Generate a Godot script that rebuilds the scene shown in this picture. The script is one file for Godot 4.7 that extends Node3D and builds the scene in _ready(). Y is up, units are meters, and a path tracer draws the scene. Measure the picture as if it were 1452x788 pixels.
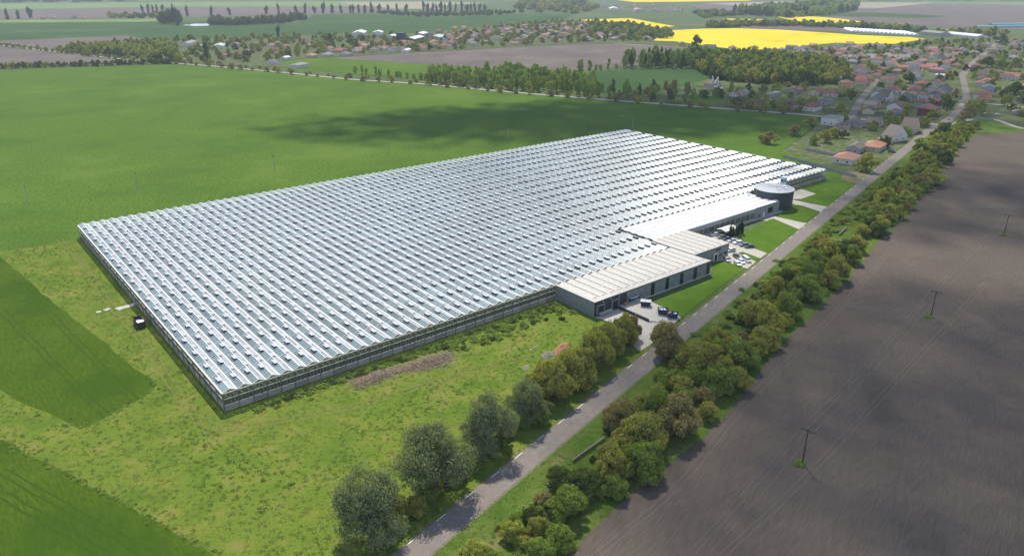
extends Node3D
# An aerial view of a large glass greenhouse beside a country road, with fields and villages beyond.
# y is up, metres; the greenhouse complex has axes of its own: u along its front wall, v away from the road.

const CAMERA_HEIGHT := 108.5
const GREENHOUSE_AT := Vector3(-77.65, 0, -172.09)
const GREENHOUSE_TURN := 39.0
const EAVE := 5.6
const RISE := 0.82

var M := {}
var taken := {}
var textures := {}
var crowns := {}
var trunks := {}
var box_cache := {}
var packed := []

# ---------------------------------------------------------------- mesh helpers
class Shape:
	var v := PackedVector3Array()
	var c := PackedColorArray()
	var uv := PackedVector2Array()
	var uv2 := PackedVector2Array()
	var nn := PackedVector3Array()
	var ix := PackedInt32Array()
	func tri(a: Vector3, b: Vector3, d: Vector3) -> void:
		var n := v.size()
		v.append(a); v.append(b); v.append(d)
		ix.append(n); ix.append(n + 1); ix.append(n + 2)
	func quad(a: Vector3, b: Vector3, d: Vector3, e: Vector3) -> void:
		var n := v.size()
		v.append(a); v.append(b); v.append(d); v.append(e)
		ix.append_array(PackedInt32Array([n, n + 1, n + 2, n, n + 2, n + 3]))
	func box(mid: Vector3, size: Vector3, turn := Basis.IDENTITY) -> void:
		var h := size / 2.0
		var p := []
		for k in 8:
			p.append(mid + turn * Vector3(h.x if k & 1 else -h.x, h.y if k & 2 else -h.y, h.z if k & 4 else -h.z))
		quad(p[4], p[6], p[7], p[5]); quad(p[1], p[3], p[2], p[0])
		quad(p[5], p[7], p[3], p[1]); quad(p[0], p[2], p[6], p[4])
		quad(p[6], p[2], p[3], p[7]); quad(p[0], p[4], p[5], p[1])
	func span(lo: Vector3, hi: Vector3) -> void:
		box((lo + hi) / 2.0, (hi - lo).abs())
	func beam(a: Vector3, b: Vector3, w: float, t: float) -> void:
		var d := b - a
		var z := d.normalized()
		var x := z.cross(Vector3.UP)
		if x.length() < 0.01:
			x = Vector3.RIGHT
		x = x.normalized()
		box((a + b) / 2.0, Vector3(w, t, d.length()), Basis(x, z.cross(x) * -1.0, z))
	func tube(a: Vector3, b: Vector3, r0: float, r1: float, sides := 8, cap := false) -> void:
		var z := (b - a).normalized()
		var x := z.cross(Vector3(0.13, 0.2, 0.97)).normalized()
		if absf(z.y) > 0.98:
			x = Vector3.RIGHT
		var y := z.cross(x).normalized()
		for k in sides:
			var p := TAU * k / sides
			var q := TAU * (k + 1) / sides
			var d := x * cos(p) + y * sin(p)
			var e := x * cos(q) + y * sin(q)
			quad(a + d * r0, b + d * r1, b + e * r1, a + e * r0)
			if cap:
				tri(b, b + e * r1, b + d * r1)
	func prism(outline: PackedVector2Array, y0: float, y1: float) -> void:
		var t := Geometry2D.triangulate_polygon(outline)
		for k in range(0, t.size(), 3):
			var a := outline[t[k]]
			var b := outline[t[k + 1]]
			var d := outline[t[k + 2]]
			tri(Vector3(a.x, y1, a.y), Vector3(b.x, y1, b.y), Vector3(d.x, y1, d.y))
		for k in outline.size():
			var a := outline[k]
			var b := outline[(k + 1) % outline.size()]
			quad(Vector3(a.x, y0, a.y), Vector3(a.x, y1, a.y), Vector3(b.x, y1, b.y), Vector3(b.x, y0, b.y))
	func mesh(material: Material, onto: ArrayMesh = null) -> ArrayMesh:
		var m := onto if onto else ArrayMesh.new()
		var a := []
		a.resize(Mesh.ARRAY_MAX)
		a[Mesh.ARRAY_VERTEX] = v
		a[Mesh.ARRAY_INDEX] = ix
		if c.size() == v.size() and c.size() > 0:
			a[Mesh.ARRAY_COLOR] = c
		if uv.size() == v.size() and uv.size() > 0:
			a[Mesh.ARRAY_TEX_UV] = uv
		if uv2.size() == v.size() and uv2.size() > 0:
			a[Mesh.ARRAY_TEX_UV2] = uv2
		if nn.size() == v.size() and nn.size() > 0:
			a[Mesh.ARRAY_NORMAL] = nn
		m.add_surface_from_arrays(Mesh.PRIMITIVE_TRIANGLES, a)
		m.surface_set_material(m.get_surface_count() - 1, material)
		return m

func numbered(called: String) -> String:
	var n: int = taken.get(called, -1) + 1
	taken[called] = n
	return called if n == 0 else "%s_%03d" % [called, n]

func tag(o: Node3D, label: String, category: String, group := "") -> Node3D:
	o.set_meta("label", label)
	o.set_meta("category", category)
	if group:
		o.set_meta("group", group)
	return o

func thing(called: String, label: String, category: String, at := Vector3.ZERO, turn := 0.0, group := "") -> Node3D:
	var o := Node3D.new()
	o.name = numbered(called)
	add_child(o)
	o.position = at
	o.rotation.y = turn
	return tag(o, label, category, group)

func part(parent: Node3D, called: String, m: Mesh, at := Vector3.ZERO, turn := 0.0) -> MeshInstance3D:
	var o := MeshInstance3D.new()
	o.name = called
	o.mesh = m
	o.position = at
	o.rotation.y = turn
	parent.add_child(o, true)
	return o

func shaped(parent: Node3D, called: String, s: Shape, material: Material, at := Vector3.ZERO) -> MeshInstance3D:
	return part(parent, called, s.mesh(material), at)

func box_part(parent: Node3D, called: String, lo: Vector3, hi: Vector3, material: Material) -> MeshInstance3D:
	# a box from corner to corner; alike boxes share their mesh
	var size := (hi - lo).abs()
	var key := "%s %d" % [size.snapped(Vector3.ONE * 0.001), material.get_instance_id()]
	if not box_cache.has(key):
		var s := Shape.new()
		s.box(Vector3.ZERO, size)
		box_cache[key] = s.mesh(material)
	return part(parent, called, box_cache[key], (lo + hi) / 2.0)

func setting(called: String, m: Mesh) -> MeshInstance3D:
	var o := MeshInstance3D.new()
	o.name = numbered(called)
	o.mesh = m
	o.set_meta("kind", "structure")
	add_child(o)
	return o

func many(parent: Node3D, called: String, m: Mesh, where: Array, tints := PackedColorArray()) -> MultiMeshInstance3D:
	var o := MultiMeshInstance3D.new()
	o.name = called
	var mm := MultiMesh.new()
	mm.transform_format = MultiMesh.TRANSFORM_3D
	mm.use_colors = tints.size() > 0
	mm.mesh = m
	mm.instance_count = where.size()
	for k in where.size():
		mm.set_instance_transform(k, where[k])
		if tints.size():
			mm.set_instance_color(k, tints[k])
	o.multimesh = mm
	o.set_meta("kind", "stuff")
	parent.add_child(o, true)
	return o

# ---------------------------------------------------------------- materials (colours are linear base colours)
func lin(r: float, g: float, b: float, a := 1.0) -> Color:
	var c := Color(r, g, b).linear_to_srgb()
	c.a = a
	return c

func noise_tex(key: String, seed_: int, freq: float, octaves: int, cols: Array, offs: Array, size := 512, kind := FastNoiseLite.TYPE_SIMPLEX_SMOOTH) -> NoiseTexture2D:
	if textures.has(key):
		return textures[key]
	var n := FastNoiseLite.new()
	n.seed = seed_
	n.noise_type = kind
	n.frequency = freq
	n.fractal_octaves = octaves
	n.fractal_gain = 0.6
	var g := Gradient.new()
	g.colors = PackedColorArray(cols)
	g.offsets = PackedFloat32Array(offs)
	var t := NoiseTexture2D.new()
	t.width = size
	t.height = size
	t.seamless = true
	t.noise = n
	t.color_ramp = g
	textures[key] = t
	return t

func plain(col: Color, rough := 0.8, metal := 0.0) -> StandardMaterial3D:
	var m := StandardMaterial3D.new()
	m.albedo_color = col
	m.roughness = rough
	m.metallic = metal
	return m

func worn(col: Color, rough := 0.8, metal := 0.0, size := 6.0, strength := 1) -> StandardMaterial3D:
	# a paint or render with blotches and streaks of wear
	var m := plain(col, rough, metal)
	if strength == 1:
		m.albedo_texture = noise_tex("wear", 11, 0.012, 5, [Color(0.86, 0.855, 0.845), Color(0.95, 0.95, 0.945), Color(1, 1, 1)], [0.2, 0.5, 0.75])
	else:
		m.albedo_texture = noise_tex("wear2", 12, 0.02, 6, [Color(0.6, 0.59, 0.57), Color(0.84, 0.83, 0.82), Color(1, 1, 1)], [0.2, 0.5, 0.8])
	m.uv1_triplanar = true
	m.uv1_world_triplanar = true
	m.uv1_scale = Vector3.ONE / size
	return m

func soil(key: String, cols: Array, offs: Array, size: float, over: Array, over_offs: Array, over_size: float, freq := 0.03, over_freq := 0.008, stretch := 1.0) -> StandardMaterial3D:
	# fine grain of the ground itself, with broad patches of another growth or soil over it
	var m := plain(Color.WHITE, 1.0)
	m.metallic_specular = 0.1
	m.albedo_texture = noise_tex(key + "_grain", key.hash() % 1000, freq, 5, cols, offs)
	m.uv1_scale = Vector3(1.0 / size, 1.0 / (size * stretch), 1)
	if over.size():
		m.detail_enabled = true
		m.detail_albedo = noise_tex(key + "_patch", key.hash() % 997 + 3, over_freq, 6, over, over_offs)
		m.detail_uv_layer = BaseMaterial3D.DETAIL_UV_2
		m.uv2_scale = Vector3(1.0 / over_size, 1.0 / over_size, 1)
	return m

func pane(alpha: float, rough: float, col := Color(0.9, 0.93, 0.95)) -> StandardMaterial3D:
	var m := plain(Color(col.r, col.g, col.b, alpha), rough)
	m.transparency = BaseMaterial3D.TRANSPARENCY_ALPHA
	return m

func leafy(r: float, g: float, b: float, back := 0.8) -> StandardMaterial3D:
	var m := plain(lin(r, g, b), 0.75)
	m.vertex_color_use_as_albedo = true
	m.metallic_specular = 0.25
	m.backlight_enabled = true
	m.backlight = Color(back, back, back * 0.6)
	return m

# ---------------------------------------------------------------- plants
func crown_shape(seed_: int, form: String, clumps: int, leaves: int, leaf: float) -> Shape:
	# a crown of radius 1 and height 1 above its base: clumps of leaf-sized faces through an uneven volume
	var r := RandomNumberGenerator.new()
	r.seed = seed_
	var s := Shape.new()
	# main masses of the crown, each on a limb of its own
	var lobes := []
	var nl := 9
	for k in nl:
		var a := TAU * k / 6.0 + r.randf_range(-0.45, 0.45)
		var up := float(k) / (nl - 1)
		var q := r.randf_range(0.38, 0.66) * sqrt(maxf(0.08, 1.0 - pow(up * 1.6 - 0.5, 2.0))) if k < nl - 1 else 0.08
		lobes.append([Vector3(cos(a) * q, 0.24 + 0.5 * up + r.randf_range(-0.06, 0.08), sin(a) * q), r.randf_range(0.26, 0.42), r.randf_range(0.82, 1.15)])
	for k in clumps:
		var lobe_tone := 1.0
		var p: Vector3
		var cr: float
		match form:
			"column":
				var y := r.randf_range(0.04, 0.97)
				var w := 0.85 * pow(sin(PI * clampf(y * 0.86 + 0.1, 0, 1)), 0.6)
				var a := r.randf_range(0, TAU)
				var q := sqrt(r.randf()) * w
				p = Vector3(cos(a) * q, y, sin(a) * q)
				cr = r.randf_range(0.25, 0.42)
			"oval":
				var y := r.randf_range(-1.0, 1.0)
				var w := pow(maxf(0.0, 1.0 - y * y), 0.35)
				var a := r.randf_range(0, TAU)
				var q := sqrt(r.randf_range(0.2, 1.0)) * w * 0.8
				p = Vector3(cos(a) * q, 0.53 + 0.41 * y, sin(a) * q)
				cr = r.randf_range(0.18, 0.34)
			"bush":
				var a := r.randf_range(0, TAU)
				var q := sqrt(r.randf()) * 0.85
				p = Vector3(cos(a) * q, r.randf_range(0.12, 0.85) * (1.0 - 0.5 * q * q), sin(a) * q)
				cr = r.randf_range(0.22, 0.36)
			_:
				var l: Array = lobes[r.randi() % lobes.size()]
				var d := Vector3(r.randfn(), r.randfn() * 0.8 + 0.25, r.randfn()).normalized()
				var q: float = l[1] * (0.55 + 0.5 * sqrt(r.randf()))
				p = l[0] + Vector3(d.x, d.y * 0.62, d.z) * q
				cr = r.randf_range(0.09, 0.19)
				lobe_tone = l[2]
		var tone := r.randf_range(0.78, 1.2) * lobe_tone
		var warm := r.randf_range(0.92, 1.1)
		for j in leaves:
			var d := Vector3(r.randfn(), r.randfn() * 0.9 + 0.15, r.randfn()).normalized()
			var at := p + Vector3(d.x, d.y * (0.62 if form != "oval" else 0.22), d.z) * cr * r.randf_range(0.55, 1.08)
			if at.y < 0.02:
				continue
			var n := (d + Vector3(r.randfn(), r.randfn() + 0.5, r.randfn()) * 0.55).normalized()
			var x := n.cross(Vector3(r.randfn(), r.randfn(), r.randfn())).normalized()
			var y2 := n.cross(x)
			var l := leaf * r.randf_range(0.6, 1.35)
			var k0 := s.v.size()
			s.v.append(at - x * l); s.v.append(at + y2 * l * 0.55 + n * l * 0.15); s.v.append(at + x * l); s.v.append(at - y2 * l * 0.55 + n * l * 0.15)
			var g := tone * r.randf_range(0.8, 1.2)
			var col := Color(g * warm, g, g * r.randf_range(0.75, 1.1))
			for q in 4:
				s.c.append(col)
			s.ix.append_array(PackedInt32Array([k0, k0 + 1, k0 + 2, k0, k0 + 2, k0 + 3]))
	return s

func trunk_shape(seed_: int, form: String) -> Shape:
	# for a tree of radius 1 and height 1
	var r := RandomNumberGenerator.new()
	r.seed = seed_
	var s := Shape.new()
	if form == "bush":
		for k in 5:
			var a := r.randf_range(0, TAU)
			s.tube(Vector3(cos(a) * 0.06, -0.03, sin(a) * 0.06), Vector3(cos(a) * 0.4, 0.5, sin(a) * 0.4), 0.03, 0.012, 5)
		return s
	var top := 0.42 if form != "column" else 0.85
	s.tube(Vector3(0, -0.03, 0), Vector3(0.01, 0.2, 0.01), 0.062, 0.045, 7)
	s.tube(Vector3(0.01, 0.2, 0.01), Vector3(0.02, top, 0), 0.045, 0.026, 7)
	for k in 7:
		var a := TAU * k / 7.0 + r.randf_range(-0.3, 0.3)
		var y := r.randf_range(0.2, top)
		var q := r.randf_range(0.3, 0.52) * (0.5 if form == "column" else 1.0)
		var e := Vector3(cos(a) * q, y + r.randf_range(0.1, 0.26), sin(a) * q)
		s.tube(Vector3(0.01, y, 0.01), e, 0.022, 0.01, 5)
		s.tube(e, Vector3(e.x * 1.15, e.y + 0.08, e.z * 1.15), 0.01, 0.004, 4)
	return s

const KINDS := {
	# kind: [form, r, g, b linear leaf colour, leaf size fine, variants, trunk]
	"willow": ["round", 0.240, 0.280, 0.145], "olive": ["round", 0.374, 0.374, 0.083], "green": ["round", 0.246, 0.325, 0.062],
	"dark": ["round", 0.12, 0.17, 0.045], "brown": ["round", 0.34, 0.29, 0.12], "yellow": ["round", 0.410, 0.432, 0.086],
	"bush": ["bush", 0.218, 0.310, 0.057], "poplar": ["oval", 0.28, 0.38, 0.09], "slim": ["column", 0.07, 0.125, 0.06], "maroon": ["round", 0.15, 0.04, 0.05],
	"thuja": ["column", 0.02, 0.045, 0.018],
}

func make_plants() -> void:
	var bark := worn(lin(0.12, 0.1, 0.08), 0.95, 0, 1.5, 2)
	for form in ["round", "column", "bush", "oval"]:
		trunks[form] = trunk_shape(5, form).mesh(bark)
	var shapes := {}
	for form in ["round", "bush", "column", "oval"]:
		for k in 3:
			if form in ["round", "bush"]:
				shapes["%s fine %d" % [form, k]] = crown_shape(100 + k, form, 250 if form == "round" else 70, 56, 0.036 if form == "round" else 0.05)
			shapes["%s mid %d" % [form, k]] = crown_shape(200 + k, form, 64 if form == "round" else 44, 18, 0.1)
		shapes["%s far 0" % form] = crown_shape(300, form, 40 if form == "round" else 26, 9, 0.19)
	for k in 3:
		shapes["willow fine %d" % k] = crown_shape(400 + k, "round", 380, 64, 0.021)
	for kind in KINDS:
		var d: Array = KINDS[kind]
		var m := leafy(d[1], d[2], d[3])
		for level in ["fine", "mid", "far"]:
			if level == "fine" and kind in ["poplar", "slim", "maroon", "thuja"]:
				continue
			for k in (1 if level == "far" else 3):
				crowns["%s %s %d" % [kind, level, k]] = shapes["%s %s %d" % ["willow" if kind == "willow" and level == "fine" else d[0], level, k]].mesh(m)

func plant(called: String, label: String, category: String, x: float, z: float, h: float, r: float, kind: String, level: String, k: int, turn: float, group := "") -> Node3D:
	var o := thing(called, label, category, Vector3(x, 0, z), turn, group)
	var form: String = KINDS[kind][0]
	var t := part(o, "stem" if form == "bush" else "trunk", trunks[form])
	t.scale = Vector3(r, h, r)
	var c := part(o, "foliage" if form == "bush" else "crown", crowns["%s %s %d" % [kind, level, 0 if level == "far" else k]])
	# no two crowns alike: broader one way, leaning a little
	c.scale = Vector3(r * (1.0 + 0.2 * sin(x * 1.7 + z)), h, r * (1.0 + 0.2 * sin(z * 2.3 - x)))
	c.rotation = Vector3(0.09 * sin(x * 3.1), 0, 0.09 * sin(z * 2.7))
	return o

func plant_mass(called: String, label: String, category: String, rows: Array, level: String, seed_: int) -> void:
	var o := thing(called, label, category)
	o.set_meta("kind", "stuff")
	var by := {}
	var r := RandomNumberGenerator.new()
	r.seed = seed_
	for t in rows:
		var key: String = "%s %s %d" % [t[4], level, 0 if level == "far" else r.randi() % 3]
		var w := Transform3D(Basis(Vector3.UP, r.randf_range(0, TAU)).scaled_local(Vector3(t[3], t[2], t[3])), Vector3(t[0], -0.05 * t[2], t[1]))
		if not by.has(key):
			by[key] = []
		by[key].append(w)
	for key in by:
		many(o, "foliage", crowns[key], by[key])

# ---------------------------------------------------------------- houses
const ROOFS := {"red": [0.3, 0.08, 0.06], "dark red": [0.17, 0.045, 0.04], "rust": [0.22, 0.088, 0.055], "red brown": [0.15, 0.075, 0.055], "orange": [0.42, 0.18, 0.09], "salmon": [0.42, 0.19, 0.13], "pink": [0.3, 0.115, 0.1], "brown": [0.11, 0.075, 0.055], "grey brown": [0.15, 0.125, 0.105], "grey": [0.22, 0.22, 0.22], "slate": [0.1, 0.11, 0.125], "charcoal": [0.05, 0.053, 0.06], "white": [0.75, 0.76, 0.77], "pale": [0.5, 0.56, 0.54]}
const WALLS := {"white": [0.68, 0.67, 0.64], "cream": [0.58, 0.5, 0.37], "grey": [0.36, 0.36, 0.35], "yellow": [0.6, 0.42, 0.15], "red brick": [0.16, 0.05, 0.04], "turquoise": [0.12, 0.36, 0.45], "mint": [0.4, 0.52, 0.44], "pale blue": [0.35, 0.45, 0.55], "slate": [0.1, 0.11, 0.125], "charcoal": [0.05, 0.053, 0.06]}

func roof_mat(n: String) -> Material:
	var key := "roof " + n
	if not M.has(key):
		var c: Array = ROOFS[n]
		M[key] = worn(lin(c[0], c[1], c[2]), 0.75, 0, 5.0, 2)
	return M[key]

func wall_mat(n: String) -> Material:
	var key := "wall " + n
	if not M.has(key):
		var c: Array = WALLS[n]
		M[key] = worn(lin(c[0], c[1], c[2]), 0.9, 0, 7.0, 1)
	return M[key]

func roof_shape(form: String, w: float, d: float, y: float, rise: float, over: float) -> Shape:
	var s := Shape.new()
	var a := w / 2 + over
	var b := d / 2 + over
	if form == "flat":
		s.span(Vector3(-a, y, -b), Vector3(a, y + 0.35, b))
		return s
	var t := y + 0.18
	var rx := a if form == "gable" else maxf(a - b * 0.85, 0.6)
	var p := [Vector3(-a, t, -b), Vector3(a, t, -b), Vector3(a, t, b), Vector3(-a, t, b)]
	var q := [Vector3(-a, y, -b), Vector3(a, y, -b), Vector3(a, y, b), Vector3(-a, y, b)]
	for k in 4:
		s.quad(q[k], q[(k + 1) % 4], p[(k + 1) % 4], p[k])
	s.quad(q[0], q[3], q[2], q[1])
	var l := Vector3(-rx, t + rise, 0)
	var m := Vector3(rx, t + rise, 0)
	s.quad(p[3], l, m, p[2])
	s.quad(p[1], m, l, p[0])
	s.tri(p[2], m, p[1])
	s.tri(p[0], l, p[3])
	return s

func build_house(o: Node3D, w: float, d: float, h: float, form: String, roof: String, wall: String, pitch: float, fine: bool, k: int) -> void:
	var rise := d * 0.5 * pitch
	var ws := Shape.new()
	ws.span(Vector3(-w / 2, -0.1, -d / 2), Vector3(w / 2, h, d / 2))
	if form == "gable" and pitch > 0:
		for sx in [-1, 1]:
			var x: float = sx * (w / 2 - 0.01)
			ws.tri(Vector3(x, h, -d / 2), Vector3(x, h + 0.18 + rise * 0.97, 0), Vector3(x, h, d / 2))
	shaped(o, "wall", ws, wall_mat(wall))
	# the gable of a gable roof is wall, so that the roof keeps a thin edge
	var rs: Shape
	if form == "gable" and pitch > 0:
		rs = Shape.new()
		var over := 0.35
		for sz in [-1, 1]:
			var e := Vector3(0, h - over * pitch + 0.05, sz * (d / 2 + over))
			var rg := Vector3(0, h + 0.2 + rise, 0)
			var hx := w / 2 + 0.3
			var up := Vector3(0, 0.16, 0)
			rs.quad(e + up + Vector3(-hx, 0, 0), rg + up + Vector3(-hx, 0, 0), rg + up + Vector3(hx, 0, 0), e + up + Vector3(hx, 0, 0))
			rs.quad(e + Vector3(-hx, 0, 0), e + Vector3(hx, 0, 0), rg + Vector3(hx, 0, 0), rg + Vector3(-hx, 0, 0))
			rs.quad(e + Vector3(-hx, 0, 0), e + up + Vector3(-hx, 0, 0), e + up + Vector3(hx, 0, 0), e + Vector3(hx, 0, 0))
			for sx in [-1, 1]:
				rs.quad(e + Vector3(sx * hx, 0, 0), rg + Vector3(sx * hx, 0, 0), rg + up + Vector3(sx * hx, 0, 0), e + up + Vector3(sx * hx, 0, 0))
	else:
		rs = roof_shape(form, w, d, h, rise, 0.1 if form == "flat" else 0.45)
	var r := shaped(o, "roof", rs, roof_mat(roof))
	if not fine:
		return
	if form != "flat":
		box_part(r, "chimney", Vector3(w * 0.18, h + rise * 0.4, -0.9), Vector3(w * 0.18 + 0.7, h + rise + 0.9, -0.2), M.chimney)
	var nw := int(w / 3.6)
	for side in [-1, 1]:
		for floor_ in (2 if h > 5 else 1):
			for j in nw:
				var x := -w / 2 + w * (j + 0.5) / nw
				var y := 1.0 + floor_ * 2.7
				var zf: float = side * d / 2
				if side == 1 and j == nw / 2 and floor_ == 0:
					box_part(o, "door", Vector3(x - 0.5, 0, zf - 0.03), Vector3(x + 0.5, 2.1, zf + 0.06), M.door)
					continue
				var f := box_part(o, "window", Vector3(x - 0.65, y, zf - 0.05), Vector3(x + 0.65, y + 1.3, zf + 0.05), M.frame)
				box_part(f, "pane", Vector3(-0.55, -0.55, side * 0.02), Vector3(0.55, 0.55, side * 0.06), M.dark_glass)
	for side in [-1, 1]:
		var xf: float = side * w / 2
		for e in [-0.22, 0.22]:
			var f := box_part(o, "window", Vector3(xf - 0.05, 1.0, d * e - 0.6), Vector3(xf + 0.05, 2.3, d * e + 0.6), M.frame)
			box_part(f, "pane", Vector3(side * 0.02, -0.55, -0.5), Vector3(side * 0.06, 0.55, 0.5), M.dark_glass)
		if form == "gable" and pitch > 0.65:
			var f2 := box_part(o, "attic_window", Vector3(xf - 0.05, h + 0.5, -0.5), Vector3(xf + 0.05, h + 1.6, 0.5), M.frame)
			box_part(f2, "pane", Vector3(side * 0.02, -0.45, -0.4), Vector3(side * 0.06, 0.45, 0.4), M.dark_glass)

# ---------------------------------------------------------------- vehicles
func car_body(l: float, w: float, profile: Array, inset: float) -> Shape:
	# the side outline swept across the width, drawn in towards the top and rounded at nose and tail
	var s := Shape.new()
	var rows := []
	var cuts := [[-1.0, inset * 0.4, 0.93], [-0.93, 0.0, 0.98], [0.93, 0.0, 0.98], [1.0, inset * 0.4, 0.93]]
	for cut in cuts:
		var row := []
		for p in profile:
			var tuck: float = 1.0 - maxf(0.0, p[1] - 0.8) * 0.16
			row.append(Vector3(cut[0] * w / 2 * tuck, 0.3 + (p[1] - 0.3) * (cut[2] if p[1] > 0.35 else 1.0), p[0] * l * (1.0 if absf(cut[0]) < 0.95 else 0.985)))
		rows.append(row)
	for k in rows.size() - 1:
		for j in profile.size():
			var j2 := (j + 1) % profile.size()
			s.quad(rows[k][j], rows[k][j2], rows[k + 1][j2], rows[k + 1][j])
	for e in [0, rows.size() - 1]:
		var flat := PackedVector2Array()
		for p in profile:
			flat.append(Vector2(p[0] * l, p[1]))
		var t := Geometry2D.triangulate_polygon(flat)
		for k in range(0, t.size(), 3):
			s.tri(rows[e][t[k]], rows[e][t[k + 1]], rows[e][t[k + 2]])
	return s

func car(label: String, col: Color, at: Vector3, turn: float, style: String, group: String) -> Node3D:
	var o := thing("parked_van" if style == "van" else "parked_car", label, "van" if style == "van" else "car", at, turn, group)
	var l := 4.4
	var w := 1.8
	var paint := plain(col, 0.3, 0.25)
	paint.clearcoat_enabled = true
	paint.clearcoat = 0.8
	paint.clearcoat_roughness = 0.08
	var hull := [[-0.5, 0.35], [-0.5, 0.62], [-0.47, 0.72], [-0.2, 0.9], [0.3, 0.95], [0.48, 0.9], [0.5, 0.6], [0.5, 0.35]]
	var cabin := [[-0.22, 0.88], [-0.07, 1.4], [0.2, 1.44], [0.4, 0.93]]
	var lid := [[-0.09, 1.37], [-0.05, 1.44], [0.2, 1.48], [0.27, 1.36]]
	if style == "estate":
		cabin = [[-0.22, 0.88], [-0.08, 1.42], [0.36, 1.46], [0.47, 0.93]]
		lid = [[-0.1, 1.39], [-0.06, 1.46], [0.36, 1.5], [0.41, 1.39]]
	elif style == "van":
		l = 5.2
		w = 2.0
		hull = [[-0.5, 0.35], [-0.5, 0.85], [-0.46, 1.05], [-0.36, 1.15], [0.49, 1.15], [0.5, 0.7], [0.5, 0.35]]
		cabin = [[-0.38, 1.1], [-0.24, 1.75], [0.47, 1.8], [0.49, 1.1]]
		lid = [[-0.27, 1.72], [-0.22, 1.9], [0.46, 1.95], [0.48, 1.7]]
	shaped(o, "body", car_body(l, w, hull, 0.3), paint)
	shaped(o, "window", car_body(l, w * 0.9, cabin, 0.3), M.car_glass)
	shaped(o, "roof", car_body(l, w * 0.9, lid, 0.3), paint)
	for sx in [-1, 1]:
		for zz in [-0.31, 0.31]:
			var wheel := part(o, "wheel", M.tyre_mesh, Vector3(sx * (w / 2 - 0.1), 0.32, zz * l))
			part(wheel, "rim", M.rim_mesh, Vector3(sx * 0.03, 0, 0))
		box_part(o, "headlight", Vector3(sx * 0.62 - 0.17, 0.6, -l / 2 - 0.02), Vector3(sx * 0.62 + 0.17, 0.74, -l / 2 + 0.1), M.lamp_glass)
		box_part(o, "tail_light", Vector3(sx * 0.7 - 0.12, 0.65, l / 2 - 0.1), Vector3(sx * 0.7 + 0.12, 0.85, l / 2 + 0.02), M.red_glass)
	return o

# ---------------------------------------------------------------- ground
func sheet(outline: Array, y: float, material: Material, turn := 0.0) -> ArrayMesh:
	var flat := PackedVector2Array()
	for p in outline:
		flat.append(Vector2(p[0], p[1]))
	var t := Geometry2D.triangulate_polygon(flat)
	var s := Shape.new()
	for p in flat:
		s.v.append(Vector3(p.x, y, p.y))
		s.uv.append(p.rotated(turn))
		s.uv2.append(p.rotated(0.6))
		s.nn.append(Vector3.UP)
	s.ix = t
	return s.mesh(material)

func ribbon(line: Array, half: float, y: float, material: Material, from := 0.0, to := 1e9) -> ArrayMesh:
	var s := Shape.new()
	var n := line.size()
	for k in n:
		var p := Vector2(line[k][0], line[k][1])
		var d := Vector2.ZERO
		if k > 0:
			d += (p - Vector2(line[k - 1][0], line[k - 1][1])).normalized()
		if k < n - 1:
			d += (Vector2(line[k + 1][0], line[k + 1][1]) - p).normalized()
		d = d.normalized()
		var w := Vector2(-d.y, d.x) * half
		for q in [p - w, p + w]:
			s.v.append(Vector3(q.x, y, q.y))
			s.uv.append(q)
			s.uv2.append(q.rotated(0.6))
			s.nn.append(Vector3.UP)
		if k > 0:
			var b := 2 * k
			s.ix.append_array(PackedInt32Array([b - 2, b, b + 1, b - 2, b + 1, b - 1]))
	return s.mesh(material)

func smooth_line(line: Array, step := 8.0) -> Array:
	var c := Curve2D.new()
	for k in line.size():
		var p := Vector2(line[k][0], line[k][1])
		var a := Vector2(line[maxi(k - 1, 0)][0], line[maxi(k - 1, 0)][1])
		var b := Vector2(line[mini(k + 1, line.size() - 1)][0], line[mini(k + 1, line.size() - 1)][1])
		var t := (b - a).normalized()
		c.add_point(p, -t * p.distance_to(a) * 0.3, t * p.distance_to(b) * 0.3)
	c.bake_interval = step
	var out := []
	for p in c.get_baked_points():
		out.append([p.x, p.y])
	return out

func lift(outline: Array, parent_turned := true) -> Array:
	# greenhouse axes to world ground points
	var t := Transform3D(Basis(Vector3.UP, deg_to_rad(GREENHOUSE_TURN)), GREENHOUSE_AT)
	var out := []
	for p in outline:
		var w := t * Vector3(p[0], 0, -p[1])
		out.append([w.x, w.z])
	return out

func at_uv(u: float, v: float, y := 0.0) -> Vector3:
	return Transform3D(Basis(Vector3.UP, deg_to_rad(GREENHOUSE_TURN)), GREENHOUSE_AT) * Vector3(u, y, -v)

func rough_edge(outline: Array, step: float, amount: float, seed_: int) -> Array:
	# a field edge is not ruled: many short stretches with small offsets
	var n := FastNoiseLite.new()
	n.seed = seed_
	n.frequency = 0.08
	var out := []
	for k in outline.size():
		var a := Vector2(outline[k][0], outline[k][1])
		var b := Vector2(outline[(k + 1) % outline.size()][0], outline[(k + 1) % outline.size()][1])
		var m := clampi(int(a.distance_to(b) / step), 1, 60)
		for j in m:
			var p := a.lerp(b, float(j) / m)
			out.append([p.x + n.get_noise_2d(p.x, p.y) * amount, p.y + n.get_noise_2d(p.x + 500, p.y) * amount])
	return out

const FURROWS := {"bare_field": -0.68, "near_crop": 0.75, "left_crop": 0.75, "wheat_field": 0.4}

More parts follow.
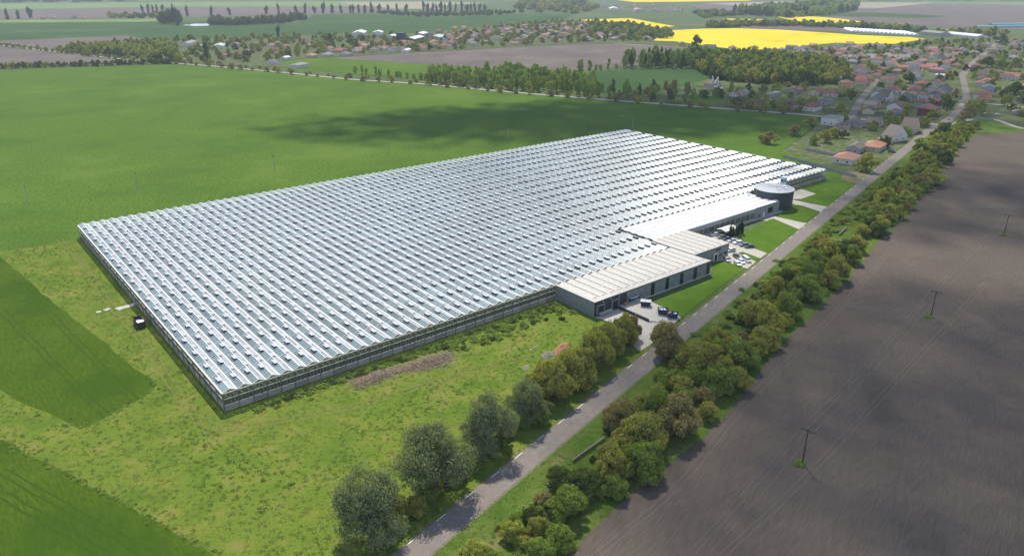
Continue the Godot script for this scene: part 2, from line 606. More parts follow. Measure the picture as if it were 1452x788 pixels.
func make_ground() -> void:
	var g := func(h: Array) -> Color: return lin(h[0], h[1], h[2], 1.0 if h.size() < 4 else h[3])
	var wheat := soil("wheat", [lin(0.05, 0.096, 0.011), lin(0.07, 0.126, 0.015), lin(0.09, 0.15, 0.021)], [0.2, 0.5, 0.8], 26.0, [lin(0.05, 0.098, 0.013, 0.5), lin(0.075, 0.135, 0.02, 0.0), lin(0.11, 0.165, 0.028, 0.4)], [0.25, 0.52, 0.8], 420.0, 0.03, 0.008, 4.0)
	var crop := soil("crop", [lin(0.038, 0.07, 0.005), lin(0.051, 0.088, 0.007), lin(0.065, 0.104, 0.01)], [0.2, 0.5, 0.8], 16.0, [lin(0.03, 0.068, 0.006, 0.6), lin(0.043, 0.088, 0.008, 0.0), lin(0.07, 0.115, 0.014, 0.3)], [0.25, 0.5, 0.8], 160.0, 0.04, 0.008, 6.0)
	var meadow := soil("meadow", [lin(0.06, 0.1, 0.013), lin(0.093, 0.142, 0.018), lin(0.122, 0.166, 0.024), lin(0.165, 0.185, 0.042)], [0.15, 0.42, 0.65, 0.9], 13.0, [lin(0.065, 0.115, 0.014, 0.7), lin(0.08, 0.135, 0.016, 0.4), lin(0.1, 0.13, 0.02, 0.0), lin(0.16, 0.17, 0.03, 0.4), lin(0.2, 0.16, 0.07, 0.8)], [0.22, 0.36, 0.5, 0.68, 0.92], 90.0, 0.035, 0.012)
	var verge := soil("verge", [lin(0.035, 0.06, 0.012), lin(0.07, 0.115, 0.018), lin(0.11, 0.15, 0.026)], [0.15, 0.5, 0.85], 9.0, [lin(0.04, 0.085, 0.012, 0.8), lin(0.08, 0.12, 0.02, 0.0), lin(0.17, 0.15, 0.06, 0.7)], [0.25, 0.5, 0.85], 55.0)
	var bare := soil("bare", [lin(0.082, 0.067, 0.055), lin(0.1, 0.082, 0.067), lin(0.121, 0.099, 0.081)], [0.2, 0.5, 0.85], 12.0, [lin(0.08, 0.064, 0.052, 0.3), lin(0.1, 0.08, 0.065, 0.0), lin(0.13, 0.105, 0.084, 0.3)], [0.3, 0.5, 0.75], 150.0, 0.05, 0.008, 14.0)
	var lawn := soil("lawn", [lin(0.052, 0.105, 0.009), lin(0.068, 0.128, 0.012), lin(0.085, 0.145, 0.016)], [0.25, 0.5, 0.8], 6.0, [lin(0.05, 0.1, 0.009, 0.5), lin(0.07, 0.13, 0.013, 0.0), lin(0.11, 0.155, 0.022, 0.5)], [0.25, 0.5, 0.8], 45.0)
	var plough := soil("plough", [lin(0.09, 0.075, 0.068), lin(0.125, 0.105, 0.095), lin(0.16, 0.135, 0.12)], [0.2, 0.5, 0.85], 60.0, [lin(0.1, 0.085, 0.075, 0.5), lin(0.13, 0.11, 0.1, 0.0), lin(0.17, 0.145, 0.125, 0.5)], [0.3, 0.5, 0.75], 500.0)
	var rape := soil("rape", [lin(0.47, 0.37, 0.02), lin(0.58, 0.46, 0.028), lin(0.65, 0.53, 0.04)], [0.2, 0.5, 0.8], 60.0, [lin(0.36, 0.32, 0.02, 0.6), lin(0.58, 0.46, 0.03, 0.0), lin(0.66, 0.55, 0.06, 0.4)], [0.2, 0.42, 0.8], 500.0)
	var deep := soil("deep", [lin(0.028, 0.062, 0.018), lin(0.042, 0.085, 0.025), lin(0.06, 0.11, 0.033)], [0.2, 0.5, 0.8], 70.0, [lin(0.03, 0.065, 0.02, 0.6), lin(0.042, 0.085, 0.025, 0.0), lin(0.08, 0.13, 0.04, 0.5)], [0.25, 0.5, 0.8], 700.0)
	var pale := soil("pale", [lin(0.1, 0.16, 0.05), lin(0.13, 0.2, 0.06), lin(0.16, 0.23, 0.08)], [0.2, 0.5, 0.8], 90.0, [lin(0.1, 0.17, 0.05, 0.5), lin(0.13, 0.2, 0.06, 0.0), lin(0.24, 0.25, 0.12, 0.6)], [0.25, 0.5, 0.8], 800.0)
	var tan_ := soil("tan", [lin(0.2, 0.18, 0.12), lin(0.26, 0.23, 0.16), lin(0.32, 0.28, 0.2)], [0.2, 0.5, 0.8], 90.0, [lin(0.2, 0.2, 0.13, 0.5), lin(0.26, 0.23, 0.16, 0.0), lin(0.33, 0.3, 0.22, 0.5)], [0.25, 0.5, 0.8], 800.0)
	var garden := soil("garden", [lin(0.04, 0.065, 0.02), lin(0.075, 0.1, 0.035), lin(0.12, 0.13, 0.06), lin(0.2, 0.18, 0.14)], [0.2, 0.45, 0.65, 0.85], 30.0, [lin(0.05, 0.09, 0.02, 0.8), lin(0.09, 0.1, 0.04, 0.0), lin(0.17, 0.15, 0.11, 0.8)], [0.3, 0.5, 0.75], 90.0, 0.03, 0.02)
	var wild := soil("wild", [lin(0.05, 0.075, 0.03), lin(0.075, 0.11, 0.04), lin(0.11, 0.14, 0.055)], [0.2, 0.5, 0.8], 70.0, [lin(0.06, 0.09, 0.03, 0.6), lin(0.08, 0.11, 0.04, 0.0), lin(0.14, 0.14, 0.08, 0.6)], [0.25, 0.5, 0.8], 900.0)
	M.bare = bare
	M.meadow = meadow
	var kinds := {"wheat_field": wheat, "meadow": meadow, "left_crop": crop, "near_crop": crop, "verge": verge, "bare_field": bare, "lawn_dock": lawn, "lawn_lot": lawn, "lawn_hall": lawn, "lawn_far": lawn, "lawn_island": lawn, "plough_left": plough, "plough_behind": plough, "green_far_left": deep, "pale_strip": pale, "grey_far": plough, "light_far": pale, "pale_far": tan_, "plough_mid": plough, "green_mid": wheat, "green_wood": deep, "green_court": wheat, "rape_small": rape, "rape_large": rape, "rape_back": rape, "rape_right": rape, "rape_horizon": rape, "sage_mid": wild, "grey_strip": plough, "grey_right": plough, "green_right": deep, "tan_right": tan_, "green_horizon": pale, "village_ground": garden, "village_left": garden}
	var plain_names := {"wheat_field": "field", "left_crop": "field", "near_crop": "field", "verge": "grass_verge", "bare_field": "ploughed_field", "meadow": "meadow", "lawn_dock": "lawn", "lawn_lot": "lawn", "lawn_hall": "lawn", "lawn_far": "lawn", "lawn_island": "lawn", "village_ground": "village_ground", "village_left": "village_ground"}
	var base := [[-9000, 400], [9000, 400], [9000, -9000], [-9000, -9000]]
	setting("ground", sheet(base, -0.1, wild))
	var k := 0
	for name_ in GROUND:
		var near: bool = name_ in ["wheat_field", "meadow", "left_crop", "near_crop", "verge", "bare_field"]
		var y := 0.0 if name_ in ["village_ground", "village_left", "wheat_field", "meadow", "bare_field"] else 0.02
		if name_ in ["verge", "village_left"]:
			y = 0.01
		if name_ == "bare_field":
			y = 0.02
		if name_.begins_with("lawn"):
			y = 0.05
		if not near and not name_.begins_with("lawn") and y > 0:
			y = 0.02 + 0.012 * k
			k += 1
		var outline: Array = GROUND[name_]
		if near:
			outline = rough_edge(outline, 6.0, 1.1, 3)
		setting(plain_names.get(name_, "ploughed_field" if kinds[name_] == plough else "field"), sheet(outline, y, kinds[name_], FURROWS.get(name_, 0.0)))
	# tractor lines in the near crops, narrow strips of trodden soil between the stalks
	M.track = soil("track", [lin(0.026, 0.056, 0.006), lin(0.034, 0.07, 0.008), lin(0.045, 0.082, 0.011)], [0.2, 0.5, 0.8], 5.0, [], [], 1.0)
	for pair in TRAMLINES:
		for off in [-0.9, 0.9]:
			var a := Vector2(pair[0][0], pair[0][1])
			var b := Vector2(pair[1][0], pair[1][1])
			var n: Vector2 = (b - a).normalized().orthogonal() * off
			var line := []
			for j in 13:
				var p: Vector2 = a.lerp(b, j / 12.0) + n
				line.append([p.x + sin(j * 1.7) * 0.25, p.y])
			setting("tractor_track", ribbon(line, 0.22, 0.04, M.track))
	# bare stripes left by the mower in the meadow
	M.stripe = soil("stripe", [lin(0.16, 0.13, 0.05), lin(0.24, 0.19, 0.09), lin(0.3, 0.24, 0.12)], [0.2, 0.5, 0.8], 3.0, [lin(0.1, 0.13, 0.02, 1.0), lin(0.11, 0.135, 0.02, 0.8), lin(0.2, 0.17, 0.08, 0.0)], [0.35, 0.5, 0.58], 9.0, 0.05, 0.05)
	var rs := RandomNumberGenerator.new()
	rs.seed = 12
	for e in STRIPES:
		var a := Vector2(e[0], e[1])
		var b := Vector2(e[2], e[3])
		var line := []
		for j in 7:
			var p := a.lerp(b, j / 6.0)
			line.append([p.x + rs.randf_range(-0.25, 0.25), p.y + rs.randf_range(-0.25, 0.25)])
		setting("bare_stripe", ribbon(line, rs.randf_range(0.14, 0.3), 0.035, M.stripe))
	# wheel tracks over the ploughed soil, a little paler than it
	M.rut = soil("rut", [lin(0.1, 0.082, 0.068), lin(0.125, 0.103, 0.086), lin(0.15, 0.125, 0.105)], [0.2, 0.5, 0.8], 5.0, [], [], 1.0)
	for pair in RUTS:
		for off in [-0.9, 0.9]:
			var line := []
			for p in smooth_line(pair, 6.0):
				line.append([p[0] + off, p[1]])
			setting("wheel_track", ribbon(line, 0.16, 0.05, M.rut))
	# dirt: bare earth beside the road, a trodden path along the greenhouse
	M.dirt = soil("dirt", [lin(0.12, 0.09, 0.055), lin(0.2, 0.16, 0.1), lin(0.28, 0.23, 0.15)], [0.2, 0.5, 0.8], 5.0, [lin(0.09, 0.11, 0.03, 0.9), lin(0.1, 0.12, 0.03, 0.4), lin(0.25, 0.2, 0.13, 0.0)], [0.25, 0.45, 0.55], 20.0, 0.04, 0.03)
	setting("dirt_patch", sheet(rough_edge(lift([[362, 11], [365, 20], [373, 28], [386, 30], [396, 26], [392, 17], [378, 12]]), 1.5, 2.4, 8), 0.06, M.dirt))
	M.trod = soil("trod", [lin(0.09, 0.11, 0.025), lin(0.14, 0.145, 0.04), lin(0.19, 0.17, 0.07)], [0.2, 0.5, 0.8], 6.0, [], [], 1.0)
	for off in [0.0, -2.0]:
		setting("trodden_path", ribbon(smooth_line(lift([[-7 + off, 190], [-5 + off, 150], [-6.5 + off, 100], [-5 + off, 60], [-6 + off, 20], [-4 + off, -5 + off], [8, -12 + off], [30, -19 + off], [60, -22 + off], [84, -27 + off]])), 0.3, 0.03, M.trod))
	# roads
	M.asphalt = soil("asphalt", [lin(0.15, 0.131, 0.114), lin(0.18, 0.157, 0.137), lin(0.21, 0.184, 0.162)], [0.2, 0.5, 0.8], 3.0, [lin(0.13, 0.118, 0.11, 0.35), lin(0.18, 0.165, 0.15, 0.0), lin(0.23, 0.21, 0.19, 0.35)], [0.28, 0.5, 0.75], 26.0, 0.06, 0.02)
	M.lane = soil("lane", [lin(0.24, 0.22, 0.19), lin(0.32, 0.3, 0.27), lin(0.4, 0.37, 0.33)], [0.2, 0.5, 0.8], 8.0, [], [], 1.0)
	M.paint = worn(lin(0.78, 0.78, 0.76), 0.7, 0, 2.0, 1)
	var main: MeshInstance3D
	for name_ in ROADS:
		var line := smooth_line(ROADS[name_][0], 6.0)
		var o := setting("road", ribbon(line, ROADS[name_][1], 0.1 if name_ == "main_road" else 0.14 if name_ == "field_road" else 0.12, M.asphalt if name_ in ["main_road", "upper_street", "side_street"] else M.lane))
		if name_ == "main_road":
			main = o
	var a := Vector2(ROADS.main_road[0][0][0], ROADS.main_road[0][0][1])
	var b := Vector2(ROADS.main_road[0][2][0], ROADS.main_road[0][2][1])
	var dirn := (b - a).normalized()
	var start := Vector2(DASH[0], DASH[1])
	var turn := atan2(dirn.x, dirn.y)
	var dash := Shape.new()
	dash.span(Vector3(-0.075, 0, -1.5), Vector3(0.075, 0.006, 1.5))
	var dm := dash.mesh(M.paint)
	for j in range(-6, 46):
		var p := start + dirn * j * 9.4
		part(main, "lane_dash", dm, Vector3(p.x, 0.1, p.y), turn)
	# gravelly shoulders
	var sh := soil("shoulder", [lin(0.11, 0.1, 0.06), lin(0.17, 0.155, 0.1), lin(0.24, 0.21, 0.15)], [0.2, 0.5, 0.8], 3.0, [lin(0.08, 0.11, 0.025, 1), lin(0.09, 0.12, 0.03, 0.7), lin(0.2, 0.18, 0.12, 0.0)], [0.3, 0.5, 0.6], 14.0, 0.05, 0.04)
	setting("road_shoulder", ribbon(smooth_line(ROADS.main_road[0], 6.0), 3.6, 0.07, sh))

func make_yards() -> void:
	M.concrete = soil("concrete", [lin(0.33, 0.3, 0.26), lin(0.38, 0.35, 0.3), lin(0.43, 0.4, 0.35)], [0.2, 0.5, 0.8], 5.0, [lin(0.3, 0.27, 0.23, 0.4), lin(0.4, 0.37, 0.32, 0.0), lin(0.46, 0.43, 0.37, 0.35)], [0.3, 0.5, 0.75], 20.0, 0.05, 0.025)
	setting("concrete_yard", sheet(lift([[120.3, -20.1], [145.5, -20.1], [144.6, -38.8], [131, -42.6], [120, -46], [113.5, -47], [115.5, -41], [118.5, -35], [121, -28], [121.6, -25]]), 0.04, M.concrete))
	setting("car_park", sheet(lift([[196.6, -12.1], [207.8, -11.8], [208, 9.6], [229, 9.6], [229.5, 0], [226.5, -8], [224.2, -20.4], [215.5, -22.4], [212, -16], [211.2, -14], [214.5, -12.8], [211, -23.5], [201.2, -26], [201, -14]]), 0.03, M.concrete))
	setting("driveway", sheet(lift([[262, 8.6], [273, 8.4], [273.6, 0], [274.6, -7.6], [277, -8.3], [260, -12.6], [263, -11], [265, 0]]), 0.04, M.concrete))
	setting("driveway", sheet(lift([[298, 16.5], [306, 20.4], [307, 9], [308.5, 0], [311, 0.2], [295, -3.8], [297.6, -2], [300, 9]]), 0.04, M.concrete))
	setting("hall_path", sheet(lift([[208, 10.8], [208, 9.4], [281, 9.2], [286, 6.6], [294, 7.4], [300, 12], [302, 19], [300, 27], [290, 31], [279, 27], [281.4, 10.8]]), 0.03, M.concrete))
	setting("concrete_pad", sheet(lift([[307.5, 18.6], [311.5, 16.5], [326.6, 16.7], [329.5, 27.6], [309, 28]]), 0.06, M.concrete))
	for row in [[[230, -1], [264, 6.5]], [[148, -20.9], [184.4, -20.9]]]:
		pass

# ---------------------------------------------------------------- the greenhouse
func pane_panel(w: float, h: float, bars: int, glass: Material, bar: Material, thick := 0.05) -> ArrayMesh:
	# an upright pane in the x-y plane with its glazing bars
	var s := Shape.new()
	s.quad(Vector3(0, 0, 0), Vector3(0, h, 0), Vector3(w, h, 0), Vector3(w, 0, 0))
	var m := s.mesh(glass)
	var b := Shape.new()
	for k in bars + 1:
		var x := w * k / bars
		b.box(Vector3(x, h / 2, 0.02), Vector3(thick, h, 0.06))
	b.box(Vector3(w / 2, h - 0.03, 0.02), Vector3(w, 0.06, 0.07))
	return b.mesh(bar, m)

func slope_panel(side: int, v0: float, v1: float, step: float, hole: bool, glass: Material) -> ArrayMesh:
	# one bay of one roof slope: gutter at u 0 (or 4), ridge at u 2; the hole is where a vent opens
	var s := Shape.new()
	var at := func(t: float, v: float, up := 0.0) -> Vector3: return Vector3(2.0 * t if side < 0 else 4.0 - 2.0 * t, EAVE + RISE * t + up, -v)
	var patch := func(t0: float, t1: float, a: float, b: float) -> void: s.quad(at.call(t0, a), at.call(t0, b), at.call(t1, b), at.call(t1, a))
	if hole:
		patch.call(0.04, 0.48, v0, v1)
		patch.call(0.48, 1.0, v0 + 3.15, v1)
	else:
		patch.call(0.04, 1.0, v0, v1)
	var m := s.mesh(glass)
	var b := Shape.new()
	for k in 6:
		var v := v0 + step * k / 5.0
		if v > v1 + 0.01:
			break
		var t1 := 0.48 if hole and v < v0 + 3.1 and v > v0 + 0.1 else 1.0
		b.beam(at.call(0.04, v, 0.03), at.call(t1, v, 0.03), 0.2 if k == 0 else 0.075, 0.05)
	if hole:
		b.beam(at.call(0.49, v0, 0.04), at.call(0.49, v0 + 3.15, 0.04), 0.09, 0.06)
		b.beam(at.call(0.48, v0 + 3.15, 0.04), at.call(1.0, v0 + 3.15, 0.04), 0.09, 0.06)
	return b.mesh(M.alu, m)

func vent_mesh(side: int, raise: float) -> ArrayMesh:
	# a ridge vent standing open: glass in a frame, hinged at the ridge, dark insect net closing the gap, push rods
	var len_ := 1.06
	var lower := Vector3(side * len_, -0.43 + raise, 0)
	var sill := Vector3(side * len_, -0.43, 0)
	var w := 2.7
	var s := Shape.new()
	s.quad(Vector3(0, 0.03, -0.25), lower + Vector3(0, 0.03, -0.25), lower + Vector3(0, 0.03, -w), Vector3(0, 0.03, -w))
	var m := s.mesh(M.vent_glass)
	var b := Shape.new()
	b.beam(lower + Vector3(0, 0, -0.25), lower + Vector3(0, 0, -w), 0.09, 0.07)
	for k in 4:
		var z := -0.25 - (w - 0.25) * k / 3.0
		b.beam(Vector3(0, 0.02, z), lower + Vector3(0, 0.02, z), 0.07, 0.06)
	b.mesh(M.alu, m)
	var n := Shape.new()
	n.quad(sill, lower + Vector3(0, -0.03, 0), lower + Vector3(0, -0.03, -w), sill + Vector3(0, 0, -w))
	for z in [0.0, -w - 0.03]:
		n.tri(Vector3(0, -0.02, z), lower + Vector3(0, -0.03, z), sill + Vector3(0, 0, z))
	n.quad(Vector3(0, 0.01, 0), Vector3(0, 0.01, -0.3), lower + Vector3(0, -0.03, -0.3), lower + Vector3(0, -0.03, 0))
	return n.mesh(M.net, m)

func make_greenhouse() -> void:
	var g := thing("greenhouse", "vast glass greenhouse of ninety parallel ridged bays with open roof vents", "greenhouse", GREENHOUSE_AT, deg_to_rad(GREENHOUSE_TURN))
	var step := 187.5 / 37.0
	# roof panels: for each bay two slopes of 37 sections, vents on every second one
	var lp := []
	var lh := []
	var rp := []
	var rh := []
	for q in 4:
		lp.append(slope_panel(-1, 0, step, step, false, M.clear_panes[q]))
		lh.append(slope_panel(-1, 0, step, step, true, M.clear_panes[q]))
		rp.append(slope_panel(1, 0, step, step, false, M.chalk_panes[q]))
		rh.append(slope_panel(1, 0, step, step, true, M.chalk_panes[q]))
	var dust := FastNoiseLite.new()
	dust.seed = 4
	dust.frequency = 0.012
	var pick := RandomNumberGenerator.new()
	pick.seed = 31
	var vl := [vent_mesh(-1, 0.5), vent_mesh(-1, 0.62), vent_mesh(-1, 0.7), vent_mesh(-1, 0.62)]
	var vr := [vent_mesh(1, 0.3), vent_mesh(1, 0.2)]
	var eye := g.transform.affine_inverse() * Vector3(0, CAMERA_HEIGHT, 0)
	var panels := []
	var vents := []
	for b in 90:
		for k in 37:
			if b >= 46 and k < 6:
				continue
			var o := Vector3(b * 4.0, 0, -k * step)
			var d := eye.distance_to(o)
			var q1 := clampi(int(1.9 + dust.get_noise_2d(o.x, o.z) * 2.6 + pick.randfn() * 0.75), 0, 3)
			var q2 := clampi(int(1.9 + dust.get_noise_2d(o.x, o.z + 900.0) * 2.2 + pick.randfn() * 0.75), 0, 3)
			panels.append([d, lh[q1] if k % 2 == 1 else lp[q1], o])
			panels.append([d + 4.0, rh[q2] if k % 2 == 0 and k > 0 else rp[q2], o])
			if k % 2 == 1:
				vents.append([d, vl[pick.randi() % 4], Vector3(b * 4.0 + 2.0, EAVE + RISE + 0.07, -k * step - 0.08)])
			elif k > 0:
				vents.append([d + 4.0, vr[pick.randi() % 2], Vector3(b * 4.0 + 2.0, EAVE + RISE + 0.06, -k * step - 0.08)])
	panels.sort_custom(func(p, q): return p[0] < q[0])
	vents.sort_custom(func(p, q): return p[0] < q[0])
	for pass_ in [["roof_pane", panels, "roof_glazing"], ["roof_vent", vents, "vent_rows"]]:
		var rest := {}
		for j in pass_[1].size():
			var e: Array = pass_[1][j]
			if j < 300:
				part(g, pass_[0], e[1], e[2])
			else:
				if not rest.has(e[1]):
					rest[e[1]] = []
				rest[e[1]].append(Transform3D(Basis.IDENTITY, e[2]))
		for m in rest:
			many(g, pass_[2], m, rest[m])
	for b in 91:
		var v0 := 0.0 if b <= 45 else 6 * step
		box_part(g, "gutter", Vector3(b * 4.0 - 0.17, EAVE - 0.14, -187.5), Vector3(b * 4.0 + 0.17, EAVE + 0.06, -v0), M.alu)
		if b < 90:
			var v1 := 0.0 if b < 46 else 6 * step
			box_part(g, "ridge_cap", Vector3(b * 4.0 + 1.92, EAVE + RISE, -187.5), Vector3(b * 4.0 + 2.08, EAVE + RISE + 0.08, -v1), M.alu)
	# walls
	var lower := pane_panel(4.0, 1.8, 4, M.wall_glass, M.alu_dull)
	var upper := pane_panel(4.0, 1.65, 4, M.wall_glass, M.alu_dull)
	var gs := Shape.new()
	gs.tri(Vector3(0, 0, 0), Vector3(2, RISE, 0), Vector3(4, 0, 0))
	var gable := gs.mesh(M.wall_glass)
	var gb := Shape.new()
	for e in [[Vector3(0, 0, 0.02), Vector3(2, RISE, 0.02)], [Vector3(2, RISE, 0.02), Vector3(4, 0, 0.02)], [Vector3(2, 0, 0.02), Vector3(2, RISE, 0.02)]]:
		gb.beam(e[0], e[1], 0.09, 0.16)
	gb.mesh(M.alu, gable)
	for run in [[0, 30, 0.0, true], [70, 90, 6 * step, true], [0, 90, 187.5, false]]:
		for b in range(run[0], run[1]):
			var u: float = b * 4.0
			var z: float = -run[2]
			part(g, "gable_pane", gable, Vector3(u, EAVE, z + (0.05 if run[3] else -0.05)))
			if run[2] < 100:
				box_part(g, "plinth_panel", Vector3(u + 0.12, 0, z - 0.04), Vector3(u + 3.88, 1.72, z + 0.06), M.plinth[b % 3])
			else:
				box_part(g, "plinth_panel", Vector3(u + 0.12, 0, z - 0.04), Vector3(u + 3.88, 1.72, z + 0.06), M.plinth[0])
			part(g, "wall_pane", lower, Vector3(u, 1.78, z))
			part(g, "wall_pane", upper, Vector3(u, 3.66, z))
			box_part(g, "post", Vector3(u - 0.11, 0, z - 0.02), Vector3(u + 0.11, EAVE - 0.3, z + 0.16), M.post)
			if run[3]:
				var br := Shape.new()
				br.beam(Vector3(u + 0.3, 5.1, z - 0.5), Vector3(u + 1.9, 3.5, z - 0.5), 0.12, 0.12)
				br.beam(Vector3(u + 2.3, 5.1, z - 0.5), Vector3(u + 3.7, 3.8, z - 0.5), 0.12, 0.12)
				shaped(g, "brace", br, M.brace)
		var u0: float = run[0] * 4.0
		var u1: float = run[1] * 4.0
		var zz: float = -run[2]
		box_part(g, "eave_beam", Vector3(u0 - 0.1, 5.3, zz - 0.06), Vector3(u1 + 0.1, EAVE - 0.01, zz + 0.2), M.cream)
		box_part(g, "rail", Vector3(u0, 3.56, zz - 0.03), Vector3(u1, 3.7, zz + 0.12), M.cream)
		box_part(g, "rail", Vector3(u0, 1.72, zz - 0.03), Vector3(u1, 1.82, zz + 0.1), M.alu_dull)
	var lower5 := pane_panel(step, 1.8, 5, M.wall_glass, M.alu_dull)
	var upper5 := pane_panel(step, 1.65, 5, M.wall_glass, M.alu_dull)
	for run in [[0.0, 0, 37, -1.0], [360.0, 6, 37, 1.0]]:
		for k in range(run[1], run[2]):
			var z: float = -k * step
			var x: float = run[0]
			for e in [[lower5, 1.78], [upper5, 3.66]]:
				part(g, "wall_pane", e[0], Vector3(x, e[1], z), PI / 2)
			box_part(g, "plinth_panel", Vector3(x - 0.05, 0, z - step + 0.1), Vector3(x + 0.05, 1.72, z - 0.1), M.plinth[k % 3])
			var sx: float = run[3]
			box_part(g, "post", Vector3(x + sx * 0.14 - 0.08, 0, z - 0.1), Vector3(x + sx * 0.14 + 0.08, EAVE - 0.3, z + 0.1), M.post)
		var xs: float = run[0] + run[3] * 0.1
		box_part(g, "eave_beam", Vector3(xs - 0.13, 5.3, -187.5), Vector3(xs + 0.13, EAVE - 0.01, -run[1] * step), M.cream)
		box_part(g, "rail", Vector3(xs - 0.06, 3.56, -187.5), Vector3(xs + 0.06, 3.7, -run[1] * step), M.cream)
	# inside: floor cloth and rows of plants
	var fl := Shape.new()
	fl.prism(PackedVector2Array([Vector2(0.2, -0.2), Vector2(0.2, -187.3), Vector2(359.8, -187.3), Vector2(359.8, -31), Vector2(184, -31), Vector2(184, -0.2)]), 0.02, 0.08)
	shaped(g, "floor", fl, M.floor_cloth)
	var row := Shape.new()
	var rr := RandomNumberGenerator.new()
	rr.seed = 9
	for j in 30:
		var z := -10.2 * j / 30.0
		for q in 4:
			row.box(Vector3(rr.randf_range(-0.25, 0.25), rr.randf_range(0.5, 3.7), z + rr.randf_range(-0.2, 0.2)), Vector3(0.7, 0.3, 0.7), Basis.from_euler(Vector3(rr.randf_range(-0.7, 0.7), rr.randf_range(0, 3), rr.randf_range(-0.7, 0.7))))
	var rm := row.mesh(M.crop_leaf)
	var rows := []
	for j in 225:
		var u := 0.8 + j * 1.6
		for k in 18:
			var v := 2.0 + k * 10.2
			if u > 184 and v < 31:
				continue
			rows.append(Transform3D(Basis.IDENTITY, Vector3(u, 0, -v)))
	many(g, "crop_rows", rm, rows)
	# inner columns, in the lines of the gutters
	var cm := Shape.new()
	cm.box(Vector3(0, 2.75, 0), Vector3(0.12, 5.5, 0.12))
	var cmesh := cm.mesh(M.alu_dull)
	var cols := []
	for b in range(1, 90):
		for k in range(1, 37):
			if b >= 46 and k < 7:
				continue
			cols.append(Transform3D(Basis.IDENTITY, Vector3(b * 4.0, 0, -k * step)))
	many(g, "inner_posts", cmesh, cols)

# ---------------------------------------------------------------- the buildings beside the greenhouse
func complex(called: String, label: String, category: String) -> Node3D:
	return thing(called, label, category, GREENHOUSE_AT, deg_to_rad(GREENHOUSE_TURN))

func roof_strips(o: Node3D, u0: float, u1: float, v0: float, v1: float, n: int, rise: float, material: Material, seam: Material, y := EAVE) -> void:
	# sheet roof of long shallow ridged strips with sunk gutters between
	var w := (u1 - u0) / n
	var s := Shape.new()
	var m := w / 2 - 0.17
	for e in [[-m, 0.0, 0.0, rise], [0.0, rise, m, 0.0]]:
		s.quad(Vector3(e[0], e[1], -v0), Vector3(e[0], e[1], -v1), Vector3(e[2], e[3], -v1), Vector3(e[2], e[3], -v0))
	for z in [-v0, -v1]:
		s.tri(Vector3(-m, 0, z), Vector3(0, rise, z), Vector3(m, 0, z))
	for x in [-m, m]:
		s.quad(Vector3(x, 0, -v0), Vector3(x, -0.2, -v0), Vector3(x, -0.2, -v1), Vector3(x, 0, -v1))
	var mesh := s.mesh(material)
	for k in n:
		part(o, "roof_strip", mesh, Vector3(u0 + w * (k + 0.5), y + 0.12, 0))
	box_part(o, "gutter_bed", Vector3(u0, y - 0.2, -v1), Vector3(u1, y - 0.06, -v0), seam)

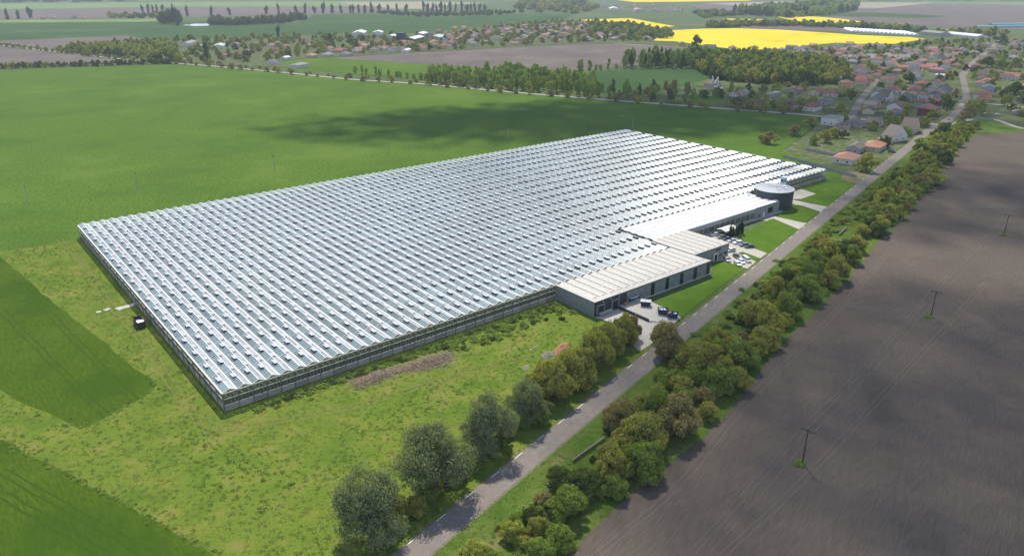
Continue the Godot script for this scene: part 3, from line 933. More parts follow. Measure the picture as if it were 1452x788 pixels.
func make_packing_hall() -> void:
	var o := complex("packing_hall", "long grey loading hall with a cream strip roof and a dark dock end", "building")
	var b0 := 120.1
	var b1 := 184.6
	box_part(o, "end_wall", Vector3(b0, -0.1, 0.0), Vector3(b0 + 0.2, EAVE, 20.0), M.clad_light)
	box_part(o, "dark_wall", Vector3(b0 + 0.2, -0.1, 19.8), Vector3(136.5, EAVE, 20.02), M.clad_dark)
	box_part(o, "front_wall", Vector3(136.5, -0.1, 19.8), Vector3(b1, EAVE, 20.0), M.clad_light)
	box_part(o, "end_wall", Vector3(b1 - 0.2, -0.1, 10.0), Vector3(b1, EAVE, 19.8), M.clad_light)
	roof_strips(o, 121.0, 184.4, -17.6, 0.0, 16, 0.2, M.roof_cream, M.seam)
	box_part(o, "roof_edge", Vector3(b0 - 0.05, EAVE - 0.04, 17.6), Vector3(b1 + 0.05, EAVE + 0.14, 20.15), M.roof_cream)
	box_part(o, "roof_edge", Vector3(b0 - 0.05, EAVE - 0.04, 0.0), Vector3(b0 + 0.95, EAVE + 0.15, 17.6), M.roof_cream)
	box_part(o, "fascia", Vector3(b0 - 0.06, EAVE - 0.32, 20.0), Vector3(b1 + 0.06, EAVE - 0.02, 20.12), M.black)
	box_part(o, "base_strip", Vector3(136.5, 0, 20.0), Vector3(b1, 0.22, 20.5), M.concrete_plain)
	for u in [150.5, 158.6, 167.0, 175.2, 183.2]:
		var f := box_part(o, "window", Vector3(u - 1.0, 0.3, 19.96), Vector3(u + 1.0, 4.9, 20.06), M.frame_dark)
		for k in 2:
			for j in 4:
				box_part(f, "pane", Vector3(-0.92 + k * 0.95, -2.2 + j * 1.13, 0.02), Vector3(-0.03 + k * 0.95, -1.15 + j * 1.13, 0.07), M.dark_glass)
	for u in [146.4, 163.0, 179.4]:
		box_part(o, "wall_vent", Vector3(u - 0.25, 3.9, 19.98), Vector3(u + 0.25, 4.4, 20.1), M.black)
	for u in [121.3, 128.6]:
		var d := box_part(o, "dock_door", Vector3(u, 0.9, 19.98), Vector3(u + 3.2, 4.1, 20.1), M.black)
		box_part(d, "dock_shelter", Vector3(-1.85, 1.4, -0.02), Vector3(1.85, 1.75, 0.7), M.clad_mid)
		for sx in [-1, 1]:
			box_part(d, "dock_shelter", Vector3(sx * 1.72 - 0.16, -1.6, -0.02), Vector3(sx * 1.72 + 0.16, 1.4, 0.7), M.clad_mid)
	for u in [124.3, 128.2, 132.4]:
		box_part(o, "wall_lamp", Vector3(u - 0.16, 4.75, 20.0), Vector3(u + 0.16, 4.98, 20.35), M.white_metal)
	var c := box_part(o, "canopy", Vector3(136.8, 2.9, 20.0), Vector3(141.2, 3.08, 21.9), M.clad_mid)
	for u in [-2.1, 2.1]:
		var st := Shape.new()
		st.beam(Vector3(u, 0.05, 0.9), Vector3(u, 0.9, -0.92), 0.06, 0.06)
		shaped(c, "stay", st, M.alu_dull)
	box_part(o, "roller_door", Vector3(137.6, 0.5, 19.98), Vector3(140.6, 2.8, 20.06), M.frame_dark)
	box_part(o, "door", Vector3(142.7, 0.45, 19.98), Vector3(143.7, 2.5, 20.06), M.black)
	box_part(o, "door_canopy", Vector3(142.0, 2.7, 20.0), Vector3(144.6, 2.8, 20.9), M.clad_mid)
	# dock bumper ledge and the raised loading apron with its dark retaining wall
	var ledge := box_part(o, "dock_ledge", Vector3(122.2, 0.5, 20.3), Vector3(128.0, 1.25, 21.4), M.concrete_plain)
	for k in 9:
		box_part(ledge, "ledge_rib", Vector3(-2.8 + k * 0.64, -0.3, 0.54), Vector3(-2.62 + k * 0.64, 0.3, 0.6), M.clad_mid)
	var ap := Shape.new()
	var top := [[132.4, -20.05, 1.0], [144.4, -20.05, 1.0], [144.6, -30.0, 0.55], [144.0, -38.0, 0.09], [135.4, -37.4, 0.09], [132.2, -34.6, 0.5]]
	var q := []
	for p in top:
		q.append(Vector3(p[0], p[2], -p[1]))
	for t in [[0, 1, 2], [0, 2, 5], [2, 3, 4], [2, 4, 5]]:
		ap.tri(q[t[0]], q[t[1]], q[t[2]])
	for k in 6:
		var a: Vector3 = q[k]
		var e: Vector3 = q[(k + 1) % 6]
		ap.quad(Vector3(a.x, -0.05, a.z), a, e, Vector3(e.x, -0.05, e.z))
	shaped(o, "loading_apron", ap, M.concrete_plain)
	box_part(o, "retaining_wall", Vector3(132.0, 0, 20.3), Vector3(132.35, 1.08, 34.4), M.clad_dark)

func make_office() -> void:
	var o := complex("office_block", "grey clad office block with a cream strip roof above the car park", "building")
	box_part(o, "front_wall", Vector3(184.7, -0.1, 11.7), Vector3(207.8, EAVE, 11.9), M.clad_light)
	box_part(o, "end_wall", Vector3(207.6, -0.1, -10.4), Vector3(207.8, EAVE, 11.7), M.clad_light)
	roof_strips(o, 184.7, 207.7, -11.2, 10.3, 6, 0.16, M.roof_cream, M.seam, EAVE + 0.05)
	box_part(o, "roof_edge", Vector3(184.65, EAVE, 11.2), Vector3(207.9, EAVE + 0.2, 12.0), M.roof_cream)
	box_part(o, "fascia", Vector3(184.7, EAVE - 0.3, 11.9), Vector3(207.85, EAVE - 0.01, 11.98), M.black)
	var d := box_part(o, "entrance_surround", Vector3(197.3, 0, 11.9), Vector3(200.3, 3.1, 12.35), M.cream)
	box_part(d, "door", Vector3(-0.85, -1.53, 0.1), Vector3(0.85, 1.1, 0.27), M.dark_glass)
	for u in [202.3, 205.6]:
		var f := box_part(o, "window", Vector3(u - 1.1, 1.0, 11.88), Vector3(u + 1.1, 2.7, 11.96), M.frame)
		for k in 2:
			box_part(f, "pane", Vector3(-1.0 + k * 1.03, -0.75, 0.01), Vector3(-0.04 + k * 1.03, 0.75, 0.06), M.dark_glass)
	var f2 := box_part(o, "window", Vector3(191.0, 1.0, 11.88), Vector3(194.6, 2.7, 11.96), M.frame)
	box_part(f2, "pane", Vector3(-1.7, -0.75, 0.01), Vector3(1.7, 0.75, 0.06), M.dark_glass)
	var sg := box_part(o, "sign_rail", Vector3(198.6, 4.12, 11.9), Vector3(202.4, 4.2, 11.98), M.clad_dark)
	for e in [[-1.8, 0.5], [-1.2, 0.42], [-0.7, 0.55], [-0.05, 0.4], [0.45, 0.5], [1.05, 0.6]]:
		box_part(sg, "sign_piece", Vector3(e[0], 0.05, -0.02), Vector3(e[0] + e[1], 0.62, 0.05), M.clad_dark)

func make_energy_hall() -> void:
	var o := complex("energy_hall", "bright white roofed hall with a half glazed front beside the round tank", "building")
	var v0 := 10.8
	# white ridged roof, strips along u
	var s := Shape.new()
	var w := 19.6 / 5.0
	for e in [[0.0, 0.0, w / 2, 0.3], [w / 2, 0.3, w - 0.45, 0.0]]:
		s.quad(Vector3(0.05, e[1], -e[0]), Vector3(0.05, e[3], -e[2]), Vector3(4.95, e[3], -e[2]), Vector3(4.95, e[1], -e[0]))
	s.box(Vector3(2.5, 0.32, -w / 2), Vector3(4.9, 0.06, 0.25))
	var m := s.mesh(M.roof_white)
	for k in 19:
		for j in 5:
			part(o, "roof_panel", m, Vector3(185.9 + k * 5.0, EAVE + 0.05, -v0 - j * w))
	box_part(o, "roof_deck", Vector3(185.8, EAVE - 0.2, -30.3), Vector3(281.0, EAVE - 0.02, -v0 - 0.1), M.seam_pale)
	box_part(o, "front_wall", Vector3(260.4, -0.1, -v0 - 0.1), Vector3(281.0, EAVE + 0.1, -v0 + 0.1), M.clad_light)
	box_part(o, "end_wall", Vector3(280.8, -0.1, -30.2), Vector3(281.0, EAVE + 0.1, -v0 - 0.1), M.clad_light)
	box_part(o, "fascia", Vector3(260.4, EAVE - 0.2, -v0 + 0.1), Vector3(281.05, EAVE + 0.12, -v0 + 0.18), M.clad_dark)
	var f := box_part(o, "window", Vector3(271.3, 1.2, -v0 + 0.08), Vector3(275.3, 4.0, -v0 + 0.16), M.frame_dark)
	for k in 2:
		box_part(f, "pane", Vector3(-1.9 + k * 1.95, -1.3, 0.01), Vector3(-0.05 + k * 1.95, 1.3, 0.06), M.dark_glass)
	box_part(o, "door", Vector3(267.4, 0, -v0 + 0.08), Vector3(268.5, 2.3, -v0 + 0.15), M.white_metal)
	box_part(o, "vent_grille", Vector3(263.6, 0.6, -v0 + 0.08), Vector3(264.8, 2.0, -v0 + 0.15), M.clad_dark)
	var lower := pane_panel(4.0, 2.6, 4, M.wall_glass, M.alu_dull)
	for k in 13:
		var u := 208.4 + k * 4.0
		box_part(o, "plinth_panel", Vector3(u + 0.1, 0, -v0 - 0.05), Vector3(u + 3.9, 0.9, -v0 + 0.05), M.plinth[k % 3])
		part(o, "wall_pane", lower, Vector3(u, 0.95, -v0))
		box_part(o, "wall_screen", Vector3(u + 0.1, 3.6, -v0 - 0.05), Vector3(u + 3.9, 5.35, -v0 + 0.05), M.clad_pale)
		box_part(o, "post", Vector3(u - 0.12, 0, -v0 - 0.02), Vector3(u + 0.12, EAVE - 0.2, -v0 + 0.2), M.alu_dull)
	box_part(o, "eave_beam", Vector3(208.2, 5.36, -v0 - 0.1), Vector3(260.4, EAVE, -v0 + 0.2), M.alu_dull)
	for u in [[276.5, 26.0], [278.8, 27.4]]:
		var p := Shape.new()
		p.tube(Vector3(0, EAVE, 0), Vector3(0, EAVE + 2.6, 0), 0.35, 0.35, 12, true)
		shaped(o, "flue_pipe", p, M.white_metal, Vector3(u[0], 0, -u[1]))

func make_tank() -> void:
	var o := thing("water_tank", "round dark blue-grey storage tank with a pale conical lid", "tank", at_uv(288.2, 19.2), deg_to_rad(GREENHOUSE_TURN))
	var r := 9.7
	var n := 144
	# the shell: rings of corrugated plates, each ring a part
	for ring in 6:
		var s := Shape.new()
		for k in n:
			var a := TAU * k / n
			var b := TAU * (k + 1) / n
			var ra := r + (0.07 if k % 2 else 0.0) + (0.03 if ring % 2 else 0.0)
			var rb := r + (0.0 if k % 2 else 0.07) + (0.03 if ring % 2 else 0.0)
			var y0 := ring * 1.55
			s.quad(Vector3(cos(a) * ra, y0, sin(a) * ra), Vector3(cos(a) * ra, y0 + 1.55, sin(a) * ra), Vector3(cos(b) * rb, y0 + 1.55, sin(b) * rb), Vector3(cos(b) * rb, y0, sin(b) * rb))
		shaped(o, "shell_ring", s, M.tank)
	var lid := Shape.new()
	for k in 36:
		var a := TAU * k / 36
		var b := TAU * (k + 1) / 36
		lid.tri(Vector3(0, 10.15, 0), Vector3(cos(a) * (r + 0.12), 9.38, sin(a) * (r + 0.12)), Vector3(cos(b) * (r + 0.12), 9.38, sin(b) * (r + 0.12)))
	var l := shaped(o, "lid", lid, M.lid)
	for k in 12:
		var a := TAU * k / 12
		var st := Shape.new()
		st.beam(Vector3(cos(a) * 0.5, 10.16, sin(a) * 0.5), Vector3(cos(a) * r, 9.42, sin(a) * r), 0.12, 0.05)
		shaped(l, "seam", st, M.alu_dull)
	var rim := Shape.new()
	for k in 72:
		var a := TAU * k / 72
		var b := TAU * (k + 1) / 72
		rim.beam(Vector3(cos(a) * (r + 0.12), 9.36, sin(a) * (r + 0.12)), Vector3(cos(b) * (r + 0.12), 9.36, sin(b) * (r + 0.12)), 0.16, 0.2)
	shaped(o, "rim", rim, M.alu)
	for e in [[1.5, 5.0], [-3.0, 3.8], [4.5, 2.0]]:
		box_part(l, "hatch", Vector3(e[0], 9.75, e[1]), Vector3(e[0] + 1.0, 10.15, e[1] + 1.0), M.white_metal)
	var lad := Shape.new()
	for sx in [-0.25, 0.25]:
		lad.beam(Vector3(sx - 9.2, 0, -4.0), Vector3(sx - 9.2, 10.6, -4.0), 0.07, 0.07)
	for k in 26:
		lad.beam(Vector3(-9.45, 0.4 + k * 0.4, -4.0), Vector3(-8.95, 0.4 + k * 0.4, -4.0), 0.05, 0.05)
	shaped(o, "ladder", lad, M.alu_dull)

func make_yard_things() -> void:
	var t := thing("boiler_tower", "white square tower with a blue panel behind the round tank", "tower", at_uv(309.8, 27.2), deg_to_rad(GREENHOUSE_TURN))
	box_part(t, "casing", Vector3(-1.2, 0, -1.1), Vector3(1.2, 10.0, 1.1), M.white_metal)
	box_part(t, "cap", Vector3(-1.3, 10.0, -1.2), Vector3(1.3, 10.15, 1.2), M.alu)
	box_part(t, "blue_panel", Vector3(-1.0, 7.4, 1.08), Vector3(1.0, 9.0, 1.14), M.blue)
	box_part(t, "blue_panel", Vector3(-1.24, 7.4, -0.9), Vector3(-1.18, 9.0, 0.9), M.blue)
	# skips on the apron
	var skips := [[140.4, 25.6, 0.78, "closed blue skip with a grey lid on the loading apron"], [140.6, 33.4, 0.4, "open blue skip holding white and red sacks on the loading apron"], [141.2, 37.2, 0.14, "open blue skip holding mixed rubbish beside the road"]]
	for k in 3:
		var e: Array = skips[k]
		var o := thing("skip_container", e[3], "skip", at_uv(e[0], -e[1], e[2]), deg_to_rad(GREENHOUSE_TURN + 38), "skips on the loading apron")
		var s := Shape.new()
		for sx in [-1, 1]:
			s.quad(Vector3(sx * 1.0, 0.1, -1.5), Vector3(sx * 1.25, 1.7, -1.9), Vector3(sx * 1.25, 1.7, 1.9), Vector3(sx * 1.0, 0.1, 1.5))
			s.quad(Vector3(-1.0, 0.1, sx * 1.5), Vector3(-1.25, 1.7, sx * 1.9), Vector3(1.25, 1.7, sx * 1.9), Vector3(1.0, 0.1, sx * 1.5))
		s.quad(Vector3(-1.0, 0.1, -1.5), Vector3(1.0, 0.1, -1.5), Vector3(1.0, 0.1, 1.5), Vector3(-1.0, 0.1, 1.5))
		shaped(o, "tub", s, M.blue_dark)
		for zz in [-1.9, 1.9]:
			box_part(o, "rim", Vector3(-1.3, 1.62, zz - 0.07), Vector3(1.3, 1.78, zz + 0.07), M.blue_dark)
		for xx in [-1.25, 1.25]:
			box_part(o, "rim", Vector3(xx - 0.07, 1.62, -1.83), Vector3(xx + 0.07, 1.78, 1.83), M.blue_dark)
		for xx in [-0.8, 0.8]:
			box_part(o, "skid", Vector3(xx - 0.1, -0.02, -1.5), Vector3(xx + 0.1, 0.1, 1.5), M.black)
		if k == 0:
			for zz in [-0.95, 0.95]:
				box_part(o, "lid", Vector3(-1.22, 1.78, zz - 0.9), Vector3(1.22, 1.86, zz + 0.9), M.alu_dull)
		else:
			var r := RandomNumberGenerator.new()
			r.seed = 40 + k
			for j in 9:
				var lump := Shape.new()
				lump.box(Vector3.ZERO, Vector3(r.randf_range(0.5, 0.9), r.randf_range(0.4, 0.7), r.randf_range(0.5, 1.0)), Basis.from_euler(Vector3(r.randf_range(-0.4, 0.4), r.randf_range(0, 3), r.randf_range(-0.4, 0.4))))
				shaped(o, "sack", lump, [M.white_metal, M.white_metal, M.red_paint, M.black, M.alu][r.randi() % (3 if k == 1 else 5)], Vector3(r.randf_range(-0.7, 0.7), r.randf_range(1.2, 1.6), r.randf_range(-1.3, 1.3)))
	var pl := thing("pallet_stack", "reddish pallet stack beside the dock wall", "pallets", at_uv(134.6, -21.2, 1.0), deg_to_rad(GREENHOUSE_TURN))
	for k in 6:
		box_part(pl, "pallet", Vector3(-0.6, k * 0.17, -0.5), Vector3(0.6, k * 0.17 + 0.13, 0.5), M.wood_red)
	# the awning and planters before the half glazed front
	var aw := thing("awning", "pale tent roof over tables between the hall and the cypresses", "awning", at_uv(231.5, 5.8), deg_to_rad(GREENHOUSE_TURN))
	var ar := Shape.new()
	ar.quad(Vector3(-5, 2.7, 2.6), Vector3(-5, 3.5, 0), Vector3(4.6, 3.5, 0), Vector3(4.6, 2.7, 2.6))
	ar.quad(Vector3(4.6, 2.7, -2.6), Vector3(4.6, 3.5, 0), Vector3(-5, 3.5, 0), Vector3(-5, 2.7, -2.6))
	shaped(aw, "canvas", ar, M.canvas)
	for x in [-4.8, 0.0, 4.4]:
		for zz in [-2.5, 2.5]:
			box_part(aw, "post", Vector3(x - 0.06, 0, zz - 0.06), Vector3(x + 0.06, 2.7, zz + 0.06), M.post)
	# thuja row
	var th := [[230.0, 3.2], [231.2, 2.4], [232.5, 1.9], [233.8, 1.7], [235.0, 1.6], [236.3, 1.6], [237.6, 1.8]]
	var names := ["slender dark cypress at the parked cars' end of its row", "second dark cypress from the parked cars", "third dark cypress from the parked cars", "middle dark cypress in the row of seven", "third dark cypress from the lawn end", "second dark cypress from the lawn end", "slender dark cypress at the lawn end of its row"]
	for k in 7:
		var p := at_uv(th[k][0], th[k][1])
		plant("cypress", names[k], "cypress", p.x, p.z, [4.6, 4.2, 4.4, 4.8, 4.9, 4.7, 5.4][k], 0.75, "thuja", "mid", k % 3, k * 0.9, "cypress row by the car park")
	# cars
	var silver := lin(0.5, 0.5, 0.51)
	var white := lin(0.8, 0.8, 0.8)
	var dark := lin(0.02, 0.022, 0.03)
	var navy := lin(0.02, 0.03, 0.08)
	var grey := lin(0.16, 0.17, 0.18)
	var cars := [[225.4, 8.0, white, "estate", 62, "white estate car at the hall end of the car park row"], [224.8, 3.5, grey, "hatch", 62, "grey hatchback second in the row from the hall"], [224.8, 0.7, navy, "hatch", 62, "navy hatchback third in the row from the hall"], [224.2, -2.3, silver, "hatch", 62, "silver hatchback in the middle of the car park row"], [224.0, -5.4, white, "estate", 62, "white estate car in the middle of the car park row"], [223.6, -8.8, grey, "estate", 62, "grey estate car next to the black car at the row's end"], [223.6, -11.6, dark, "hatch", 62, "black car at the driveway end of the row"], [213.2, -9.4, silver, "estate", 75, "silver estate car alone in the middle of the car park"], [208.6, -15.6, dark, "estate", 152, "black estate car nearest the office door"], [202.4, -15.4, silver, "hatch", 152, "silver car at the lawn beside the office"], [201.8, -21.0, white, "estate", 155, "white estate car beside the dock lawn and the road"], [205.2, -20.4, white, "estate", 155, "white car parked between two white cars"], [208.4, -20.6, white, "van", 155, "white van beside the grass island"]]
	for e in cars:
		car(e[5], e[2], at_uv(e[0], e[1], 0.03), deg_to_rad(GREENHOUSE_TURN + e[4]), e[3], "cars in the greenhouse car park")
	# container and slabs by the long side wall
	var cn := thing("rusty_container", "dark red open container with a white sheet beside the greenhouse", "container", at_uv(-3.6, 72), deg_to_rad(GREENHOUSE_TURN))
	for e in [[Vector3(-1.2, 0, -3), Vector3(-1.1, 2.3, 3)], [Vector3(1.1, 0, -3), Vector3(1.2, 2.3, 3)], [Vector3(-1.1, 0, -3), Vector3(1.1, 2.3, -2.9)], [Vector3(-1.1, 0, 2.9), Vector3(1.1, 2.3, 3)]]:
		box_part(cn, "side", e[0], e[1], M.maroon)
	box_part(cn, "floor", Vector3(-1.1, 0, -2.9), Vector3(1.1, 0.2, 2.9), M.black)
	box_part(cn, "white_sheet", Vector3(-1.05, 1.9, 0.6), Vector3(1.05, 2.2, 2.8), M.white_metal)
	box_part(cn, "sack", Vector3(-0.6, 0.2, -1.6), Vector3(0.4, 1.7, -0.6), M.blue)
	for e in [[-2.6, 91.4, 3.4, 2.6, 0.1], [-5.4, 91.2, 2.4, 3.0, 0.3], [0.6, 92.2, 3.0, 2.4, -0.1], [-9.2, 93.0, 2.2, 1.6, 0.5], [-12.0, 92.6, 1.6, 1.6, 0.9]]:
		var s := Shape.new()
		s.box(Vector3(0, 0.08, 0), Vector3(e[2], 0.18, e[3]))
		var o := thing("concrete_slab", "pale broken concrete slab on the grass beside the container", "slab", at_uv(e[0], e[1]), deg_to_rad(GREENHOUSE_TURN) + e[4], "slabs by the side wall")
		shaped(o, "slab", s, M.concrete_plain)
	# long concrete channel beam lying in the verge
	for e in BEAMS:
		var o := thing("concrete_beam", e[4], "beam", Vector3(e[0], 0.1, e[1]))
		var s := Shape.new()
		s.beam(Vector3(0, 0.5, 0), Vector3(e[2] - e[0], 0.5, e[3] - e[1]), 0.42, 0.3)
		shaped(o, "beam", s, M.gravel)
		var s2 := Shape.new()
		s2.beam(Vector3(0.5, 0.75, 0), Vector3(e[2] - e[0] + 0.5, 0.75, e[3] - e[1]), 0.12, 0.18)
		shaped(o, "flange", s2, M.wood_dark)

func make_heaps() -> void:
	# heap of dry stalks in front of the glass, spoil mounds by the trees
	var r := RandomNumberGenerator.new()
	r.seed = 77
	var s := Shape.new()
	s.box(Vector3.ZERO, Vector3(0.05, 0.05, 1.3))
	var m := s.mesh(M.straw)
	var where := []
	var tints := PackedColorArray()
	for k in 4200:
		var t := r.randf()
		var bulge := 0.55 + 0.45 * sin(t * 9.0 + 0.6) * sin(t * 3.1)
		var u := lerpf(35.0, 65.0, t) + r.randfn() * 1.8
		var v := -9.6 - 2.4 * t * t + 1.2 * sin(t * 6.0) + r.randfn() * (0.7 + 1.9 * bulge)
		var h := maxf(0.0, 1.5 - absf(v + 9.8 + 1.6 * t) * 0.4) * bulge * r.randf()
		var p := at_uv(u, v, h + 0.05)
		where.append(Transform3D(Basis.from_euler(Vector3(r.randf_range(-0.6, 0.6), r.randf_range(0, TAU), 0)), p))
		var g := r.randf_range(0.5, 1.25)
		tints.append(Color(g, g * r.randf_range(0.85, 1.05), g * r.randf_range(0.75, 1.1)))
	var o := thing("stalk_heap", "heap of dry brown stalks in front of the glass wall", "heap")
	o.set_meta("kind", "stuff")
	many(o, "stalks", m, where, tints)
	var heaps := [[95.4, -30.4, 5.6, 2.0, 1.0, "soil_mound", "orange brown soil mound beside the olive trees", "mound", M.orange_soil, 0.5], [89.4, -30.6, 3.0, 1.8, 0.7, "gravel_mound", "grey gravel mound beside the orange soil", "mound", M.gravel, 0.2], [79.0, -32.6, 2.0, 1.0, 0.3, "rubble_mound", "low pale rubble mound in the meadow", "mound", M.gravel, 0.8], [89.0, -24.5, 3.0, 0.5, 0.4, "timber_pile", "pale timber lying in the meadow grass", "timber", M.wood_pale, 0.2]]
	for e in heaps:
		var t := thing(e[5], e[6], e[7], at_uv(e[0], e[1]), deg_to_rad(GREENHOUSE_TURN) + e[9])
		var q := Shape.new()
		var n := 16
		var rings := []
		for j in 6:
			var ring := []
			for k in n:
				var a := TAU * k / n
				var f := j / 5.0
				var w := (1.0 - f) * r.randf_range(0.85, 1.15)
				ring.append(Vector3(cos(a) * e[2] * w, e[4] * (1.0 - pow(1.0 - f, 1.6)) * r.randf_range(0.85, 1.15) - (0.1 if j == 0 else 0.0), sin(a) * e[3] * w))
			rings.append(ring)
		for j in 5:
			for k in n:
				q.quad(rings[j][k], rings[j + 1][k], rings[j + 1][(k + 1) % n], rings[j][(k + 1) % n])
		shaped(t, "mound", q, e[8])

func make_poles() -> void:
	for line in [[POLES_R, "right", 1.0], [POLES_L, "left", 1.0]]:
		var pts: Array = line[0]
		var heads := []
		for k in pts.size():
			var p := Vector3(pts[k][0], 0, pts[k][1])
			var a := Vector3(pts[maxi(k - 1, 0)][0], 0, pts[maxi(k - 1, 0)][1])
			var b := Vector3(pts[mini(k + 1, pts.size() - 1)][0], 0, pts[mini(k + 1, pts.size() - 1)][1])
			var d := (b - a).normalized()
			var turn := atan2(-d.x, -d.z)
			var label: String = POLE_LABELS[line[1]][k]
			var o := thing("power_pole", label, "power pole", p, turn, "power poles in the %s" % ("ploughed field" if line[1] == "right" else "wheat field"))
			var s := Shape.new()
			s.tube(Vector3(0, -0.2, 0), Vector3(0, 9.6, 0), 0.2, 0.12, 10, true)
			shaped(o, "pole", s, M.wood_dark if line[1] == "right" else M.concrete_grey)
			box_part(o, "crossarm", Vector3(-1.7, 9.15, -0.12), Vector3(1.7, 9.35, 0.12), M.wood_dark)
			for x in [-1.55, 0.35, 1.55]:
				var ins := Shape.new()
				ins.tube(Vector3(0, 0, 0), Vector3(0, 0.4, 0), 0.1, 0.06, 8, true)
				shaped(o, "insulator", ins, M.black, Vector3(x, 9.35, 0))
			heads.append(Transform3D(Basis(Vector3.UP, turn), p + Vector3(0, 9.75, 0)))
			if line[1] == "right":
				var pp := plant("pole_weeds", ["green weeds round the foot of the pole", "low weeds round the foot of the middle pole", "bright weeds round the foot of the pole by the furrow tracks"][k], "weeds", p.x - 0.8, p.z + 0.3, 0.9, 1.5, "bush", "mid", k % 3, 0.7 * k)
				pp.set_meta("group", "weeds at the pole feet")
		if line[1] == "left":
			continue
		# wires run on past the last poles
		var first: Transform3D = heads[0]
		var last: Transform3D = heads[-1]
		var e0 := first.translated((first.origin - heads[1].origin))
		var e1 := last.translated((last.origin - heads[-2].origin))
		var all := [e0] + heads + [e1]
		var wi := 0
		for x in [-1.55, 0.35, 1.55]:
			var s := Shape.new()
			for k in all.size() - 1:
				var a: Vector3 = all[k] * Vector3(x, 0, 0)
				var b: Vector3 = all[k + 1] * Vector3(x, 0, 0)
				var prev := a
				for j in 8:
					var t := (j + 1) / 8.0
					var q := a.lerp(b, t) - Vector3(0, 4.0 * 1.4 * t * (1.0 - t), 0)
					s.tube(prev, q, 0.014 if line[1] == "right" else 0.008, 0.014 if line[1] == "right" else 0.008, 4)
					prev = q
			var o := thing("overhead_wire", "%s wire strung between the %s poles" % [["outer road side", "middle", "outer far side"][wi], "ploughed field" if line[1] == "right" else "wheat field"], "wire", Vector3.ZERO, 0, "overhead wires")
			shaped(o, "wire", s, M.wire)
			wi += 1

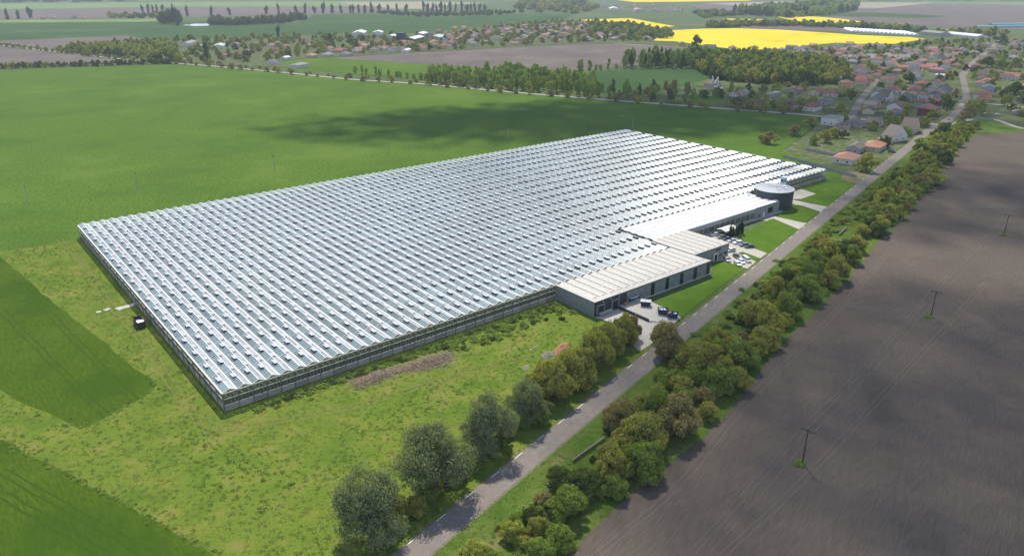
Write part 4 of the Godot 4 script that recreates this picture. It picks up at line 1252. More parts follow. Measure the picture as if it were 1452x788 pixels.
# ---------------------------------------------------------------- villages, trees and what stands in them
func make_village() -> void:
	for e in HOUSES:
		var near: bool = e[11] == 1
		var size := "tall " if e[4] >= 5 else "long " if e[2] >= 16 else ""
		var form: String = {"hip": "hipped", "gable": "gabled", "flat": "flat"}[e[5]]
		var label := "%s%s house, %s %s roof, %s" % [size, e[7], e[6], form, PLACES[e[10]]]
		var o := thing("house", label, "house", Vector3(e[0], 0, e[1]), deg_to_rad(-e[8]), "houses of the near village" if near else "houses " + PLACES[e[10]])
		build_house(o, e[2], e[3], e[4], e[5], e[6], e[7], e[9], near, 0)
	for e in HALLS:
		var o := thing("hall", e[8], "building", Vector3(e[0], 0, e[1]), deg_to_rad(-e[5]))
		build_house(o, e[2], e[3], e[4], "flat" if e[4] > 12 else "gable", e[6], e[7], 0.25, false, 0)
	# more roofs than one can tell apart, packed between the others
	var protos := []
	var k2 := 0
	for rc in ["red", "rust", "brown", "dark red", "salmon", "grey brown", "rust", "grey"]:
		var holder := Node3D.new()
		build_house(holder, [11.0, 13.0, 15.0][k2 % 3], [9.0, 10.0][k2 % 2], [3.0, 3.4, 5.0][k2 % 3], "hip" if k2 % 2 else "gable", rc, ["white", "cream", "white", "grey"][k2 % 4], 0.6, false, 0)
		var am := ArrayMesh.new()
		for ch in holder.get_children():
			am.add_surface_from_arrays(Mesh.PRIMITIVE_TRIANGLES, ch.mesh.surface_get_arrays(0))
			am.surface_set_material(am.get_surface_count() - 1, ch.mesh.surface_get_material(0))
		protos.append(am)
		holder.free()
		k2 += 1
	var rh := RandomNumberGenerator.new()
	rh.seed = 17
	var where := {}
	for e in scatter(HOUSE_AREAS, 9):
		var q := rh.randi() % protos.size()
		if not where.has(q):
			where[q] = []
		where[q].append(Transform3D(Basis(Vector3.UP, deg_to_rad(-35.0 + 90.0 * (rh.randi() % 2) + rh.randf_range(-8, 8))), Vector3(e[0], 0, e[1])))
		packed.append([e[0], e[1], 14.0, 12.0])
	var crowd := thing("distant_houses", "close packed red and grey roofs of the far villages", "houses")
	crowd.set_meta("kind", "stuff")
	for q in where:
		many(crowd, "houses", protos[q], where[q])
	# garden walls beside the first plot
	var wi := 0
	for e in GARDEN_WALLS:
		var a := Vector3(e[0], 0, e[1])
		var b := Vector3(e[2], 0, e[3])
		var o := thing("garden_wall", e[4], "wall", a, atan2(-(b - a).x, -(b - a).z))
		var n := int(a.distance_to(b) / 2.5)
		for k in n:
			box_part(o, "panel", Vector3(-0.06, 0, -k * 2.5 - 2.35), Vector3(0.06, 1.9, -k * 2.5 - 0.1), M.concrete_grey)
			box_part(o, "post", Vector3(-0.1, 0, -k * 2.5 - 0.1), Vector3(0.1, 2.0, -k * 2.5 + 0.1), M.concrete_grey)
	for e in PARKED:
		var col: Color = {"white": lin(0.8, 0.8, 0.8), "blue": lin(0.02, 0.06, 0.16), "silver": lin(0.5, 0.5, 0.5), "dark": lin(0.03, 0.03, 0.035), "red": lin(0.25, 0.02, 0.02)}[e[3]]
		car(e[5], col, Vector3(e[0], 0.13, e[1]), deg_to_rad(-e[2]), e[4], "cars in the village streets")
	# polytunnels
	for k in TUNNELS.size():
		var e: Array = TUNNELS[k]
		var o := thing("polytunnel", e[6], "polytunnel", Vector3(e[0], 0, e[1]), deg_to_rad(-e[2]), e[7])
		var s := Shape.new()
		var n := 10
		for j in n:
			var a := PI * j / n
			var b := PI * (j + 1) / n
			var w: float = e[4] / 2.0
			s.quad(Vector3(cos(a) * w, sin(a) * w * 0.75, 0), Vector3(cos(a) * w, sin(a) * w * 0.75, -e[3]), Vector3(cos(b) * w, sin(b) * w * 0.75, -e[3]), Vector3(cos(b) * w, sin(b) * w * 0.75, 0))
			for z in [0.0, -e[3]]:
				s.tri(Vector3(0, 0, z), Vector3(cos(a) * w, sin(a) * w * 0.75, z), Vector3(cos(b) * w, sin(b) * w * 0.75, z))
		shaped(o, "film", s, M.film if e[5] == 0 else M.teal)
	# the pond in the far fields
	var pond := setting("water", sheet(POND, 0.3, M.water))
	# concrete pump with its folded white boom
	var o := thing("concrete_pump", "white lorry with a tall folded boom like a letter beside the avenue", "lorry", Vector3(PUMP[0], 0, PUMP[1]), 0.7)
	box_part(o, "chassis", Vector3(-1.2, 0.6, -5), Vector3(1.2, 1.5, 5), M.black)
	box_part(o, "cab", Vector3(-1.2, 1.2, -5), Vector3(1.2, 3.2, -3), M.white_metal)
	box_part(o, "hopper", Vector3(-1.1, 1.5, 2.6), Vector3(1.1, 2.6, 5), M.white_metal)
	for x in [-1.1, 1.1]:
		for z in [-3.6, 2.0, 3.6]:
			part(o, "wheel", M.tyre_mesh, Vector3(x, 0.5, z)).scale = Vector3(1.3, 1.6, 1.6)
	var joints := [Vector3(0, 1.5, -1), Vector3(-0.5, 13, -1.2), Vector3(-7, 6.5, -1), Vector3(-11, 15, -1), Vector3(-12, 8, -1)]
	for k in 4:
		var s := Shape.new()
		s.beam(joints[k], joints[k + 1], 0.6, 0.5)
		shaped(o, "boom_section", s, M.white_metal)

func scatter(areas: Array, seed_: int) -> Array:
	# trees spread over each area, clear of one another, of houses and of streets
	var r := RandomNumberGenerator.new()
	r.seed = seed_
	var out := []
	var stand := []
	for e in HOUSES:
		stand.append([Vector2(e[0], e[1]), maxf(e[2], e[3]) * 0.6])
	for e in HALLS:
		stand.append([Vector2(e[0], e[1]), maxf(e[2], e[3]) * 0.55])
	for e in packed:
		stand.append([Vector2(e[0], e[1]), 7.5])
	for e in areas:
		var f := PackedVector2Array()
		for p in e[0]:
			f.append(Vector2(p[0], p[1]))
		var lo := f[0]
		var hi := f[0]
		for p in f:
			lo = lo.min(p)
			hi = hi.max(p)
		var near := stand.filter(func(h): return h[0].x > lo.x - 20 and h[0].x < hi.x + 20 and h[0].y > lo.y - 20 and h[0].y < hi.y + 20)
		var got := {}
		var count := 0
		for k in e[7] * 14:
			var p := Vector2(r.randf_range(lo.x, hi.x), r.randf_range(lo.y, hi.y))
			if not Geometry2D.is_point_in_polygon(p, f):
				continue
			var c := Vector2i((p / e[1]).floor())
			var ok := true
			for i in [-1, 0, 1]:
				for j in [-1, 0, 1]:
					var q = got.get(c + Vector2i(i, j))
					ok = ok and (q == null or q.distance_to(p) > e[1] * 0.8)
			for h in near:
				ok = ok and h[0].distance_to(p) > h[1]
			for name_ in ROADS:
				var line: Array = ROADS[name_][0]
				for j in line.size() - 1:
					if not ok:
						break
					var a := Vector2(line[j][0], line[j][1])
					var b := Vector2(line[j + 1][0], line[j + 1][1])
					ok = p.distance_to(Geometry2D.get_closest_point_to_segment(p, a, b)) > ROADS[name_][1] + 3.0
			if not ok:
				continue
			got[c] = p
			out.append([p.x, p.y, r.randf_range(e[2], e[3]), r.randf_range(e[4], e[5]), e[6][r.randi() % e[6].size()]])
			count += 1
			if count >= e[7]:
				break
	return out

func make_trees() -> void:
	var k := 0
	for e in TREES:
		var kind: String = e[4]
		var called: String = "bush" if kind == "bush" or e[2] < 4.4 and e[6] == 1 else "poplar_tree" if kind in ["poplar", "slim"] else "avenue_tree" if e[6] == 3 else "tree"
		var label: String = LABELS[e[5]]
		if e[8] > 0:
			var n: int = e[8]
			var end: String = "th" if n % 100 > 10 and n % 100 < 21 else ["th", "st", "nd", "rd", "th", "th", "th", "th", "th", "th"][n % 10]
			label = "%d%s %s, %s" % [n, end, label, ["towards the dock yard", "towards the village", "", "from the village", "", "", "from the village"][e[6]]]
		plant(called, label, called.replace("_tree", "").replace("avenue", "avenue tree"), e[0], e[1], e[2], e[3], kind, e[7], k % 3, fmod(k * 2.399, TAU), GROUPS[e[6]])
		k += 1
	plant_mass("hedge", "long dark hedge of bushy trees behind the wheat field", "hedge", HEDGE, "mid", 11)
	plant_mass("copse_trees", "mixed dark trees filling the strip wood beyond the avenue", "trees", STRIP, "mid", 12)
	plant_mass("garden_trees", "scattered green garden trees among the village houses", "trees", scatter(GARDEN_AREAS, 3), "mid", 3)
	plant_mass("woodland", "dense dark woods and hedges across the distant fields", "trees", scatter(WOOD_AREAS, 5), "far", 4)

func make_grass() -> void:
	# tufts of rough grass and weeds
	var r := RandomNumberGenerator.new()
	r.seed = 21
	var s := Shape.new()
	for k in 9:
		var a := r.randf_range(0, TAU)
		var d := Vector3(cos(a), 0, sin(a))
		var w := d.cross(Vector3.UP) * 0.09
		var root := d * r.randf_range(0.0, 0.25)
		s.tri(root - w, root + w, root + d * r.randf_range(0.35, 0.7) + Vector3(0, r.randf_range(0.25, 0.5), 0))
	for p in s.v:
		s.c.append(Color.WHITE)
	var m := s.mesh(M.grass_blade)
	var n := FastNoiseLite.new()
	n.seed = 5
	n.frequency = 0.03
	var sets := [["meadow_grass", "rough yellow-green meadow grass around the greenhouse", GROUND.meadow, 30000, [-240.0, 60.0, -330.0, -95.0], 0.0], ["verge_grass", "green verge grass between the road and the tree belt", GROUND.verge, 26000, [-40.0, 260.0, -480.0, -95.0], 0.1]]
	var hide := PackedVector2Array()
	for p in lift([[-1.5, -1.5], [122, -1.5], [122, 190], [-1.5, 190]]):
		hide.append(Vector2(p[0], p[1]))
	var blocks := [hide]
	for outline in [GROUND.left_crop, GROUND.near_crop, lift([[119.5, -19], [146, -19], [146, -40], [120, -47], [113, -48], [117, -35], [121.5, -26]])]:
		var f := PackedVector2Array()
		for p in outline:
			f.append(Vector2(p[0], p[1]))
		blocks.append(f)
	var ra := Vector2(ROADS.main_road[0][0][0], ROADS.main_road[0][0][1])
	var rb := Vector2(ROADS.main_road[0][2][0], ROADS.main_road[0][2][1])
	for e in sets:
		var f := PackedVector2Array()
		for p in e[2]:
			f.append(Vector2(p[0], p[1]))
		var where := []
		var tints := PackedColorArray()
		for k in e[3]:
			var p := Vector2(r.randf_range(e[4][0], e[4][1]), r.randf_range(e[4][2], e[4][3]))
			if not Geometry2D.is_point_in_polygon(p, f):
				continue
			var skip := p.distance_to(Geometry2D.get_closest_point_to_segment(p, ra, rb)) < 3.7
			for b in blocks:
				skip = skip or Geometry2D.is_point_in_polygon(p, b)
			if skip:
				continue
			var q := n.get_noise_2d(p.x, p.y)
			var h := r.randf_range(0.2, 0.5) * (1.0 + maxf(q, -0.5))
			where.append(Transform3D(Basis(Vector3.UP, r.randf_range(0, TAU)).scaled_local(Vector3(1.0, h, 1.0)), Vector3(p.x, 0, p.y)))
			var dry := clampf(0.35 - q * 0.9 + r.randfn() * 0.2 - e[5] * 2.0, 0.0, 1.0)
			var g := r.randf_range(0.8, 1.15)
			tints.append(Color(lerpf(0.11, 0.22, dry) * g, lerpf(0.18, 0.23, dry) * g, lerpf(0.026, 0.05, dry) * g))
		var o := thing(e[0], e[1], "grass")
		o.set_meta("kind", "stuff")
		many(o, "tufts", m, where, tints)
	# taller weeds along the glass front and the field edges
	var weeds := []
	for k in 420:
		var u := r.randf_range(6, 118)
		var v := -3.0 - absf(r.randfn()) * (1.2 + 4.5 * clampf((u - 40.0) / 60.0, 0, 1))
		if u > 33 and u < 67 and v < -6:
			continue
		var p := at_uv(u, v)
		var sz := r.randf_range(0.5, 1.3)
		weeds.append([p.x, p.z, sz * 0.9, sz * 1.2, "bush" if r.randf() < 0.75 else "dark"])
	for k in 40:
		var p := Vector2(r.randf_range(-230, 40), r.randf_range(-300, -100))
		var ok := false
		var f := PackedVector2Array()
		for q in GROUND.meadow:
			f.append(Vector2(q[0], q[1]))
		ok = Geometry2D.is_point_in_polygon(p, f)
		for b in blocks:
			ok = ok and not Geometry2D.is_point_in_polygon(p, b)
		if ok and p.distance_to(Geometry2D.get_closest_point_to_segment(p, ra, rb)) > 5:
			weeds.append([p.x, p.y, r.randf_range(0.3, 0.7), r.randf_range(0.6, 1.3), "bush"])
	for e in EDGES:
		var a := Vector2(e[0], e[1])
		var b := Vector2(e[2], e[3])
		var cnt := int(a.distance_to(b) / 1.1)
		for k in cnt:
			var p := a.lerp(b, float(k) / cnt) + Vector2(r.randfn(), r.randfn()) * 0.7
			weeds.append([p.x, p.y, r.randf_range(0.2, 0.5), r.randf_range(0.4, 0.8), "bush"])
	plant_mass("weeds", "dark leafy weeds along the glass wall and field edges", "weeds", weeds, "far", 6)
	# undergrowth of the belt
	var under := []
	for e in TREES:
		if GROUPS[e[6]].contains("belt"):
			for j in 3:
				under.append([e[0] + r.randfn() * 2.4, e[1] + r.randfn() * 2.4, r.randf_range(0.7, 1.8), r.randf_range(1.0, 2.0), ["bush", "dark", "bush", "olive"][r.randi() % 4]])
	plant_mass("undergrowth", "low leafy undergrowth beneath the roadside tree belt", "undergrowth", under, "mid", 8)

func make_clouds() -> void:
	# the broken clouds whose shadows lie on the fields: puffs, thinning towards the rim
	var r := RandomNumberGenerator.new()
	r.seed = 63
	var ball := SphereMesh.new()
	ball.radius = 1.0
	ball.height = 2.0
	ball.radial_segments = 10
	ball.rings = 5
	ball.material = M.cloud
	var k := 0
	for e in CLOUDS:
		var where := []
		var area: float = PI * e[2] * e[3]
		var size: float = e[5]
		var n := int(area / (PI * size * size) * e[4] * 1.6)
		for j in n:
			var a := r.randf_range(0, TAU)
			var q := sqrt(r.randf())
			if r.randf() > pow(1.0 - q * q, 0.45 if size < 3.0 else 1.0):
				continue
			var p := Vector3(e[0] + cos(a) * q * e[2], 0, e[1] + sin(a) * q * e[3])
			p += SUN * (CLOUD_HEIGHT + r.randf_range(0, 60.0) * (1.0 - q)) / SUN.y
			var sz := size * r.randf_range(0.6, 1.35)
			where.append(Transform3D(Basis.from_scale(Vector3(sz, sz * 0.6, sz)), p))
		var o := thing("cloud", CLOUD_LABELS[k], "cloud", Vector3.ZERO, 0, "clouds over the fields")
		o.set_meta("kind", "stuff")
		many(o, "puffs", ball, where)
		k += 1

const CLOUD_HEIGHT := 1400.0
const SUN := Vector3(-0.07, 0.819, -0.569)

func sky_cover() -> ImageTexture:
	# broken fair-weather cloud, the same all round
	var n := FastNoiseLite.new()
	n.seed = 14
	n.frequency = 1.5
	n.fractal_octaves = 5
	var w := 512
	var h := 256
	var im := Image.create(w, h, false, Image.FORMAT_RGBA8)
	for y in h:
		var up := PI * (0.5 - (y + 0.5) / h)
		if up <= 0.0:
			continue
		for x in w:
			var a := TAU * x / w
			var d := Vector3(cos(a) * cos(up), sin(up), sin(a) * cos(up))
			var q := d / (d.y + 0.25)
			var c := smoothstep(-0.02, 0.42, n.get_noise_3d(q.x, q.y * 0.5, q.z))
			im.set_pixel(x, y, Color(1, 1, 1, c))
	return ImageTexture.create_from_image(im)

func make_materials() -> void:
	M.alu = worn(lin(0.8, 0.8, 0.8), 0.45, 0.0, 5.0, 1)
	M.alu_dull = plain(lin(0.42, 0.43, 0.43), 0.5, 0.2)
	M.post = plain(lin(0.16, 0.17, 0.165), 0.6, 0.2)
	M.cream = worn(lin(0.72, 0.66, 0.52), 0.7, 0, 4.0, 1)
	M.brace = plain(lin(0.42, 0.38, 0.1), 0.7)
	# panes differ in how much lime wash and dust they carry
	M.clear_panes = []
	M.chalk_panes = []
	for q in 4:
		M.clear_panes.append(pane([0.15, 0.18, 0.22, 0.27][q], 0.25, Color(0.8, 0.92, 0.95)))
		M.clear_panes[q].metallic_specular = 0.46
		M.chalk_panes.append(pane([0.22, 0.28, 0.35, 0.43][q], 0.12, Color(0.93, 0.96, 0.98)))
	M.vent_glass = pane(0.42, 0.15, Color(0.95, 0.96, 0.97))
	M.net = plain(lin(0.012, 0.013, 0.012), 1.0)
	M.wall_glass = pane(0.1, 0.04, Color(0.8, 0.85, 0.82))
	M.dark_glass = plain(lin(0.012, 0.016, 0.018), 0.08)
	M.plinth = [worn(lin(0.5, 0.46, 0.39), 0.8, 0, 1.6, 2), worn(lin(0.58, 0.535, 0.46), 0.8, 0, 2.1, 2), worn(lin(0.42, 0.385, 0.33), 0.8, 0, 1.3, 2)]
	M.floor_cloth = worn(lin(0.07, 0.075, 0.07), 0.9, 0, 8.0, 1)
	M.crop_leaf = worn(lin(0.06, 0.1, 0.022), 0.8, 0, 3.0, 2)
	M.clad_light = worn(lin(0.24, 0.265, 0.27), 0.55, 0.1, 9.0, 1)
	M.clad_mid = worn(lin(0.2, 0.225, 0.24), 0.55, 0.1, 6.0, 1)
	M.clad_dark = worn(lin(0.035, 0.04, 0.048), 0.5, 0.1, 7.0, 1)
	M.clad_pale = worn(lin(0.33, 0.34, 0.34), 0.7, 0.0, 6.0, 1)
	M.roof_cream = worn(lin(0.43, 0.405, 0.37), 0.6, 0.0, 9.0, 1)
	M.roof_white = worn(lin(0.8, 0.8, 0.8), 0.35, 0.0, 8.0, 1)
	M.seam = plain(lin(0.09, 0.075, 0.065), 0.9)
	M.seam_pale = plain(lin(0.2, 0.2, 0.23), 0.8)
	M.black = plain(lin(0.018, 0.018, 0.02), 0.6)
	M.concrete_plain = worn(lin(0.44, 0.41, 0.36), 0.9, 0, 4.0, 1)
	M.concrete_grey = worn(lin(0.34, 0.34, 0.34), 0.9, 0, 4.0, 1)
	M.white_metal = plain(lin(0.76, 0.77, 0.78), 0.4)
	M.frame = plain(lin(0.7, 0.7, 0.69), 0.6)
	M.frame_dark = plain(lin(0.045, 0.055, 0.055), 0.4)
	M.door = plain(lin(0.12, 0.07, 0.04), 0.7)
	M.chimney = worn(lin(0.26, 0.14, 0.1), 0.9, 0, 2.0, 2)
	M.tank = worn(lin(0.045, 0.06, 0.075), 0.45, 0.3, 7.0, 1)
	M.lid = worn(lin(0.4, 0.42, 0.44), 0.45, 0.3, 6.0, 1)
	M.blue = plain(lin(0.05, 0.16, 0.4), 0.4)
	M.blue_dark = worn(lin(0.03, 0.05, 0.12), 0.5, 0, 2.0, 2)
	M.red_paint = plain(lin(0.45, 0.1, 0.08), 0.6)
	M.maroon = worn(lin(0.075, 0.03, 0.03), 0.8, 0, 2.0, 2)
	M.wood_red = worn(lin(0.35, 0.2, 0.15), 0.9, 0, 1.0, 1)
	M.wood_dark = worn(lin(0.07, 0.06, 0.05), 0.9, 0, 1.0, 2)
	M.wood_pale = worn(lin(0.42, 0.36, 0.26), 0.9, 0, 1.0, 2)
	M.orange_soil = worn(lin(0.36, 0.2, 0.09), 1.0, 0, 2.0, 2)
	M.gravel = worn(lin(0.24, 0.22, 0.19), 1.0, 0, 1.4, 2)
	M.canvas = worn(lin(0.62, 0.6, 0.56), 0.9, 0, 3.0, 1)
	M.straw = plain(lin(0.36, 0.29, 0.21), 1.0)
	M.straw.vertex_color_use_as_albedo = true
	M.grass_blade = plain(Color.WHITE, 0.9)
	M.grass_blade.vertex_color_use_as_albedo = true
	M.grass_blade.metallic_specular = 0.2
	M.grass_blade.backlight_enabled = true
	M.grass_blade.backlight = Color(0.95, 0.95, 0.7)
	M.car_glass = plain(lin(0.015, 0.018, 0.022), 0.06)
	M.lamp_glass = plain(lin(0.7, 0.7, 0.72), 0.15)
	M.red_glass = plain(lin(0.3, 0.02, 0.02), 0.2)
	M.wire = plain(lin(0.3, 0.3, 0.3), 0.4, 0.6)
	M.film = plain(lin(0.85, 0.86, 0.88), 0.4)
	M.teal = plain(lin(0.12, 0.28, 0.28), 0.5)
	M.water = plain(lin(0.25, 0.27, 0.28), 0.1)
	M.cloud = plain(lin(0.85, 0.85, 0.86), 1.0)
	M.cloud.backlight_enabled = true
	M.cloud.backlight = Color(1, 1, 1)
	var ty := Shape.new()
	ty.tube(Vector3(-0.11, 0, 0), Vector3(0.11, 0, 0), 0.32, 0.32, 14, true)
	M.tyre_mesh = ty.mesh(M.black)
	var rim := Shape.new()
	rim.tube(Vector3(-0.1, 0, 0), Vector3(0.1, 0, 0), 0.2, 0.2, 10, true)
	rim.tube(Vector3(0.1, 0, 0), Vector3(-0.1, 0, 0), 0.2, 0.2, 10, true)
	M.rim_mesh = rim.mesh(M.alu_dull)

func _ready() -> void:
	var cam := Camera3D.new()
	cam.name = "camera"
	add_child(cam)
	cam.position = Vector3(0, CAMERA_HEIGHT, 0)
	cam.rotation_degrees = Vector3(-22.0, 0, 0)
	cam.fov = 41.14
	cam.near = 1.0
	cam.far = 20000.0
	var env := Environment.new()
	env.background_mode = Environment.BG_SKY
	var sky := Sky.new()
	var sm := ProceduralSkyMaterial.new()
	sm.sky_top_color = Color(0.46, 0.56, 0.72)
	sm.sky_horizon_color = Color(0.82, 0.86, 0.9)
	sm.sky_curve = 0.16
	sm.ground_bottom_color = Color(0.3, 0.33, 0.28)
	sm.ground_horizon_color = Color(0.6, 0.66, 0.7)
	sm.sun_angle_max = 30.0
	sm.sky_cover = sky_cover()
	sm.sky_cover_modulate = Color(0.75, 0.75, 0.75, 0.8)
	sky.sky_material = sm
	env.sky = sky
	env.tonemap_mode = Environment.TONE_MAPPER_LINEAR
	env.tonemap_exposure = 1.5
	env.sdfgi_enabled = true
	env.ssao_enabled = true
	env.ssil_enabled = true
	env.fog_enabled = true
	env.fog_mode = Environment.FOG_MODE_EXPONENTIAL
	env.fog_light_color = Color(0.84, 0.88, 0.93)
	env.fog_density = 0.000085
	var we := WorldEnvironment.new()
	we.name = "world"
	we.environment = env
	add_child(we)
	var sun := DirectionalLight3D.new()
	sun.name = "sun"
	sun.light_energy = 1.3
	sun.light_color = Color(1.0, 0.97, 0.91)
	sun.light_angular_distance = 0.6
	sun.shadow_enabled = true
	add_child(sun)
	sun.basis = Basis.looking_at(-SUN, Vector3.UP)
	make_materials()
	make_plants()
	make_ground()
	make_yards()
	make_greenhouse()
	make_packing_hall()
	make_office()
	make_energy_hall()
	make_tank()
	make_village()
	make_trees()
	make_yard_things()
	make_heaps()
	make_poles()
	make_grass()
	make_clouds()

